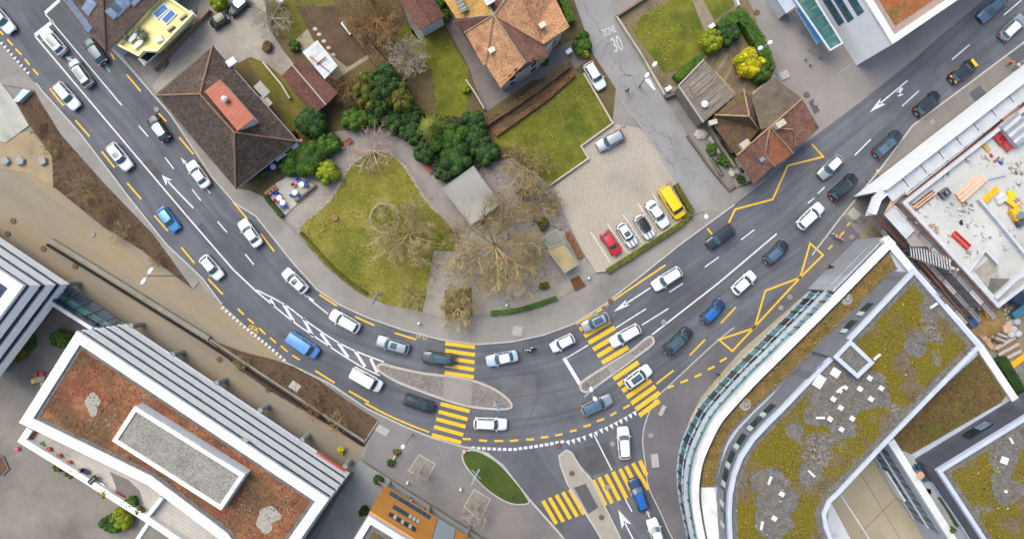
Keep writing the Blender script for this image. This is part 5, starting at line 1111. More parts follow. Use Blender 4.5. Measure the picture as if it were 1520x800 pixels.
    if stripes:
        for s in (-.28, .28):
            mb = MB(); n = 8; vv = []
            for k in range(n+1):
                f = .03 + (a-.04)*k/n; z = deck(f) + .038; vv += [(X(f), s-.07, z), (X(f), s+.07, z)]
            mb.add(vv, [(2*k, 2*k+1, 2*k+3, 2*k+2) for k in range(n)])
            part(mb, 'bonnet_stripe', BLK, t)
        for s in ():
            mb = MB(); vv = []
            for k in range(5):
                p, q = bt((s-.09)/wt, k/4, .022), bt((s+.09)/wt, k/4, .022); vv += [p, q]
            mb.add(vv, [(2*k, 2*k+1, 2*k+3, 2*k+2) for k in range(4)]); part(mb, 'roof_stripe', (BLK if rm is pm else BLK), t)
    if taxi:
        mb = MB(); mb.box((X(.08), 0, .93), (.5, 1.2, .02), 0, 0, ('Y', .1)); part(mb, 'bonnet_band', CAR['yellow'], t)
        for s in (1, -1):
            mb = MB(); mb.box((X(.62), s*(hw+.006), .7), (.9, .02, .42)); part(mb, 'door_panel', CAR['yellow'], t)
            mb = MB(); mb.box((X(.93), s*hw*.55, zb+.04), (.35, .4, .02)); part(mb, 'tail_panel', CAR['yellow'], t)
    if kind == 'van':
        mb = MB()
        for k in range(5):
            p, q = bt(-.85, .2+.16*k, .02), bt(.85, .2+.16*k, .02); mb.tube(p, q, .02, n=4)
        part(mb, 'roof_rib', pm, t)
    return t
Q1, Q2, PK, YD = 'cars driving on the curved main road', 'cars driving on the curved main road', 'cars parked on the paved lot', 'cars parked off the road'
CARS = [
 ('white car cut off by the left edge of the photo, near the shark teeth', 3,30,-50,46,'sedan','white',None,0,None),
 ('white car with dark glass roof inside the white stop box, top left', 79,62,131,46,'suv','white',None,1,None),
 ('silver people carrier with red tail lights right behind the stop box car', 120,109,126,47,'mpv','silver',None,1,'black'),
 ('dark teal car half beside the eaves of the tall tiled house', 141,76,126,45,'hatch','teal',None,0,None),
 ('white estate car nearest the concrete stools corner, driving towards the bend', 99,143,-49,47,'wagon','white',None,0,'black'),
 ('black sided hatchback with silver roof beside the orange dormer house', 235,190,125,44,'hatch','black','silver',0,None),
 ('white off-roader with black rear glass roof, outer lane above the earth bank', 178,233,-51,46,'suv','white',None,2,None),
 ('white saloon at the lower corner of the orange dormer house', 294,259,126,45,'sedan','white',None,0,None),
 ('bright blue hatchback alone in the outer lane beside the earth bank', 250,326,-53,41,'hatch','blue',None,0,None),
 ('small white hatchback below the blue hatchback, near the twin headed lamp', 314,397,-49,42,'hatch','white',None,0,'black'),
 ('white saloon near the cafe terrace, between two white dashes', 371,346,126,46,'sedan','white',None,0,None),
 ('white car with black sunroof at the start of the hatched wedge', 438,417,136,45,'hatch','white',None,2,None),
 ('large white car beside the middle of the hatched wedge', 512,477,150,49,'suv','white',None,0,None),
 ('light blue van below the hatched wedge', 450,512,-34,52,'van','lightvan',None,0,None),
 ('silver estate with sunroof and roof rails left of the upper crossing', 583,512,163,50,'wagon','silver',None,2,'silver'),
 ('dark grey off-roader with nose clear and tail on the upper yellow crossing', 651,532,173,49,'suv','grey',None,1,'black'),
 ('very pale blue saloon between the upper crossing and the motorcycle', 745,532,192,48,'sedan','paleblue','white',0,None),
 ('white van left of the pointed splitter island', 544,563,-29,51,'van','white',None,0,None),
 ('navy estate just left of the lower yellow crossing', 622,599,-19,49,'wagon','navygrey',None,0,'black'),
 ('white estate car just right of the lower yellow crossing', 728,629,-2,50,'wagon','white',None,0,'silver'),
 ('small white hatchback with red lights between motorcycle and right crossing', 835,509,207,38,'mini','white',None,0,None),
 ('grey car with dark glass roof on the top bars of the right crossing', 884,478,206,44,'hatch','silver',None,1,None),
 ('white estate on the middle of the right crossing, above the island', 928,498,209,50,'wagon','white',None,0,'silver'),
 ('white car with black glass roof on the crossing below the narrow island', 947,559,36,45,'suv','white',None,1,None),
 ('silver blue estate under the white lamp head near the shark teeth', 886,601,25,49,'wagon','silver','steelblue',0,'silver'),
 ('white car waiting at the shark teeth of the south branch', 926,657,94,49,'suv','white',None,0,None),
 ('blue estate on the right end of the south branch crossing', 948,734,110,51,'wagon','darkblue','brightblue',0,'black'),
 ('white car cut off by the bottom edge in the south branch', 974,791,110,46,'sedan','white',None,0,None),
 ('dark grey minivan right of the narrow island, heading away', 1006,506,44,51,'mpv','navygrey',None,1,'silver'),
 ('bright blue hatchback with black sides between minivan and white hatchback', 1058,463,46,43,'hatch','darkblue','brightblue',0,None),
 ('white hatchback with dark windows ahead of the bright blue hatchback', 1104,420,43,42,'hatch','white',None,0,None),
 ('white estate with red lights following the straight arrow in the upper lane', 990,414,212,49,'wagon','white',None,0,'silver'),
 ('dark car with sky reflection painted on its roof beside the lower bus zigzag top', 1152,375,44,43,'hatch','navygrey','steelblue',0,None),  # blue roof tone paints the sky's reflection onto a dark car
 ('dark blue grey estate at the foot of the upper bus zigzag', 1069,352,216,47,'wagon','navygrey',None,0,None),
 ('white estate heading up right past the upper bus zigzag', 1203,321,44,48,'wagon','white',None,0,None),
 ('white hatchback with black bonnet sides coming down beside a black car', 1233,248,224,44,'hatch','silver','white',0,'black'),
 ('black off-roader beside the white hatchback, near the dark asphalt patch', 1252,278,43,49,'suv','black','navygrey',0,'black'),
 ('dark car with large glass sunroof beside the scaffold sheeting', 1318,214,43,51,'wagon','navygrey','steelblue',2,'black'),
 ('black hatchback between the sunroof car and the yellow marked car', 1377,154,43,45,'hatch','black','navygrey',0,None),
 ('black car with yellow door panels and bonnet band', 1430,106,38,46,'hatch','black','navygrey',0,None),
 ('white roofed dark sided car near the right edge', 1504,41,44,46,'wagon','silver','white',0,'black'),
 ('pale blue car at the top edge of the main road', 1473,13,223,48,'sedan','steelblue',None,0,None)]
for c in CARS:
    make_car(c[0], c[1], c[2], c[3], c[4], c[5], c[6], c[7], c[8], c[9], taxi='yellow door' in c[0], group=Q1, name='delivery_van' if c[5] == 'van' else 'car', cat='van' if c[5] == 'van' else 'car')
for c in [('red hatchback parked nearest the corner of the paved lot', 907,361,-56,39,'hatch','red',None,0,None,0),
 ('white small car with two black stripes and sunroof, beside the red car', 931,349,-57,39,'mini','white',None,2,None,1),
 ('black roofed white striped small car, third in the parked row', 957,337,-58,39,'mini','white','black',0,None,1),
 ('white saloon parked between striped small car and yellow van', 976,318,-54,46,'sedan','white',None,0,None,0),
 ('yellow van at the end of the parked row', 997,301,-57,53,'van','yellow',None,0,None,0),
 ('silver grey estate parked along the low wall at the top of the lot', 906,209,208,44,'wagon','silver',None,0,None,0),
 ('white estate parked along the lawn beside the side road', 883,113,-59,44,'wagon','white',None,0,'black',0)]:
    make_car(c[0], c[1], c[2], c[3], c[4], c[5], c[6], c[7], c[8], c[9], stripes=bool(c[10]), group=PK, name='delivery_van' if c[5] == 'van' else 'parked_car', cat='van' if c[5] == 'van' else 'car')
make_car('tiny black two seater parked on the gravel yard', 325,31,215,28,'smart','black',None,0,None, group=YD)
make_car('dark car with silver roof at the top of the gravel yard', 354,9,220,38,'hatch','black','silver',0,None, group=YD)
# ---- people
def skin_figure(joints, edges, radii, cols, t=None, name='person', label=None, group=None):
    me = bpy.data.meshes.new(name); me.from_pydata(joints, edges, []); o = bpy.data.objects.new(name, me); COL.objects.link(o)
    md = o.modifiers.new('s', 'SKIN'); me.skin_vertices[0].data[0].use_root = True
    for i, r in enumerate(radii): me.skin_vertices[0].data[i].radius = (r, r)
    sb = o.modifiers.new('u', 'SUBSURF'); sb.levels = 1; sb.render_levels = 1
    dg = bpy.context.evaluated_depsgraph_get(); nm = bpy.data.meshes.new_from_object(o.evaluated_get(dg)); bpy.data.objects.remove(o)
    o = bpy.data.objects.new(name, nm); COL.objects.link(o); nm.materials.clear()
    for m in cols[0]: nm.materials.append(m)
    for p in nm.polygons: p.material_index = cols[1](p.center); p.use_smooth = True
    return o
SKIN = mat('skin', 'b5846a', None, None, 1, .6, famt=0)
def person(label, px, py, rot, top, legs, hair, pose='stand', group=None, z=0.12, lean=0.0, seat=0.0):
    """1.75 m adult; +x is forward. pose: stand, walk, sit (astride)"""
    J, E, Rr = [], [], []
    def v(x, y, zz, r): J.append((x, y, zz)); Rr.append(r); return len(J)-1
    def e(*ids): [E.append((a, b)) for a, b in zip(ids, ids[1:])]
    hz = .93 + seat; lx = lean
    pel = v(0, 0, hz, .145); wst = v(lx*.2, 0, hz+.16, .125); ch = v(lx*.6, 0, hz+.38, .15); nk = v(lx, 0, hz+.56, .06); hd = v(lx+.02, 0, hz+.68, .095); ht = v(lx+.03, 0, hz+.80, .085)
    e(pel, wst, ch, nk, hd, ht)
    for s in (1, -1):
        sw = {'walk': .28*s, 'stand': .03*s, 'sit': 0}[pose]
        if pose == 'sit': hp = v(.02, s*.11, hz-.04, .095); kn = v(.42, s*.2, hz-.12, .07); an = v(.30, s*.2, hz-.5, .045); to = v(.46, s*.2, hz-.56, .04)
        else: hp = v(0, s*.1, hz-.06, .1); kn = v(sw*.6+.03, s*.1, .5, .068); an = v(sw-.03, s*.1, .09, .045); to = v(sw+.14, s*.11, .045, .04)
        e(pel, hp, kn, an, to)
        if pose == 'sit': sh = v(lx-.02, s*.19, hz+.46, .065); el = v(lx+.2, s*.3, hz+.26, .045); wr = v(lx+.42, s*.3, hz+.16, .032)
        else: sh = v(lx, s*.19, hz+.46, .065); el = v(lx-.04-sw*.3, s*.25, hz+.2, .045); wr = v(lx+.05-sw*.6, s*.26, hz-.03, .032)
        e(ch, sh, el, wr); dz = -1 if pose != 'sit' else -.35; dx = .2 if pose != 'sit' else .9
        pm = v(J[wr][0]+.05*dx, J[wr][1], J[wr][2]+.06*dz, .036); e(wr, pm)
        for k, (o_, l) in enumerate(((-.03,.07),(-.01,.085),(.01,.08),(.03,.06))):
            f1 = v(J[pm][0]+o_+.03*dx, J[pm][1], J[pm][2]+l*.6*dz, .010); f2 = v(J[f1][0]+.02, J[f1][1]-s*.01, J[f1][2]+l*.5*dz, .009); e(pm, f1, f2)
        th = v(J[pm][0]+.045, J[pm][1]-s*.02, J[pm][2]+.02*dz, .012); e(pm, th)
    w = {'orange': 'd9601e', 'black': '15161a', 'white': 'd5d5d2', 'navy': '1c2438', 'grey': '6b6e72'}
    tm, lm = (mat('cloth_' + c, w[c], None, None, 1, .9, famt=.1, coord='obj') for c in (top, legs))
    def pick(c):
        if c.z > hz+.57: return 2
        if abs(c.y) > .2 and c.z < hz+.0 and pose != 'sit': return 2
        return 0 if c.z > hz+.02 else 1
    o = skin_figure(J, E, Rr, ([tm, lm, SKIN], pick)); o.name = 'person'
    g = G(px, py, 0); o.location = (g[0], g[1], z); o.rotation_euler = (0, 0, R(rot)); setp(o, label, 'person', group)
    hb = MB(); hb.lathe((lx+.01, 0, hz+.74), [(.105,-.04),(.115,.04),(.1,.1),(.06,.135),(.01,.145)], 12); h = hb.build('hair' if hair != 'helmet' else 'helmet', mat('hair_' + hair, {'dark':'1d1713','fair':'8a6a45','helmet':'d8d8d8','hardhat':'e0641c'}[hair], None, None, 1, .6 if hair != 'helmet' else .25, famt=0), o, True)
    for sy in (-.035, .035):
        eb = MB(); eb.ball((lx+.115, sy, hz+.71), .012, n=6); eb.build('eye', BLK, o)
    nb = MB(); nb.ball((lx+.125, 0, hz+.675), .018, n=6); nb.build('nose', SKIN, o, True)
    return o
person('worker in an orange jacket bending over beside the scaffold hoarding', 1494,97,200,'orange','navy','hardhat','walk', lean=.25)
person('person in white walking next to the orange jacket worker', 1503,101,30,'white','grey','dark','walk')
person('pedestrian in black on the beige pavement beside the grey shingle facade', 1228,396,45,'black','black','dark','walk')
person('person in dark clothes with pale trousers near the curved building ledge', 1063,554,60,'black','grey','dark','stand')
person('person in black alone in the middle of the side road', 930,137,-60,'black','black','dark','walk', z=0)
person('person in a white top standing beside the orange timber facade', 611,738,100,'white','black','dark','stand')
# ---- motorcycle and rider
def motorcycle(px, py, rot):
    g = G(px, py, 0); t = thing('motorcycle', 'black motorcycle with rider between the pale saloon and the small white hatchback', 'motorcycle', (*g, 0), R(rot), None)
    for x in (.72, -.68):
        mb = MB(); mb.lathe((0, 0, 0), [(.22,-.06),(.31,-.06),(.33,0),(.31,.06),(.22,.06)], 18)
        mb.v = [(x + vx, vz, .33 + vy) for vx, vy, vz in mb.v]; w = part(mb, 'tyre', TYRE, t, True)
        hb = MB(); hb.lathe((0,0,0), [(.05,-.05),(.23,-.02),(.23,.02),(.05,.05)], 12); hb.v = [(x+vx, vz, .33+vy) for vx, vy, vz in hb.v]; sub(hb, 'rim', RIM, w, t)
    mb = MB(); mb.lathe((.22,0,.78), [(.05,-.14),(.18,-.08),(.2,.05),(.12,.14),(.02,.16)], 12, sx=1.6, sy=.85); part(mb, 'fuel_tank', CAR['silver'], t, True)
    mb = MB(); mb.lathe((-.32,0,.76), [(.1,-.05),(.17,0),(.15,.07),(.03,.08)], 12, sx=2.2); part(mb, 'seat', BLK, t, True)
    mb = MB(); mb.box((0,0,.5), (.6,.3,.35)); mb.tube((-.6,.02,.4),(.3,.02,.55),.04); mb.tube((.72,.1,.33),(.45,.08,.95),.03); mb.tube((.72,-.1,.33),(.45,-.08,.95),.03); part(mb, 'frame', BLK, t)
    mb = MB(); mb.tube((.42,-.36,1.02),(.42,.36,1.02),.02); part(mb, 'handlebar', RIM, t); mb = MB(); mb.ball((.66,0,.9), .11); part(mb, 'headlight', HL, t, True)
    mb = MB(); mb.tube((-.5,-.18,.4),(-.1,-.18,.35),.06); part(mb, 'exhaust', RIM, t)
motorcycle(786, 518, 187)
person('motorcyclist in black with white helmet riding the motorcycle', 788,518,187,'black','black','helmet','sit', z=0, lean=.12, seat=-.08)
# ================================================================= trees, shrubs, hedges
BARKL = mat('bark_pale', 'a8986e', '8e7e5b', None, 2, .95, famt=.2, island=.35); BARKB = mat('bark_brown', '7a5a3c', '8f6d49', None, 2, .95, famt=.2, island=.35)
BARKO = mat('bark_ochre', 'a08d60', '86754e', None, 2, .95, famt=.2, island=.35); BARKG = mat('bark_grey', 'a39a8d', '8c8377', None, 2, .95, famt=.2, island=.3); BARKP = mat('bark_pink', 'a48c7c', 'b39b88', None, 2, .95, famt=.2, island=.3)
def leafm(n, a, b=None, c=None, isl=.45): return mat(n, a, b, c, .9, .8, famt=.25, fscale=3, island=isl, spec=.25)
LDK = leafm('leaves_dark', '2c4220', '3a5424', '24381c'); LMID = leafm('leaves_mid', '39521c', '4a6622', '2b421a'); LYG = leafm('leaves_yellow_green', '6a7a1e', '84881f', '4f641c'); LYEL = leafm('leaves_gold', 'a59c18', 'c0b020', '6d7c1c')
LBG = leafm('leaves_blue_green', '2c4420', '3a5426', '22361a'); LOL = leafm('leaves_olive', '4c4f1c', '5f5e22', '3a411a'); LDRY = leafm('leaves_dry', '64503a', '735c42', '54432f'); LRUS = leafm('leaves_russet', '6b4a34', '7a5a40', '54442e')
def tubes_mesh(segs, n=3):
    """segments (p0,p1,r0,r1) -> one vertex/face list, fast"""
    A = np.array([s[0] for s in segs]); B = np.array([s[1] for s in segs]); r0 = np.array([s[2] for s in segs])[:, None]; r1 = np.array([s[3] for s in segs])[:, None]
    d = B - A; d /= np.linalg.norm(d, axis=1)[:, None] + 1e-9; up = np.where(np.abs(d[:, 2:3]) > .9, np.array([[1., 0, 0]]), np.array([[0, 0, 1.]])); a = np.cross(d, up); a /= np.linalg.norm(a, axis=1)[:, None] + 1e-9; b = np.cross(d, a)
    V = []
    for P0, rr in ((A, r0), (B, r1)):
        for i in range(n): t = 2*math.pi*i/n; V.append(P0 + (a*math.cos(t) + b*math.sin(t))*rr)
    V = np.stack(V, 1); m = len(segs); base = np.arange(m)[:, None]*2*n; F = []
    for i in range(n): j = (i+1) % n; F.append(base + np.array([[i, j, n+j, n+i]]))
    return V.reshape(-1, 3).tolist(), np.concatenate(F, 0).tolist()
def fast(name, V, F, m, parent):
    me = bpy.data.meshes.new(name); me.from_pydata(V, [], F); me.materials.append(m); o = bpy.data.objects.new(name, me); link(o, parent); return o
def bare_tree(label, px, py, r, h, seed, m, limbs=9, levels=(6, 6, 5), thick=.16, up=.45, trunk_h=None, name='bare_tree', squash=1.0, skew=(0, 0), twig=.017, group=None, cat='tree', multi=False):
    rn = random.Random(seed); g = G(px, py, 0); t = thing(name, label, cat, (*g, 0.02), 0, group)
    th = trunk_h if trunk_h is not None else h*.3; S = []; T = []
    T.append(((0, 0, -.1), (rn.uniform(-.1, .1), rn.uniform(-.1, .1), th), thick*1.35, thick))
    def rv(k): return Vector((rn.uniform(-k, k), rn.uniform(-k, k), rn.uniform(-k, k)))
    def grow(p, d, L, rad, lv):
        n = 3 if lv < len(levels) else 2; q = p.copy(); dd = d.copy(); pts = [q.copy()]
        for i in range(n):
            dd = (dd + rv(.22) + Vector((0, 0, .06 if lv < 2 else .02))).normalized(); q2 = q + dd*L/n; ra = rad*(1-.55*i/n); rb = rad*(1-.55*(i+1)/n); S.append((tuple(q), tuple(q2), ra, rb)); q = q2; pts.append(q.copy())
        if lv < len(levels):
            k = levels[lv]
            for i in range(k):
                f = .22 + .78*(i+rn.random()*.7)/k; j = min(n-1, int(f*n)); pp = pts[j].lerp(pts[j+1], f*n-j); side = rv(1); side = (side - dd*side.dot(dd)).normalized()
                nd = (dd*rn.uniform(.55, 1.0) + side*rn.uniform(.5, .95)); nd.z = nd.z*.7 + .05; nd.normalize()
                grow(pp, nd, L*rn.uniform(.38, .6)*(1.1-.4*f), max(twig, rad*.5), lv+1)
    for i in range(limbs):
        a = 2*math.pi*(i + rn.uniform(-.3, .3))/limbs; el = up + rn.uniform(-.2, .25); ll = r*rn.uniform(.52, .72)
        d = Vector((math.cos(a)*squash, math.sin(a), el*1.1)); d.x += skew[0]; d.y += skew[1]; d.normalize()
        p = Vector(T[0][1]) if not multi else Vector((math.cos(a)*.25, math.sin(a)*.25, 0)); p.z *= rn.uniform(.75, 1)
        grow(p, d, ll/max(.5, math.hypot(d.x, d.y)), thick*.62, 0)
    fast('crown', *tubes_mesh(S), m, t); fast('trunk', *tubes_mesh(T, 8), m, t); return t
def leaf_cloud(rn, pts, nrm, size, tilt=.7):
    V, F = [], []
    for p, n in zip(pts, nrm):
        n = (n + Vector((rn.uniform(-tilt, tilt), rn.uniform(-tilt, tilt), rn.uniform(-tilt*.5, tilt)))).normalized(); a = n.orthogonal().normalized(); a = Matrix.Rotation(rn.uniform(0, 6.28), 3, n) @ a; b = n.cross(a); s = size*rn.uniform(.6, 1.3); k = len(V)
        V += [tuple(p - a*s), tuple(p + b*s*.5), tuple(p + a*s), tuple(p - b*s*.5)]; F.append((k, k+1, k+2, k+3))
    return V, F
def lump(rn, x, y, z, r, h, V, F, n, size):
    pts, nr = [], []
    for _ in range(n):
        u = rn.uniform(0, 6.283); w = rn.uniform(-.1, 1) ; c = math.sqrt(max(0, 1-w*w)); d = Vector((c*math.cos(u), c*math.sin(u), w)); q = rn.uniform(.82, 1.04)
        pts.append(Vector((x + d.x*r*q, y + d.y*r*q, z + d.z*h*q))); nr.append(d)
    v, f = leaf_cloud(rn, pts, nr, size); k = len(V); V += v; F += [tuple(i+k for i in ff) for ff in f]
def shrub(label, px, py, rx, ry, h, m, seed=1, lumps=9, leaf=.17, dens=1.0, name='shrub', cat='shrub', rot=0.0, group=None, z0=.02, stem=True):
    rn = random.Random(seed); g = G(px, py, z0 + h*.3); t = thing(name, label, cat, (*g, z0), R(rot), group); big = 1.22 if rx > 11 else 1.05; rx *= big/10; ry *= big/10; lumps = lumps + (5 if big > 1.1 else 0); V, F = [], []; core = MB()
    C = [(0, 0, .62)]
    for i in range(lumps): a = 6.283*i/lumps + rn.uniform(-.3, .3); C.append((math.cos(a)*rx*rn.uniform(.3, .82), math.sin(a)*ry*rn.uniform(.3, .82), rn.uniform(.24, .5)))
    for (x, y, s) in C:
        rr = min(rx, ry)*s*1.05 if s < .6 else min(rx, ry)*.75; hz = h*rn.uniform(.40, .55)
        n = int(95*rr*rr/(leaf*leaf)*.028*dens*8); lump(rn, x, y, h*.42, rr, hz, V, F, min(1500, max(60, n)), leaf); core.lathe((x, y, h*.1), [(rr*.55, 0), (rr*.8, h*.25), (rr*.72, h*.5), (rr*.4, h*.42 + hz*.72), (.05, h*.42 + hz*.8)], 9)
    cr = fast('crown', V, F, m, t); c_ = core.build('inner_foliage', m, cr, True)
    if stem: s = MB(); s.tube((0, 0, -.15), (0, 0, h*.4), .1, .06, 6); part(s, 'stem', BARKB, t)
    return t
def hedge(label, pts, w, h, m, seed=1, leaf=.13, name='hedge', group=None, z0=.02, dens=1.0, world=None):
    rn = random.Random(seed); W_ = [G(x, y, h*.6) for x, y in pts] if world is None else world; c = W_[len(W_)//2]; t = thing(name, label, 'hedge', (*c, z0), world=True, group=group)
    core = MB(); core.ribbon(W_, w*.86, z0-.1, z0+h*.93); V, F = [], []; P_, N_ = [], []
    for i in range(len(W_)-1):
        a, b = Vector(W_[i]), Vector(W_[i+1]); L = (b-a).length; d = (b-a).normalized(); n = Vector((-d.y, d.x))
        for _ in range(int(L*w*48*dens*(.13/leaf)**2)):
            f = rn.random(); o_ = rn.uniform(-.5, .5); q = a + d*(f*L) + n*(o_*w*(1+.12*math.sin(f*L*2.1+i))); P_.append(Vector((q.x, q.y, z0 + h*(1 - .25*(abs(o_)*2)**4) + rn.uniform(-.08, .06)))); N_.append(Vector((0, 0, 1)))
        for _ in range(int(L*h*30*dens)):
            f = rn.random(); s = rn.choice((-1, 1)); q = a + d*(f*L) + n*s*w*.47; P_.append(Vector((q.x, q.y, z0 + rn.uniform(0, h)))); N_.append(Vector((n.x*s, n.y*s, .2)))
    off = Vector(t['base']); v, f = leaf_cloud(rn, [p-off for p in P_], N_, leaf); l_ = fast('foliage', v, f, m, t); sub(core, 'inner_foliage', m, l_, t); return t
def inpoly(x, y, P_):
    c = False; n = len(P_)
    for i in range(n):
        a, b = P_[i], P_[i-1]
        if (a[1] > y) != (b[1] > y) and x < (b[0]-a[0])*(y-a[1])/(b[1]-a[1])+a[0]: c = not c
    return c
def scatter(name, label, cat, polys, n, m, size, z, h, seed=5, blades=False, zk=0, clump=.35, thr=-.12):
    rn = random.Random(seed); V, F = [], []
    for poly in polys:
        P_ = GP(poly, zk); xs = [p[0] for p in P_]; ys = [p[1] for p in P_]; A = (max(xs)-min(xs))*(max(ys)-min(ys)); k = int(n*A/60)
        pts, nr = [], []
        for _ in range(k):
            x, y = rn.uniform(min(xs), max(xs)), rn.uniform(min(ys), max(ys))
            if not inpoly(x, y, P_) or noise.noise(Vector((x*clump, y*clump, seed))) + .35*noise.noise(Vector((x*clump*4, y*clump*4, seed))) < thr: continue
            pts.append(Vector((x, y, z + rn.uniform(0, h)))); nr.append(Vector((0, 0, 1)))
        v, f = leaf_cloud(rn, pts, nr, size, 1.1); b = len(V); V += v; F += [tuple(i+b for i in ff) for ff in f]
    o = fast(name, V, F, m, None); return setp(o, label, cat, None, 'stuff')
# ---- bare trees
bare_tree('big ochre plane tree with heavy spreading limbs over the plaza', 736,366,9.8,9,11,BARKO,limbs=13,levels=(7,6,5),thick=.24,up=.35,trunk_h=3.2,twig=.014,name='plane_tree')
bare_tree('fine twigged bare tree leaning over the park lawn beside the stone ring', 610,348,7.2,8,12,BARKL,limbs=15,levels=(7,7,6),thick=.17,up=.5,skew=(-.15,-.1),trunk_h=2)
bare_tree('pale grey bare tree with radiating twigs beside the back lawn', 612,94,4.0,7,13,BARKG,limbs=14,levels=(6,5,5),thick=.14,up=.6,trunk_h=1.6)
bare_tree('wide rust brown bare tree at the top edge by the vegetable bed', 562,34,5.8,6,14,BARKB,limbs=16,levels=(7,7,5),thick=.15,up=.35,trunk_h=1.0)
bare_tree('dark brown bare tree in the square grass bed beside the pavement', 679,455,4.5,6,15,BARKL,limbs=13,levels=(7,6,5),thick=.16,up=.45,trunk_h=1.4)
bare_tree('bushy ochre bare tree just right of the pale flat shelter roof', 780,250,5.6,6,16,BARKO,limbs=14,levels=(7,6,5),thick=.14,up=.5,trunk_h=.8)
bare_tree('bushy ochre bare tree beside the corner of the paved parking lot', 798,305,4.2,5,17,BARKO,limbs=14,levels=(7,7,5),thick=.12,up=.5,trunk_h=.6)
bare_tree('thin pinkish bare tree overhanging the path and the upper tip of the lawn', 556,226,5.2,6,18,BARKP,limbs=11,levels=(6,5,4),thick=.12,up=.35,trunk_h=1.2,twig=.012)
bare_tree('tan bare tree with fine drooping twigs at the middle of the plaza', 698,408,5.6,6,31,BARKL,limbs=12,levels=(7,6,5),thick=.12,up=.4,trunk_h=2,twig=.012)
bare_tree('tan bare tree above the pale stone heap', 768,402,5.6,6,32,BARKL,limbs=12,levels=(7,6,5),thick=.13,up=.4,trunk_h=2,twig=.012)
bare_tree('thin tan bare tree near the greenish shelter bay', 792,375,3.6,5,33,BARKO,limbs=11,levels=(6,6,5),thick=.1,up=.45,trunk_h=1.4,twig=.012)
bare_tree('ochre bare tree reaching over the lower edge of the pale shelter roof', 742,318,4.4,6,34,BARKO,limbs=11,levels=(6,5,5),thick=.12,up=.45,trunk_h=1.6,twig=.012)
bare_tree('low ochre bare bush at the right corner of the park lawn', 668,347,2.2,2,19,BARKO,limbs=10,levels=(5,5,4),thick=.07,up=.6,trunk_h=.3,name='bare_bush',cat='bush')
bare_tree('twiggy brown bare bush at the bottom edge of the park lawn', 612,440,3.0,2,20,BARKL,limbs=10,levels=(5,5,4),thick=.06,up=.5,trunk_h=.3,name='bare_bush',cat='bush')
bare_tree('small pruned bare tree in the upper paved square of the forecourt', 626,700,2.0,4,21,BARKG,limbs=8,levels=(5,5,4),thick=.1,up=.6,trunk_h=1.6,name='young_tree')
bare_tree('small spreading bare tree in the lower paved square of the forecourt', 708,752,3.0,5,22,BARKG,limbs=9,levels=(5,5,4),thick=.11,up=.45,trunk_h=1.8,name='young_tree')
bare_tree('grey scrubby bare tree beside the gravel yard at the top', 405,30,4.2,4,23,BARKG,limbs=12,levels=(6,5,4),thick=.1,up=.5,trunk_h=.5)
bare_tree('loose brown bare tree between shed and dark conifers', 515,135,3.6,4,24,BARKB,limbs=11,levels=(6,5,4),thick=.1,up=.5,trunk_h=.5)
for i, (x, y, r, m, l) in enumerate([(132,285,3.0,BARKO,'large yellowish bare bush in the middle of the upper earth bank'),(185,345,2.2,BARKO,'yellowish bare bush low on the upper earth bank'),(82,222,1.9,BARKO,'yellowish bare bush behind the concrete stools'),(160,318,1.8,BARKB,'brown bare bush between the two yellowish bank bushes'),
    (362,537,1.8,BARKL,'thin bare bush at the left end of the lower earth bank'),(470,600,2.6,BARKB,'brown bare bush in the middle of the lower earth bank'),(503,625,2.4,BARKO,'ochre bare bush near the right end of the lower earth bank'),(62,192,1.6,BARKB,'brown bare bush at the top of the earth bank by the concrete apron'),(235,385,1.6,BARKB,'small bare bush at the thin end of the upper earth bank'),(640,180,1.5,BARKB,'small bare bush among the evergreens')]):
    if i == 9: continue
    bare_tree(l, x, y, r, 1.6, 40+i, m, limbs=9, levels=(5,5,4), thick=.05, up=.6, trunk_h=.2, name='bare_bush', cat='bush', twig=.012)
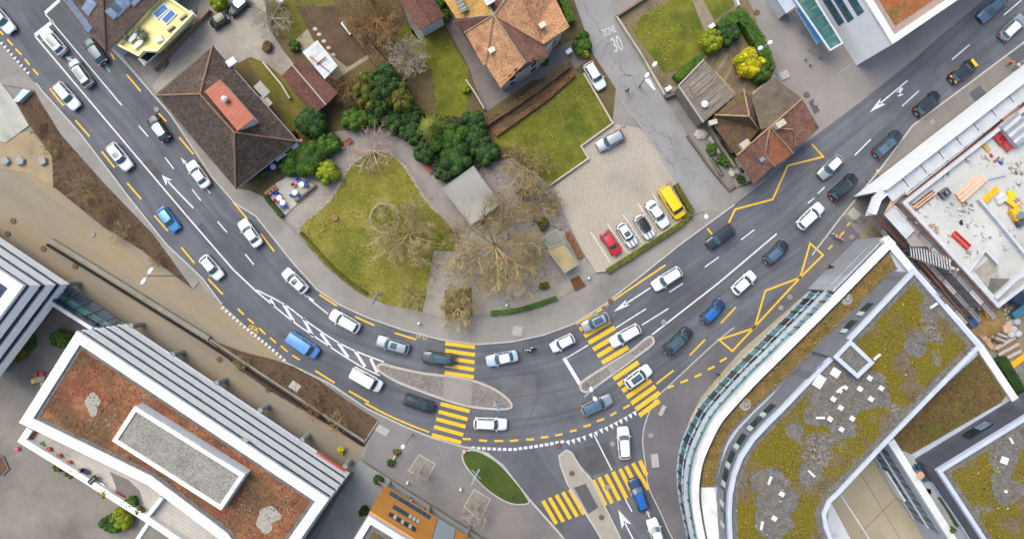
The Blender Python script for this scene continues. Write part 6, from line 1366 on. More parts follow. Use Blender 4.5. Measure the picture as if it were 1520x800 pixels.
# ---- evergreens
EV = 'evergreen shrubs behind the park'
shrub('dark green conifer left of three at the back of the garden', 548,140,19,24,5,LOL,1,9,.2,name='conifer',cat='conifer')
shrub('dark olive conifer in the middle of the garden clump', 573,128,18,23,5.5,LDK,2,9,.2,name='conifer',cat='conifer')
shrub('olive conifer right of the garden clump under the grey bare tree', 594,148,17,20,4.6,LOL,3,9,.2,name='conifer',cat='conifer')
shrub('dark conifer at the lower middle of the garden clump', 566,157,18,14,4.5,LDK,4,8,.2,name='conifer',cat='conifer')
for i, (x, y, rx, ry, h, m, l) in enumerate([
  (527,180,17,14,2.6,LMID,'glossy green laurel left end of the evergreen row above the path'),(555,176,17,13,2.6,LMID,'glossy green laurel below the dark conifers'),(586,178,14,14,2.8,LDK,'dark green shrub above the red bench on the path'),(608,172,17,14,2.8,LBG,'blue green shrub left of the starry fir'),
  (612,200,15,14,2.8,LBG,'blue green shrub at the right end of the curved path'),(632,228,13,14,2.6,LDK,'dark shrub beside the red bench on the right of the park'),(668,205,22,20,3.4,LMID,'bright green rhododendron right of the starry fir'),(676,236,20,22,3.4,LBG,'round blue green rhododendron above the flat shelter roof'),
  (662,258,13,10,2.4,LDK,'dark low shrub touching the shelter roof corner'),(701,205,15,14,3.0,LDK,'dark shrub between rhododendron and the dead hedge'),(706,180,15,13,2.6,LDK,'dark shrub at the foot of the back lawn'),(720,226,17,18,3.0,LDK,'rounded dark laurel nearest the big lawn corner'),
  (465,183,20,19,3.4,LBG,'blue green bushy pine beside the worn lawn strip'),(492,213,15,13,2.2,LMID,'green shrub between blue pine and laurel'),(457,238,26,22,3.0,LMID,'big glossy laurel beside the cafe terrace'),(484,255,15,16,2.4,LYG,'round yellow green bush at the lower end of the big laurel'),
  (432,246,12,12,2.2,LMID,'laurel lobe nearest the cafe tables'),(473,222,15,12,2.6,LMID,'laurel lobe nearest the park path'),
  (438,68,11,9,1.2,LMID,'low green shrub beside the gravel yard'),(325,2,16,12,2.4,LYG,'yellow green bush at the top edge above the tiny black car'),(862,68,12,14,1.8,LMID,'loose green shrub between the orange house and the side road'),(866,80,8,7,1.4,LYG,'small yellow green shrub below the loose green shrub'),
  (1053,62,13,15,3.0,LYG,'round clipped yellow green bush at the lawn corner'),(1110,97,18,17,3.4,LYEL,'golden yellow bush beside the garden patio'),(1126,108,15,14,3.0,LMID,'dark green bush behind the golden bush'),(1078,52,14,16,2.4,LBG,'blue green bush at the start of the arched hedge'),
  (1056,222,9,9,1.2,LMID,'small green bush in the narrow bed of the mossy house'),(1078,237,14,9,1.3,LMID,'pale green rockery bush beside the street corner house'),(1099,266,9,6,1.4,LDK,'dark bush at the pavement corner of the street house'),
  (26,515,15,17,2.0,LOL,'dark olive bush in the gravel courtyard near the left block'),(40,505,13,13,1.8,LDK,'dark green bush right of the olive courtyard bush'),(95,503,14,11,1.8,LMID,'green bush against the corner of the white block'),
  (168,775,13,12,2.0,LMID,'left of two green shrubs below the white terrace'),(185,768,13,13,2.2,LYG,'right of two green shrubs below the white terrace'),(88,694,8,6,1.2,LOL,'small shrub outside the terrace parapet'),
  (740,83,6,6,.8,LDK,'dark pot sized shrub at the orange house corner'),(807,92,7,7,1.4,LDK,'round dark shrub under the eaves of the orange house'),(690,134,7,6,1.0,LYG,'small yellow green shrub beside the white garden wall'),(652,6,10,14,2.0,LMID,'green shrub between outbuilding and orange house'),(662,24,8,8,1.6,LMID,'small green shrub below the outbuilding gap'),
  (808,424,9,6,1.0,LOL,'olive shrub below the ochre shelter'),(806,332,9,11,1.6,LOL,'olive evergreen under the bushy bare trees'),(775,287,8,7,1.4,LOL,'olive evergreen between bare tree and shelter roof'),
  (397,70,8,8,1,LDRY,'dry brown shrub at the yard edge'),(688,240-62,6,6,1,LRUS,'russet shrub at the lower tip of the back lawn')]):
    shrub(l, x, y, rx, ry, h, m, 60+i, 8, .15 if rx > 10 else .11)
# starry fir seen from above
def starry_fir(label, px, py, r, h, seed):
    rn = random.Random(seed); g = G(px, py, h*.4); t = thing('fir_tree', label, 'tree', (*g, 0)); V, F = [], []; S = []
    for lv in range(9):
        z = h*(.25 + .75*lv/9); rr = r*(1 - lv/9.5); n = 11
        for i in range(n):
            a = 6.283*(i + .5*(lv % 2) + rn.uniform(-.1, .1))/n; p0 = Vector((0, 0, z)); p1 = Vector((math.cos(a)*rr, math.sin(a)*rr, z - rr*.18)); S.append((tuple(p0), tuple(p1), .03, .012)); d = (p1-p0)
            for k in range(26):
                f = .15 + .85*k/26; q = p0 + d*f; s = Vector((-d.y, d.x, 0)).normalized()*rn.choice((-1, 1)); q2 = q + (s*.5 + d.normalized()*.5).normalized()*(.42*(1.1-f)+.12); S.append((tuple(q), tuple(q2), .022, .01))
    fast('crown', *tubes_mesh(S), leafm('fir_needles', '6d7634', '86893f', '4c5a2a'), t); fast('trunk', *tubes_mesh([((0,0,-.1),(0,0,h),.14,.03)], 8), BARKB, t)
starry_fir('yellow green fir with star shaped branches among the dark evergreens', 641,190,2.9,7,5)
# ---- hedges
hedge('low clipped hedge along the street edge of the paved parking lot', [(901,403),(930,385),(985,350),(1010,333),(1026,317)], .8, .9, LOL, 1)
hedge('short clipped hedge beside the yellow van', [(1027,315),(1016,297),(1003,274)], .8, .9, LOL, 2)
hedge('curved low hedge between plaza and pavement', [(728,465),(755,463),(782,457),(804,450),(826,442)], .7, .7, LMID, 3)
hedge('low hedge along the pavement side of the park lawn', [(446,345),(475,378),(492,396),(520,420),(545,436)], .45, .6, LOL, 4)
hedge('tiny clipped hedge along the front of the cafe terrace', [(394,291),(419,322)], .7, .9, LDK, 5)
hedge('arched green hedge around the garden patio', [(1068,45),(1080,32),(1097,24),(1110,38),(1125,62),(1136,88),(1140,105)], 1.9, 2.0, LMID, 6, .15)
hedge('hedge between the small lawn and the boarded shed', [(1003,118),(1016,106),(1032,95),(1044,84)], 1.4, 1.6, LMID, 7, .15)
hedge('narrow hedge between the orange house and the side road', [(832,-8),(840,10),(848,34)], 1.3, 1.8, LMID, 8, .15)
hedge('rectangular clipped hedge beside the construction yard, right edge', [(1484,532),(1500,558),(1512,580),(1535,618)], 1.6, 1.6, LDK, 9, .12)
hedge('upper dead brown hedge row between the orange house and the lawn', [(722,183),(765,155),(805,127),(845,96)], 1.0, 1.0, LDRY, 10, .13)
hedge('lower dead brown hedge row between the orange house and the lawn', [(735,200),(775,172),(815,143),(852,110)], .8, .7, LRUS, 11, .13)
hedge('row of dry brown hedge beside the vegetable bed', [(515,28),(532,52),(548,72),(566,96)], 1.6, 1.2, LDRY, 12, .14)
hedge('russet planting strip beside the paved parking lot', [(842,345),(852,362),(862,382)], .9, .6, LRUS, 13, .12)
# ---- low vegetation nobody could count
scatter('undergrowth', 'dry brown undergrowth and leaf litter covering the back gardens', 'undergrowth', [[(470,120),(550,80),(600,110),(640,120),(650,176),(720,190),(735,215),(800,250),(850,350),(700,330),(700,250),(640,215),(510,190),(440,220),(420,160)]], 380, leafm('litter', '5b4630', '6b5a38', '474a22', .5), .12, .03, .15, 5)
scatter('undergrowth', 'dry weeds in the garden beside the gravel yard', 'undergrowth', [[(395,0),(590,0),(600,60),(560,100),(500,40),(440,60),(400,60)]], 300, leafm('weeds', '61572e', '74683a', '50421f', .5), .12, .03, .15, 6)
scatter('undergrowth', 'brown dead weeds on the upper earth bank', 'undergrowth', [[(22,152),(52,135),(60,150),(91,200),(154,271),(228,348),(287,429),(264,412),(209,370),(154,337),(80,277),(78,232),(45,187)]], 230, leafm('dead_weeds', '5b432f', '6f5638', '49422a', .5), .13, .15, .15, 7)
scatter('undergrowth', 'brown dead weeds on the lower earth bank', 'undergrowth', [[(308,502),(357,521),(400,532),(435,543),(471,562),(517,595),(561,623),(541,662),(407,583),(355,548)]], 260, leafm('dead_weeds', '5b432f'), .13, .15, .12, 8)
scatter('undergrowth', 'weeds around the old houses right of the side road', 'undergrowth', [[(914,28),(960,0),(1040,0),(1020,110),(1000,130),(985,130)],[(1050,75),(1100,60),(1140,110),(1114,143),(1090,139)],[(1050,205),(1090,262),(1085,280),(1045,225)]], 120, leafm('weeds', '61572e'), .12, .03, .12, 9)
scatter('grass_tufts', 'tufts of grass over the park lawn', 'grass', [lawn], 230, leafm('grass_tufts', '6b6f18', '857c24', '565f14', .35), .10, .06, .06, 10)
scatter('grass_tufts', 'tufts of grass over the back lawns', 'grass', [[(622,59),(655,38),(695,102),(697,150),(668,176),(650,176),(641,104)],[(848,110),(866,110),(909,184),(862,219),(873,236),(814,277),(775,225),(735,203),(760,187),(815,154)],[(939,47),(952,25),(1007,0),(1025,0),(1046,50),(1038,77),(999,107)]], 200, leafm('grass_tufts', '6b6f18'), .10, .05, .06, 11)

scatter('leaf_litter', 'straw coloured litter under the bare trees of the park', 'leaf litter', [[(560,300),(640,300),(678,360),(640,430),(600,445),(540,430)],[(530,228),(600,232),(600,262),(520,262)],[(690,340),(800,300),(830,400),(800,440),(700,460),(660,420)]], 420, leafm('straw_litter','857247','6b5a3a','97835a',.4), .13, .06, .05, 21)
scatter('undergrowth', 'dark ground cover between the evergreen shrubs', 'ground cover', [[(515,170),(535,115),(600,110),(625,170),(720,180),(735,240),(690,262),(650,262),(615,215),(560,190)]], 2200, leafm('dark_cover','26361a','34451f','1f2a16',.5), .18, .3, 1.3, 22, thr=-.5)

A_ROOF = [(1352,408),(1448,513),(1350,612),(1312,652),(1240,728),(1224,750),(1218,770),(1226,800),(1094,800),(1090,764),(1092,734),(1098,704),(1108,680),(1124,655),(1148,630),(1166,612),(1205,570),(1236,545),(1272,568),(1303,538),(1270,508)]
C_ROOF = [(1402,706),(1520,632),(1530,800),(1466,800)]
B_ROOF = [(128,508),(470,741),(430,800),(350,800),(228,716),(46,622)]
PENT = [(195,600),(368,706),(330,762),(160,655)]
for nm, lb, m_, sd, thr_, n_ in (('moss_cushions','olive yellow moss cushions on the gravel roofs of the curved building',leafm('moss_tufts','786a12','8f7c1c','554a10',.4),31,.08,420),('stonecrop','brown stonecrop and dry tufts on the gravel roofs of the curved building',leafm('stonecrop_tufts','5f4a3a','75604c','463a30',.5),32,.12,420),('moss_dots','small pale seed heads and pebbles over the mossy roofs',leafm('pale_dots','a8a088','bdb59c',None,.3),33,.18,40)):
    scatter(nm, lb, 'roof planting', [A_ROOF, C_ROOF], n_, m_, .13, 13.27, .1, sd, zk=13.3, clump=.3, thr=thr_)
for nm, lb, m_, sd, thr_ in (('red_sedum_tufts','rust red sedum tufts on the roof of the white banded block',leafm('sedum_red','84492f','985a3a','5f3626',.4),34,.05),('green_sedum_tufts','olive sedum tufts on the roof of the white banded block',leafm('sedum_olive','5f5a26','73692c','4b4522',.4),35,.2),('brown_sedum_tufts','dark brown sedum tufts on the roof of the white banded block',leafm('sedum_brown','553d2e','6b5140','453228',.4),36,.1),('pale_sedum_grit','pale grit showing between the sedum of the white banded block',leafm('sedum_grit','9a9086','857b72',None,.3),37,.28)):
    rn0 = [q for q in B_ROOF]
    o_ = scatter(nm, lb, 'roof planting', [[(128,508),(470,741),(450,770),(372,716),(202,597),(112,530)], [(128,508),(200,600),(158,655),(228,716),(46,622)], [(158,655),(330,762),(372,716),(450,770),(430,800),(350,800),(228,716)]], 330, m_, .13, 13.71, .08, sd, zk=13.7, clump=.28, thr=thr_)
scatter('terrace_grass', 'dry golden grass on the long terrace strip of the curved building', 'roof planting', [[(1317,369),(1225,460),(1130,553),(1092,592),(1069,623),(1053,652),(1042,684),(1038.6,722),(1059,722),(1064,689),(1075,653),(1094,627),(1140,582),(1168,556),(1329,395)]], 520, leafm('dry_gold','6f5a30','87703c','54491f',.5), .17, 8.17, .2, 38, zk=8.1, thr=-.3)
scatter('terrace_grass', 'brown dry planting on the triangular rear terrace', 'roof planting', [[(1450,530),(1490,585),(1482,595),(1352,670),(1325,655)]], 420, leafm('dry_brown','5f4c30','755f3c','4f4a20',.5), .17, 8.21, .15, 39, zk=8.1, thr=-.3)
LW = [[(622,59),(655,38),(695,102),(697,150),(668,176),(650,176),(641,104)],[(848,110),(866,110),(909,184),(862,219),(873,236),(814,277),(775,225),(735,203),(760,187),(815,154)],[(939,47),(952,25),(1007,0),(1025,0),(1046,50),(1038,77),(999,107)]]
scatter('straw_patches', 'straw coloured moss patches in the big lawn and back lawns', 'grass', LW, 1000, leafm('straw_grass','7f7a34','8f8742','6c682c',.35), .14, .06, .04, 41, clump=.25, thr=.12)
scatter('straw_patches', 'straw coloured patches in the park lawn', 'grass', [lawn], 900, leafm('straw_grass','8e8436'), .14, .07, .04, 42, clump=.22, thr=.06)
scatter('dark_grass', 'darker green grass in the lawns', 'grass', LW+[lawn], 350, leafm('dark_grass','444f14','555f18','3a4412',.35), .14, .06, .04, 43, clump=.25, thr=.15)
scatter('undergrowth', 'dark dead stems on both earth banks', 'undergrowth', [[(45,145),(60,150),(91,200),(154,271),(228,348),(287,429),(264,412),(209,370),(154,337),(80,277),(78,232),(45,187)],[(308,502),(357,521),(400,532),(435,543),(471,562),(517,595),(561,623),(541,662),(407,583),(355,548)]], 260, leafm('dark_stems','3b2e26','4c3a2e','5f5236',.5), .15, .15, .3, 44)
# ================================================================= street furniture and small things
GALV = mat('galvanised', '8f969c', None, None, 1, .45, .6, famt=0); LAMPW = mat('lamp_white', 'd0d3d6', None, None, 1, .4, famt=0)
def lamp(label, px, py, h, heads, reach=.6, size=.75):
    g = G(px, py, 0); t = thing('street_lamp', label, 'street lamp', (*g, 0.1))
    mb = MB(); mb.tube((0, 0, -.2), (0, 0, h), .1, .06, 10); part(mb, 'pole', GALV, t, False); mb = MB(); mb.lathe((0,0,0), [(.2,-.1),(.2,.05),(.12,.3),(.1,.9)], 12); part(mb, 'base', GALV, t)
    for a in heads:
        d = Vector((math.cos(R(a)), math.sin(R(a)), 0)); e = d*reach + Vector((0, 0, h+.1)); mb = MB(); mb.tube((0, 0, h-.1), e, .05, .04, 8); part(mb, 'arm', GALV, t)
        mb = MB(); mb.lathe(tuple(e + d*size*.6), [(.05,-.1),(.3,-.07),(.36,0),(.26,.09),(.08,.13)], 14, sx=size*1.9, sy=.85, rot=R(a)); hd = part(mb, 'lamp_head', LAMPW, t, True)
        mb = MB(); mb.lathe(tuple(e + d*size*.65 + Vector((0,0,-.11))), [(.2,-.03),(.22,0)], 12, sx=size*1.7, sy=.8, rot=R(a)); sub(mb, 'lens', HL, hd, t)
lamp('twin headed street lamp at the thin end of the earth bank', 266,409,8.6,[56,236],.3,.9)
lamp('street lamp with one round head beside the parking lot exit', 1022,322,8.4,[-75],.4,.5)
lamp('street lamp with oval head on the forecourt near the lower crossing', 612,644,9.3,[75],.3,.55)
lamp('street lamp with two oval heads on the left tip of the narrow island', 869,570,8.2,[100,-55],.35,.6)
lamp('twin headed street lamp above the golden bush', 1103,97,8.6,[30,210],.4,.6)
lamp('twin headed street lamp on the side road by the small lawn corner', 949,129,8.2,[55,235],.5,.7)
SGN = mat('sign_back_grey', '8fa3b8', 'a3b5c6', None, 1, .4, .3, famt=.03); SBL = mat('sign_blue', '1f5fae', None, None, 1, .4, famt=0)
def finger(label, px, py, h, boards, m=SGN, name='signpost'):
    g = G(px, py, 0); t = thing(name, label, 'signpost', (*g, .1)); mb = MB(); mb.tube((0,0,-.2), (0,0,h), .06, .06, 8); part(mb, 'pole', GALV, t)
    for (a, l, w, z, off) in boards:
        d = Vector((math.cos(R(a)), math.sin(R(a)))); c = d*off; n = Vector((-d.y, d.x)); p0, p1 = c - d*l/2, c + d*l/2; mb = MB()
        pts = [(p0, z), (p1 - d*w*.4, z), (p1, z + w/2), (p1 - d*w*.4, z + w), (p0, z + w)]; v = [(p.x + n.x*s, p.y + n.y*s, zz) for s in (-.04, .04) for p, zz in pts]
        mb.add(v, [(0,1,2,3,4), (9,8,7,6,5)] + [(i, (i+1) % 5, 5+(i+1) % 5, 5+i) for i in range(5)]); part(mb, 'board', m, t)
finger('grey backed direction signs on the right tip of the pointed island', 737,594,4.2,[(-68,2.0,.5,3.4,.2),(25,1.1,.45,2.8,0),(-60,1.6,.45,2.2,.1)])
finger('grey backed direction signs crossing over the oval green bed', 709,694,4.4,[(62,2.6,.5,3.5,-.2),(-45,1.9,.4,2.9,0),(60,1.8,.4,2.3,-.2)])
finger('grey backed direction sign beside the lamp on the narrow island', 875,573,3.8,[(38,3.0,.5,3.1,0),(128,.9,.4,2.5,0)])
finger('blue direction sign on the pavement by the park lawn', 566,438,3.6,[(64,2.2,.7,2.8,-.3),(20,1.2,.5,2.1,.1)], SBL)
def box_thing(name, label, cat, px, py, z, dims, rot, m, group=None, zz=None):
    g = P(px, py, z); mb = MB(); mb.box((g.x, g.y, z + dims[2]/2), dims, R(rot)); return single(mb, name, m, label, cat, group)
# shelters
def shelter(label, pts, h, m, name='shelter'):
    q = W3([(x, y, h) for x, y in pts]); t = thing(name, label, 'shelter', (*cen(q)[:2], 0.03), world=True); part(MB().prism(q, h-.18, h), 'roof', m, t); e = MB(); e.ribbon(ccw(q), .18, h-.24, h+.05, off=.09, closed=True); part(e, 'roof_edge', mat('roof_edge', '7d7f7c', None, None, 1, .7), t)
    for p in inset(q, .4): mb = MB(); mb.tube((*p, 0), (*p, h-.15), .09, n=8); part(mb, 'post', GALV, t)
    b = MB(); i_ = inset(q, .6); b.ribbon([i_[0], i_[1]], .45, .42, .5); part(b, 'bench', mat('bench_wood', '6d5137', None, None, 1, .8), t)
shelter('pale grey flat roofed park shelter among bare branches', [(703,246),(743,303),(699,335),(656,280)], 2.9, mat('shelter_roof', '878580', '93918b', '74726d', .5, .8, famt=.2))
shelter('small shelter with ochre stained translucent roof beside the planting strip', [(825,352),(838,363),(860,392),(838,406),(812,372)], 2.6, mat('ochre_roof', '8d7c55', 'a08f68', '766647', .7, .7, famt=.3), 'bus_shelter')
shelter('greenish glass roofed bay next to the ochre shelter roof', [(803,354),(825,340),(840,361),(815,370)], 2.7, mat('green_roof_glass', '6f6f65', '606056', '7d7c70', .8, .4, famt=.25), 'bus_shelter')
# park details
e = MB(); e.ribbon(GP(smooth([(460,324),(490,296),(506,271),(520,247),(545,228),(567,225),(583,230),(600,247),(616,271),(636,302),(660,324),(674,343),(678,365),(678,374)], 5)), .42, 0, .1)
struct(e, 'stone_edging', rows(mat('edging_stones', '9d948a', '857c73', 'aba399', 1.5, .9, famt=.2), .5, .5, 20, .06, .6, vary=.12))
e = MB(); e.ribbon([(G(571,324)[0] + 2.15*math.cos(a), G(571,324)[1] + 2.15*math.sin(a)) for a in (k*math.pi/16 for k in range(32))], .22, 0, .12, closed=True)
t = thing('stone_ring', 'stone ring around a small planting in the middle of the park lawn', 'stone ring', (*G(571,324), 0.05), world=True); part(e, 'ring', mat('ring_stone', '8a8776', '9a9786', None, 2, .9, famt=.2), t)
rn = random.Random(3); V, F = [], []
for _ in range(60): a, r = rn.uniform(0, 6.28), 1.9*math.sqrt(rn.random()); lump(rn, r*math.cos(a), r*math.sin(a), 0, .22, .2, V, F, 9, .1)
fast('planting', V, F, LMID, t); mb = MB(); [mb.lathe((*G(568+3*k, 322+2*(k % 2)), .06), [(.2,0),(.28,.12),(.15,.25),(.02,.27)], 7) for k in range(1)]; part(mb, 'rock', mat('rock', '8d857c', '756e66', None, 2, .95, famt=.3), t)
mb = MB(); c = G(498,324); mb.lathe((*c, .05), [(.6,0),(.5,.15),(.42,.35),(.38,.36)], 12); single(mb, 'tree_stump', BARKB, 'round brown tree stump on the left of the park lawn', 'tree stump')
mb = MB(); rn = random.Random(9)
t = thing('boulder_fountain', 'pale stone heap at the edge of the plaza behind the curved hedge', 'boulders', (*G(767,424), .04), world=True)
for (x, y, s) in [(762,414,.8),(770,417,.9),(766,425,1.0),(758,428,.7),(775,429,.8),(769,436,.7)]:
    mb = MB(); mb.lathe((*G(x, y), 0), [(s*.9,0),(s,.2*s),(s*.7,.5*s),(s*.3,.62*s),(.02,.65*s)], 7, sx=1.15, rot=x); part(mb, 'boulder', mat('pale_rock', 'a3958a', 'b3a69b', '8d8076', 1.2, .95, famt=.25, bump=.5), t)
def bench(label, px, py, rot, m):
    t = thing('park_bench', label, 'bench', (*G(px, py), .05), R(rot), 'red park benches')
    for k in range(4): part(MB().box((0, -.2 + k*.13, .45), (2.0, .1, .04)), 'seat_slat', m, t)
    for k in range(2): part(MB().box((0, .34, .6 + k*.18), (2.0, .04, .12)), 'backrest_slat', m, t)
    for s in (-.8, .8): mb = MB(); mb.box((s, 0, .22), (.07, .5, .42)); mb.box((s, .32, .62), (.07, .05, .45)); part(mb, 'leg', BLK, t)
RW = mat('red_bench_wood', '9c2f22', '8a2a20', None, 2, .6, famt=.1)
bench('red bench under the dark shrub at the top of the curved path', 589,201,-20,RW); bench('red bench right of the park lawn beside the dark shrub', 635,250,-52,RW); bench('reddish bench half under pink twigs at the upper left of the path', 515,214,35,RW)
# cafe terrace
zone('cafe_terrace', [(401,293),(424,320),(468,277),(455,266),(430,262),(410,272)], .2, mat('terrace_pale', 'a39f99', 'b0aca6', None, 1, .9, famt=.12))
mb = MB(); mb.ribbon(GP([(440,300),(470,276)]), .3, 0, .75); single(mb, 'timber_rail', mat('old_timber', '6a6258', None, None, 1, .9), 'low weathered timber wall on the park side of the cafe terrace', 'low wall')
CB = mat('chair_blue', '1c34a0', None, None, 1, .5, famt=0); CR_ = mat('chair_red', 'c02c38', None, None, 1, .6, famt=0); CW = mat('table_white', 'd0d2d4', None, None, 1, .5, famt=0)
def table(label, px, py): 
    t = thing('cafe_table', label, 'table', (*G(px, py, .7), .2), 0, 'cafe tables'); mb = MB(); mb.tube((0,0,.68),(0,0,.72),.42,.42,16); part(mb, 'table_top', CW, t); mb = MB(); mb.tube((0,0,0),(0,0,.68),.04); mb.tube((0,0,0),(0,0,.03),.25,.25,12); part(mb, 'leg', GALV, t)
def chair(label, px, py, rot, m=CB):
    t = thing('cafe_chair', label, 'chair', (*G(px, py, .45), .2), R(rot), 'cafe chairs'); part(MB().box((0,0,.44),(.52,.52,.05)), 'seat', m, t); part(MB().box((-.25,0,.68),(.05,.5,.45)), 'backrest', m, t)
    for a in (-.2,.2):
        for b in (-.2,.2): mb = MB(); mb.tube((a,b,0),(a,b,.43),.02,n=6); part(mb, 'leg', GALV, t)
for i, (x, y, l) in enumerate([(415,294,'white table nearest the planter with pots'),(420,301,'white table nearest the clipped terrace hedge corner'),(438,286,'white table in the middle of the cafe terrace'),(448,274,'white table nearest the yellow green bush'),(406,248,'white table against the house wall under the awning')]): table(l, x, y)
for (x, y, r, m, l) in [(409,288,-40,CB,'blue chair between planter and first white table'),(414,289,-60,CB,'blue chair behind the first white table'),(424,306,140,CB,'blue chair at the lowest corner of the cafe terrace'),(419,307,100,CB,'blue chair on the street side of the second table'),(411,298,0,CR_,'red chair on the street side of the first table'),
  (443,290,150,CB,'blue chair right of the middle table'),(434,290,40,CB,'blue chair left of the middle table'),(437,275,-20,CR_,'red chair in front of the house side table'),(443,268,-70,CB,'blue chair at the top of the cafe terrace'),(453,270,200,CB,'blue chair nearest the yellow green bush'),(455,276,150,CB,'blue chair at the right end of the cafe terrace'),(401,252,40,CB,'blue chair left of the wall table'),(411,245,-140,CB,'blue chair right of the wall table')]: chair(l, x, y, r, m)
t = thing('planter_box', 'timber planter with three brown pots at the cafe corner', 'planter', (*G(404,284), .15), R(38)); part(MB().box((0,0,.25),(1.9,.8,.5)), 'box', mat('planter_wood', '8b7660', None, None, 1, .9), t); [part(MB().lathe((x,0,.4),[(.14,0),(.2,.3),(.15,.31)],10), 'pot', mat('terracotta', 'a0552f', '8f4a29', None, 2, .85, famt=.1), t) for x in (-.6,0,.6)]
t = thing('awning', 'white rolled awning along the lower eaves of the orange dormer house', 'awning', (*G(424,224,2.6), 0), R(36)); part(MB().box((0,0,2.6),(3.9,1.1,.08),0,0,('X',-.15)), 'fabric', CW, t); part(MB().tube((-1.95,-.5,2.6),(1.95,-.5,2.6),.06), 'front_bar', GALV, t); [part(MB().tube((x,-.5,0),(x,-.5,2.55),.04), 'post', GALV, t) for x in (-1.9,1.9)]
t = thing('parasol', 'small pink parasol at the corner of the orange dormer house', 'parasol', (*G(446,211,1.8), .03)); part(MB().lathe((0,0,1.9),[(.45,-.12),(.35,.02),(.05,.12)],12), 'canopy', mat('pink_fabric', 'c0707c', None, None, 1, .8), t); part(MB().tube((0,0,0),(0,0,2),.03), 'pole', GALV, t)
shrub('dark red shrub beside the pink parasol', 436,201,7,6,1.2,leafm('leaves_red','6b1c26','4f1a20'),201,6,.1)
hedge('bright green planter strip under the awning end', [(383,266),(398,254)], .5, .6, LMID, 31)
# concrete stools, skylight, apron (top left)
zone('concrete_apron', [(-20,121),(0,121),(24,152),(44,187),(10,212),(-20,205)], .16, mat('apron_concrete', '96958f', 'a8a7a1', '83827c', .35, .85, famt=.15, stretch=(1, 3, -40)))
for i, (x, l) in enumerate(((7,'leftmost'),(29,'middle'),(62,'rightmost'))):
    mb = MB(); g = G(x, 239, .5); mb.lathe((*g, .05), [(.68,0),(.7,.42),(.62,.5),(.02,.52)], 5, rot=i*.4); single(mb, 'concrete_stool', mat('stool_concrete', '85878a', '919396', None, 2, .85, famt=.1), f'{l} of the three pentagonal concrete stools', 'stool', 'concrete stools')
mb = MB(); q = W3([(19,150,.9),(34,132,.9),(45,135,.9),(27,152,.9)]); mb.prism(q, .1, .9); single(mb, 'glass_bunker', mat('pale_blue_glass', '9fb3c0', '8aa0b0', None, 1, .2), 'pale blue glass topped light shaft at the corner of the concrete apron', 'light shaft')
# long retaining wall with its dark slot
t = thing('retaining_wall', 'long straight retaining wall with a dark slot across the sandy yard', 'retaining wall', (*G(300,500), 0), world=True)
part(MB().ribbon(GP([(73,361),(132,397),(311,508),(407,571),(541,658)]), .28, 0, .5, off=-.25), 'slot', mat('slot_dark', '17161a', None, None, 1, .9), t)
part(MB().ribbon(GP([(78,358),(135,393),(312,503)]), .62, 0, .75, off=.15), 'coping', mat('wall_coping', '77736b', '878379', '67635b', .8, .9, famt=.2), t)
part(MB().ribbon(GP([(312,503),(408,567),(541,654)]), .3, 0, .45, off=.05), 'coping', mat('wall_coping', '77736b'), t)
part(MB().ribbon(GP([(541,656),(561,625)]), .25, 0, .3), 'coping', mat('wall_coping', '77736b'), t)
def wallx(label, pts, w, h, m, name='low_wall', cat='wall'): return single(MB().ribbon(GP(pts), w, -.05, h), name, m, label, cat)
GW = mat('garden_wall', 'a39c8c', 'b0a999', '8d8677', .8, .9, famt=.15); DW = mat('dark_wall', '5c554e', '6a635b', None, .8, .9, famt=.2)
wallx('pale low wall between the big lawn and the paved lot', [(866,110),(909,184),(862,218),(873,236),(814,277)], .25, .5, GW)
wallx('low grey wall between the paved lot and the clipped hedge', [(884,403),(897,402),(930,382),(985,344),(1010,327),(1003,312),(992,268)], .22, .45, GW)
wallx('garden wall along the right edge of the side road', [(914,27),(950,82),(985,143)], .25, .8, GW); wallx('brown rail wall between the yard and the small lawn', [(914,27),(962,-4)], .3, .8, mat('brown_rail', '7d6a58', None, None, 1, .9))
wallx('white garden wall below the back lawn path', [(692,121),(706,141),(719,164)], .2, 1.0, GW); wallx('brown wall between the gravel yard and the cream annexe', [(232,106),(262,74),(315,18)], .25, 1.0, mat('brown_rail', '7d6a58'))
wallx('low wall around the narrow bed beside the mossy house', [(1019,202),(1050,245),(1081,283),(1090,276)], .3, .6, DW); wallx('dark street side wall of the boarded shed yard', [(1007,131),(1046,184),(1062,215),(1086,250)], .35, 1.6, mat('old_wall', '7e766b'))
wallx('gate wall at the corner of the boarded shed', [(986,147),(1006,140)], .3, 1.2, DW); wallx('white top wall at the upper right garden', [(1087,-6),(1094,12)], .3, 1.0, PLW); wallx('sandy low wall behind the patio', [(1114,143),(1146,115)], .4, 1.0, GW); wallx('thin dark line wall along the pale paved court', [(538,683),(620,736),(724,801)], .22, .25, DW)
wallx('dark wall at the right end of the white banded block', [(540,686),(524,700),(450,808)][1:], .5, 1.6, DW)
wallx('slim white fence beside the worn lawn strip', [(392,94),(420,128),(432,148)], .25, .7, GW)
for (x, y, l) in [(991,133,'white bin at the boarded shed corner'),(1055,41,'white box beside the blue green bush'),(844,78,'white box on the dark path by the orange house'),(417,4,'white box at the top of the back garden'),(469,126,'pale sack beside the shed'),(470,203,'pale blue board leaning behind the laurel')]:
    box_thing('storage_box', l, 'box', x, y, .6, (.9,.6,.6), 35, CW if 'blue board' not in l else SGN)
t = thing('cold_frame', 'white framed cold frame on the vegetable bed', 'cold frame', (*G(516,41,.5), .05), R(-52)); part(MB().box((0,0,.25),(2.2,.9,.4)), 'frame', GALV, t); part(MB().box((0,0,.47),(1.9,.6,.04)), 'pane', SKYG, t)
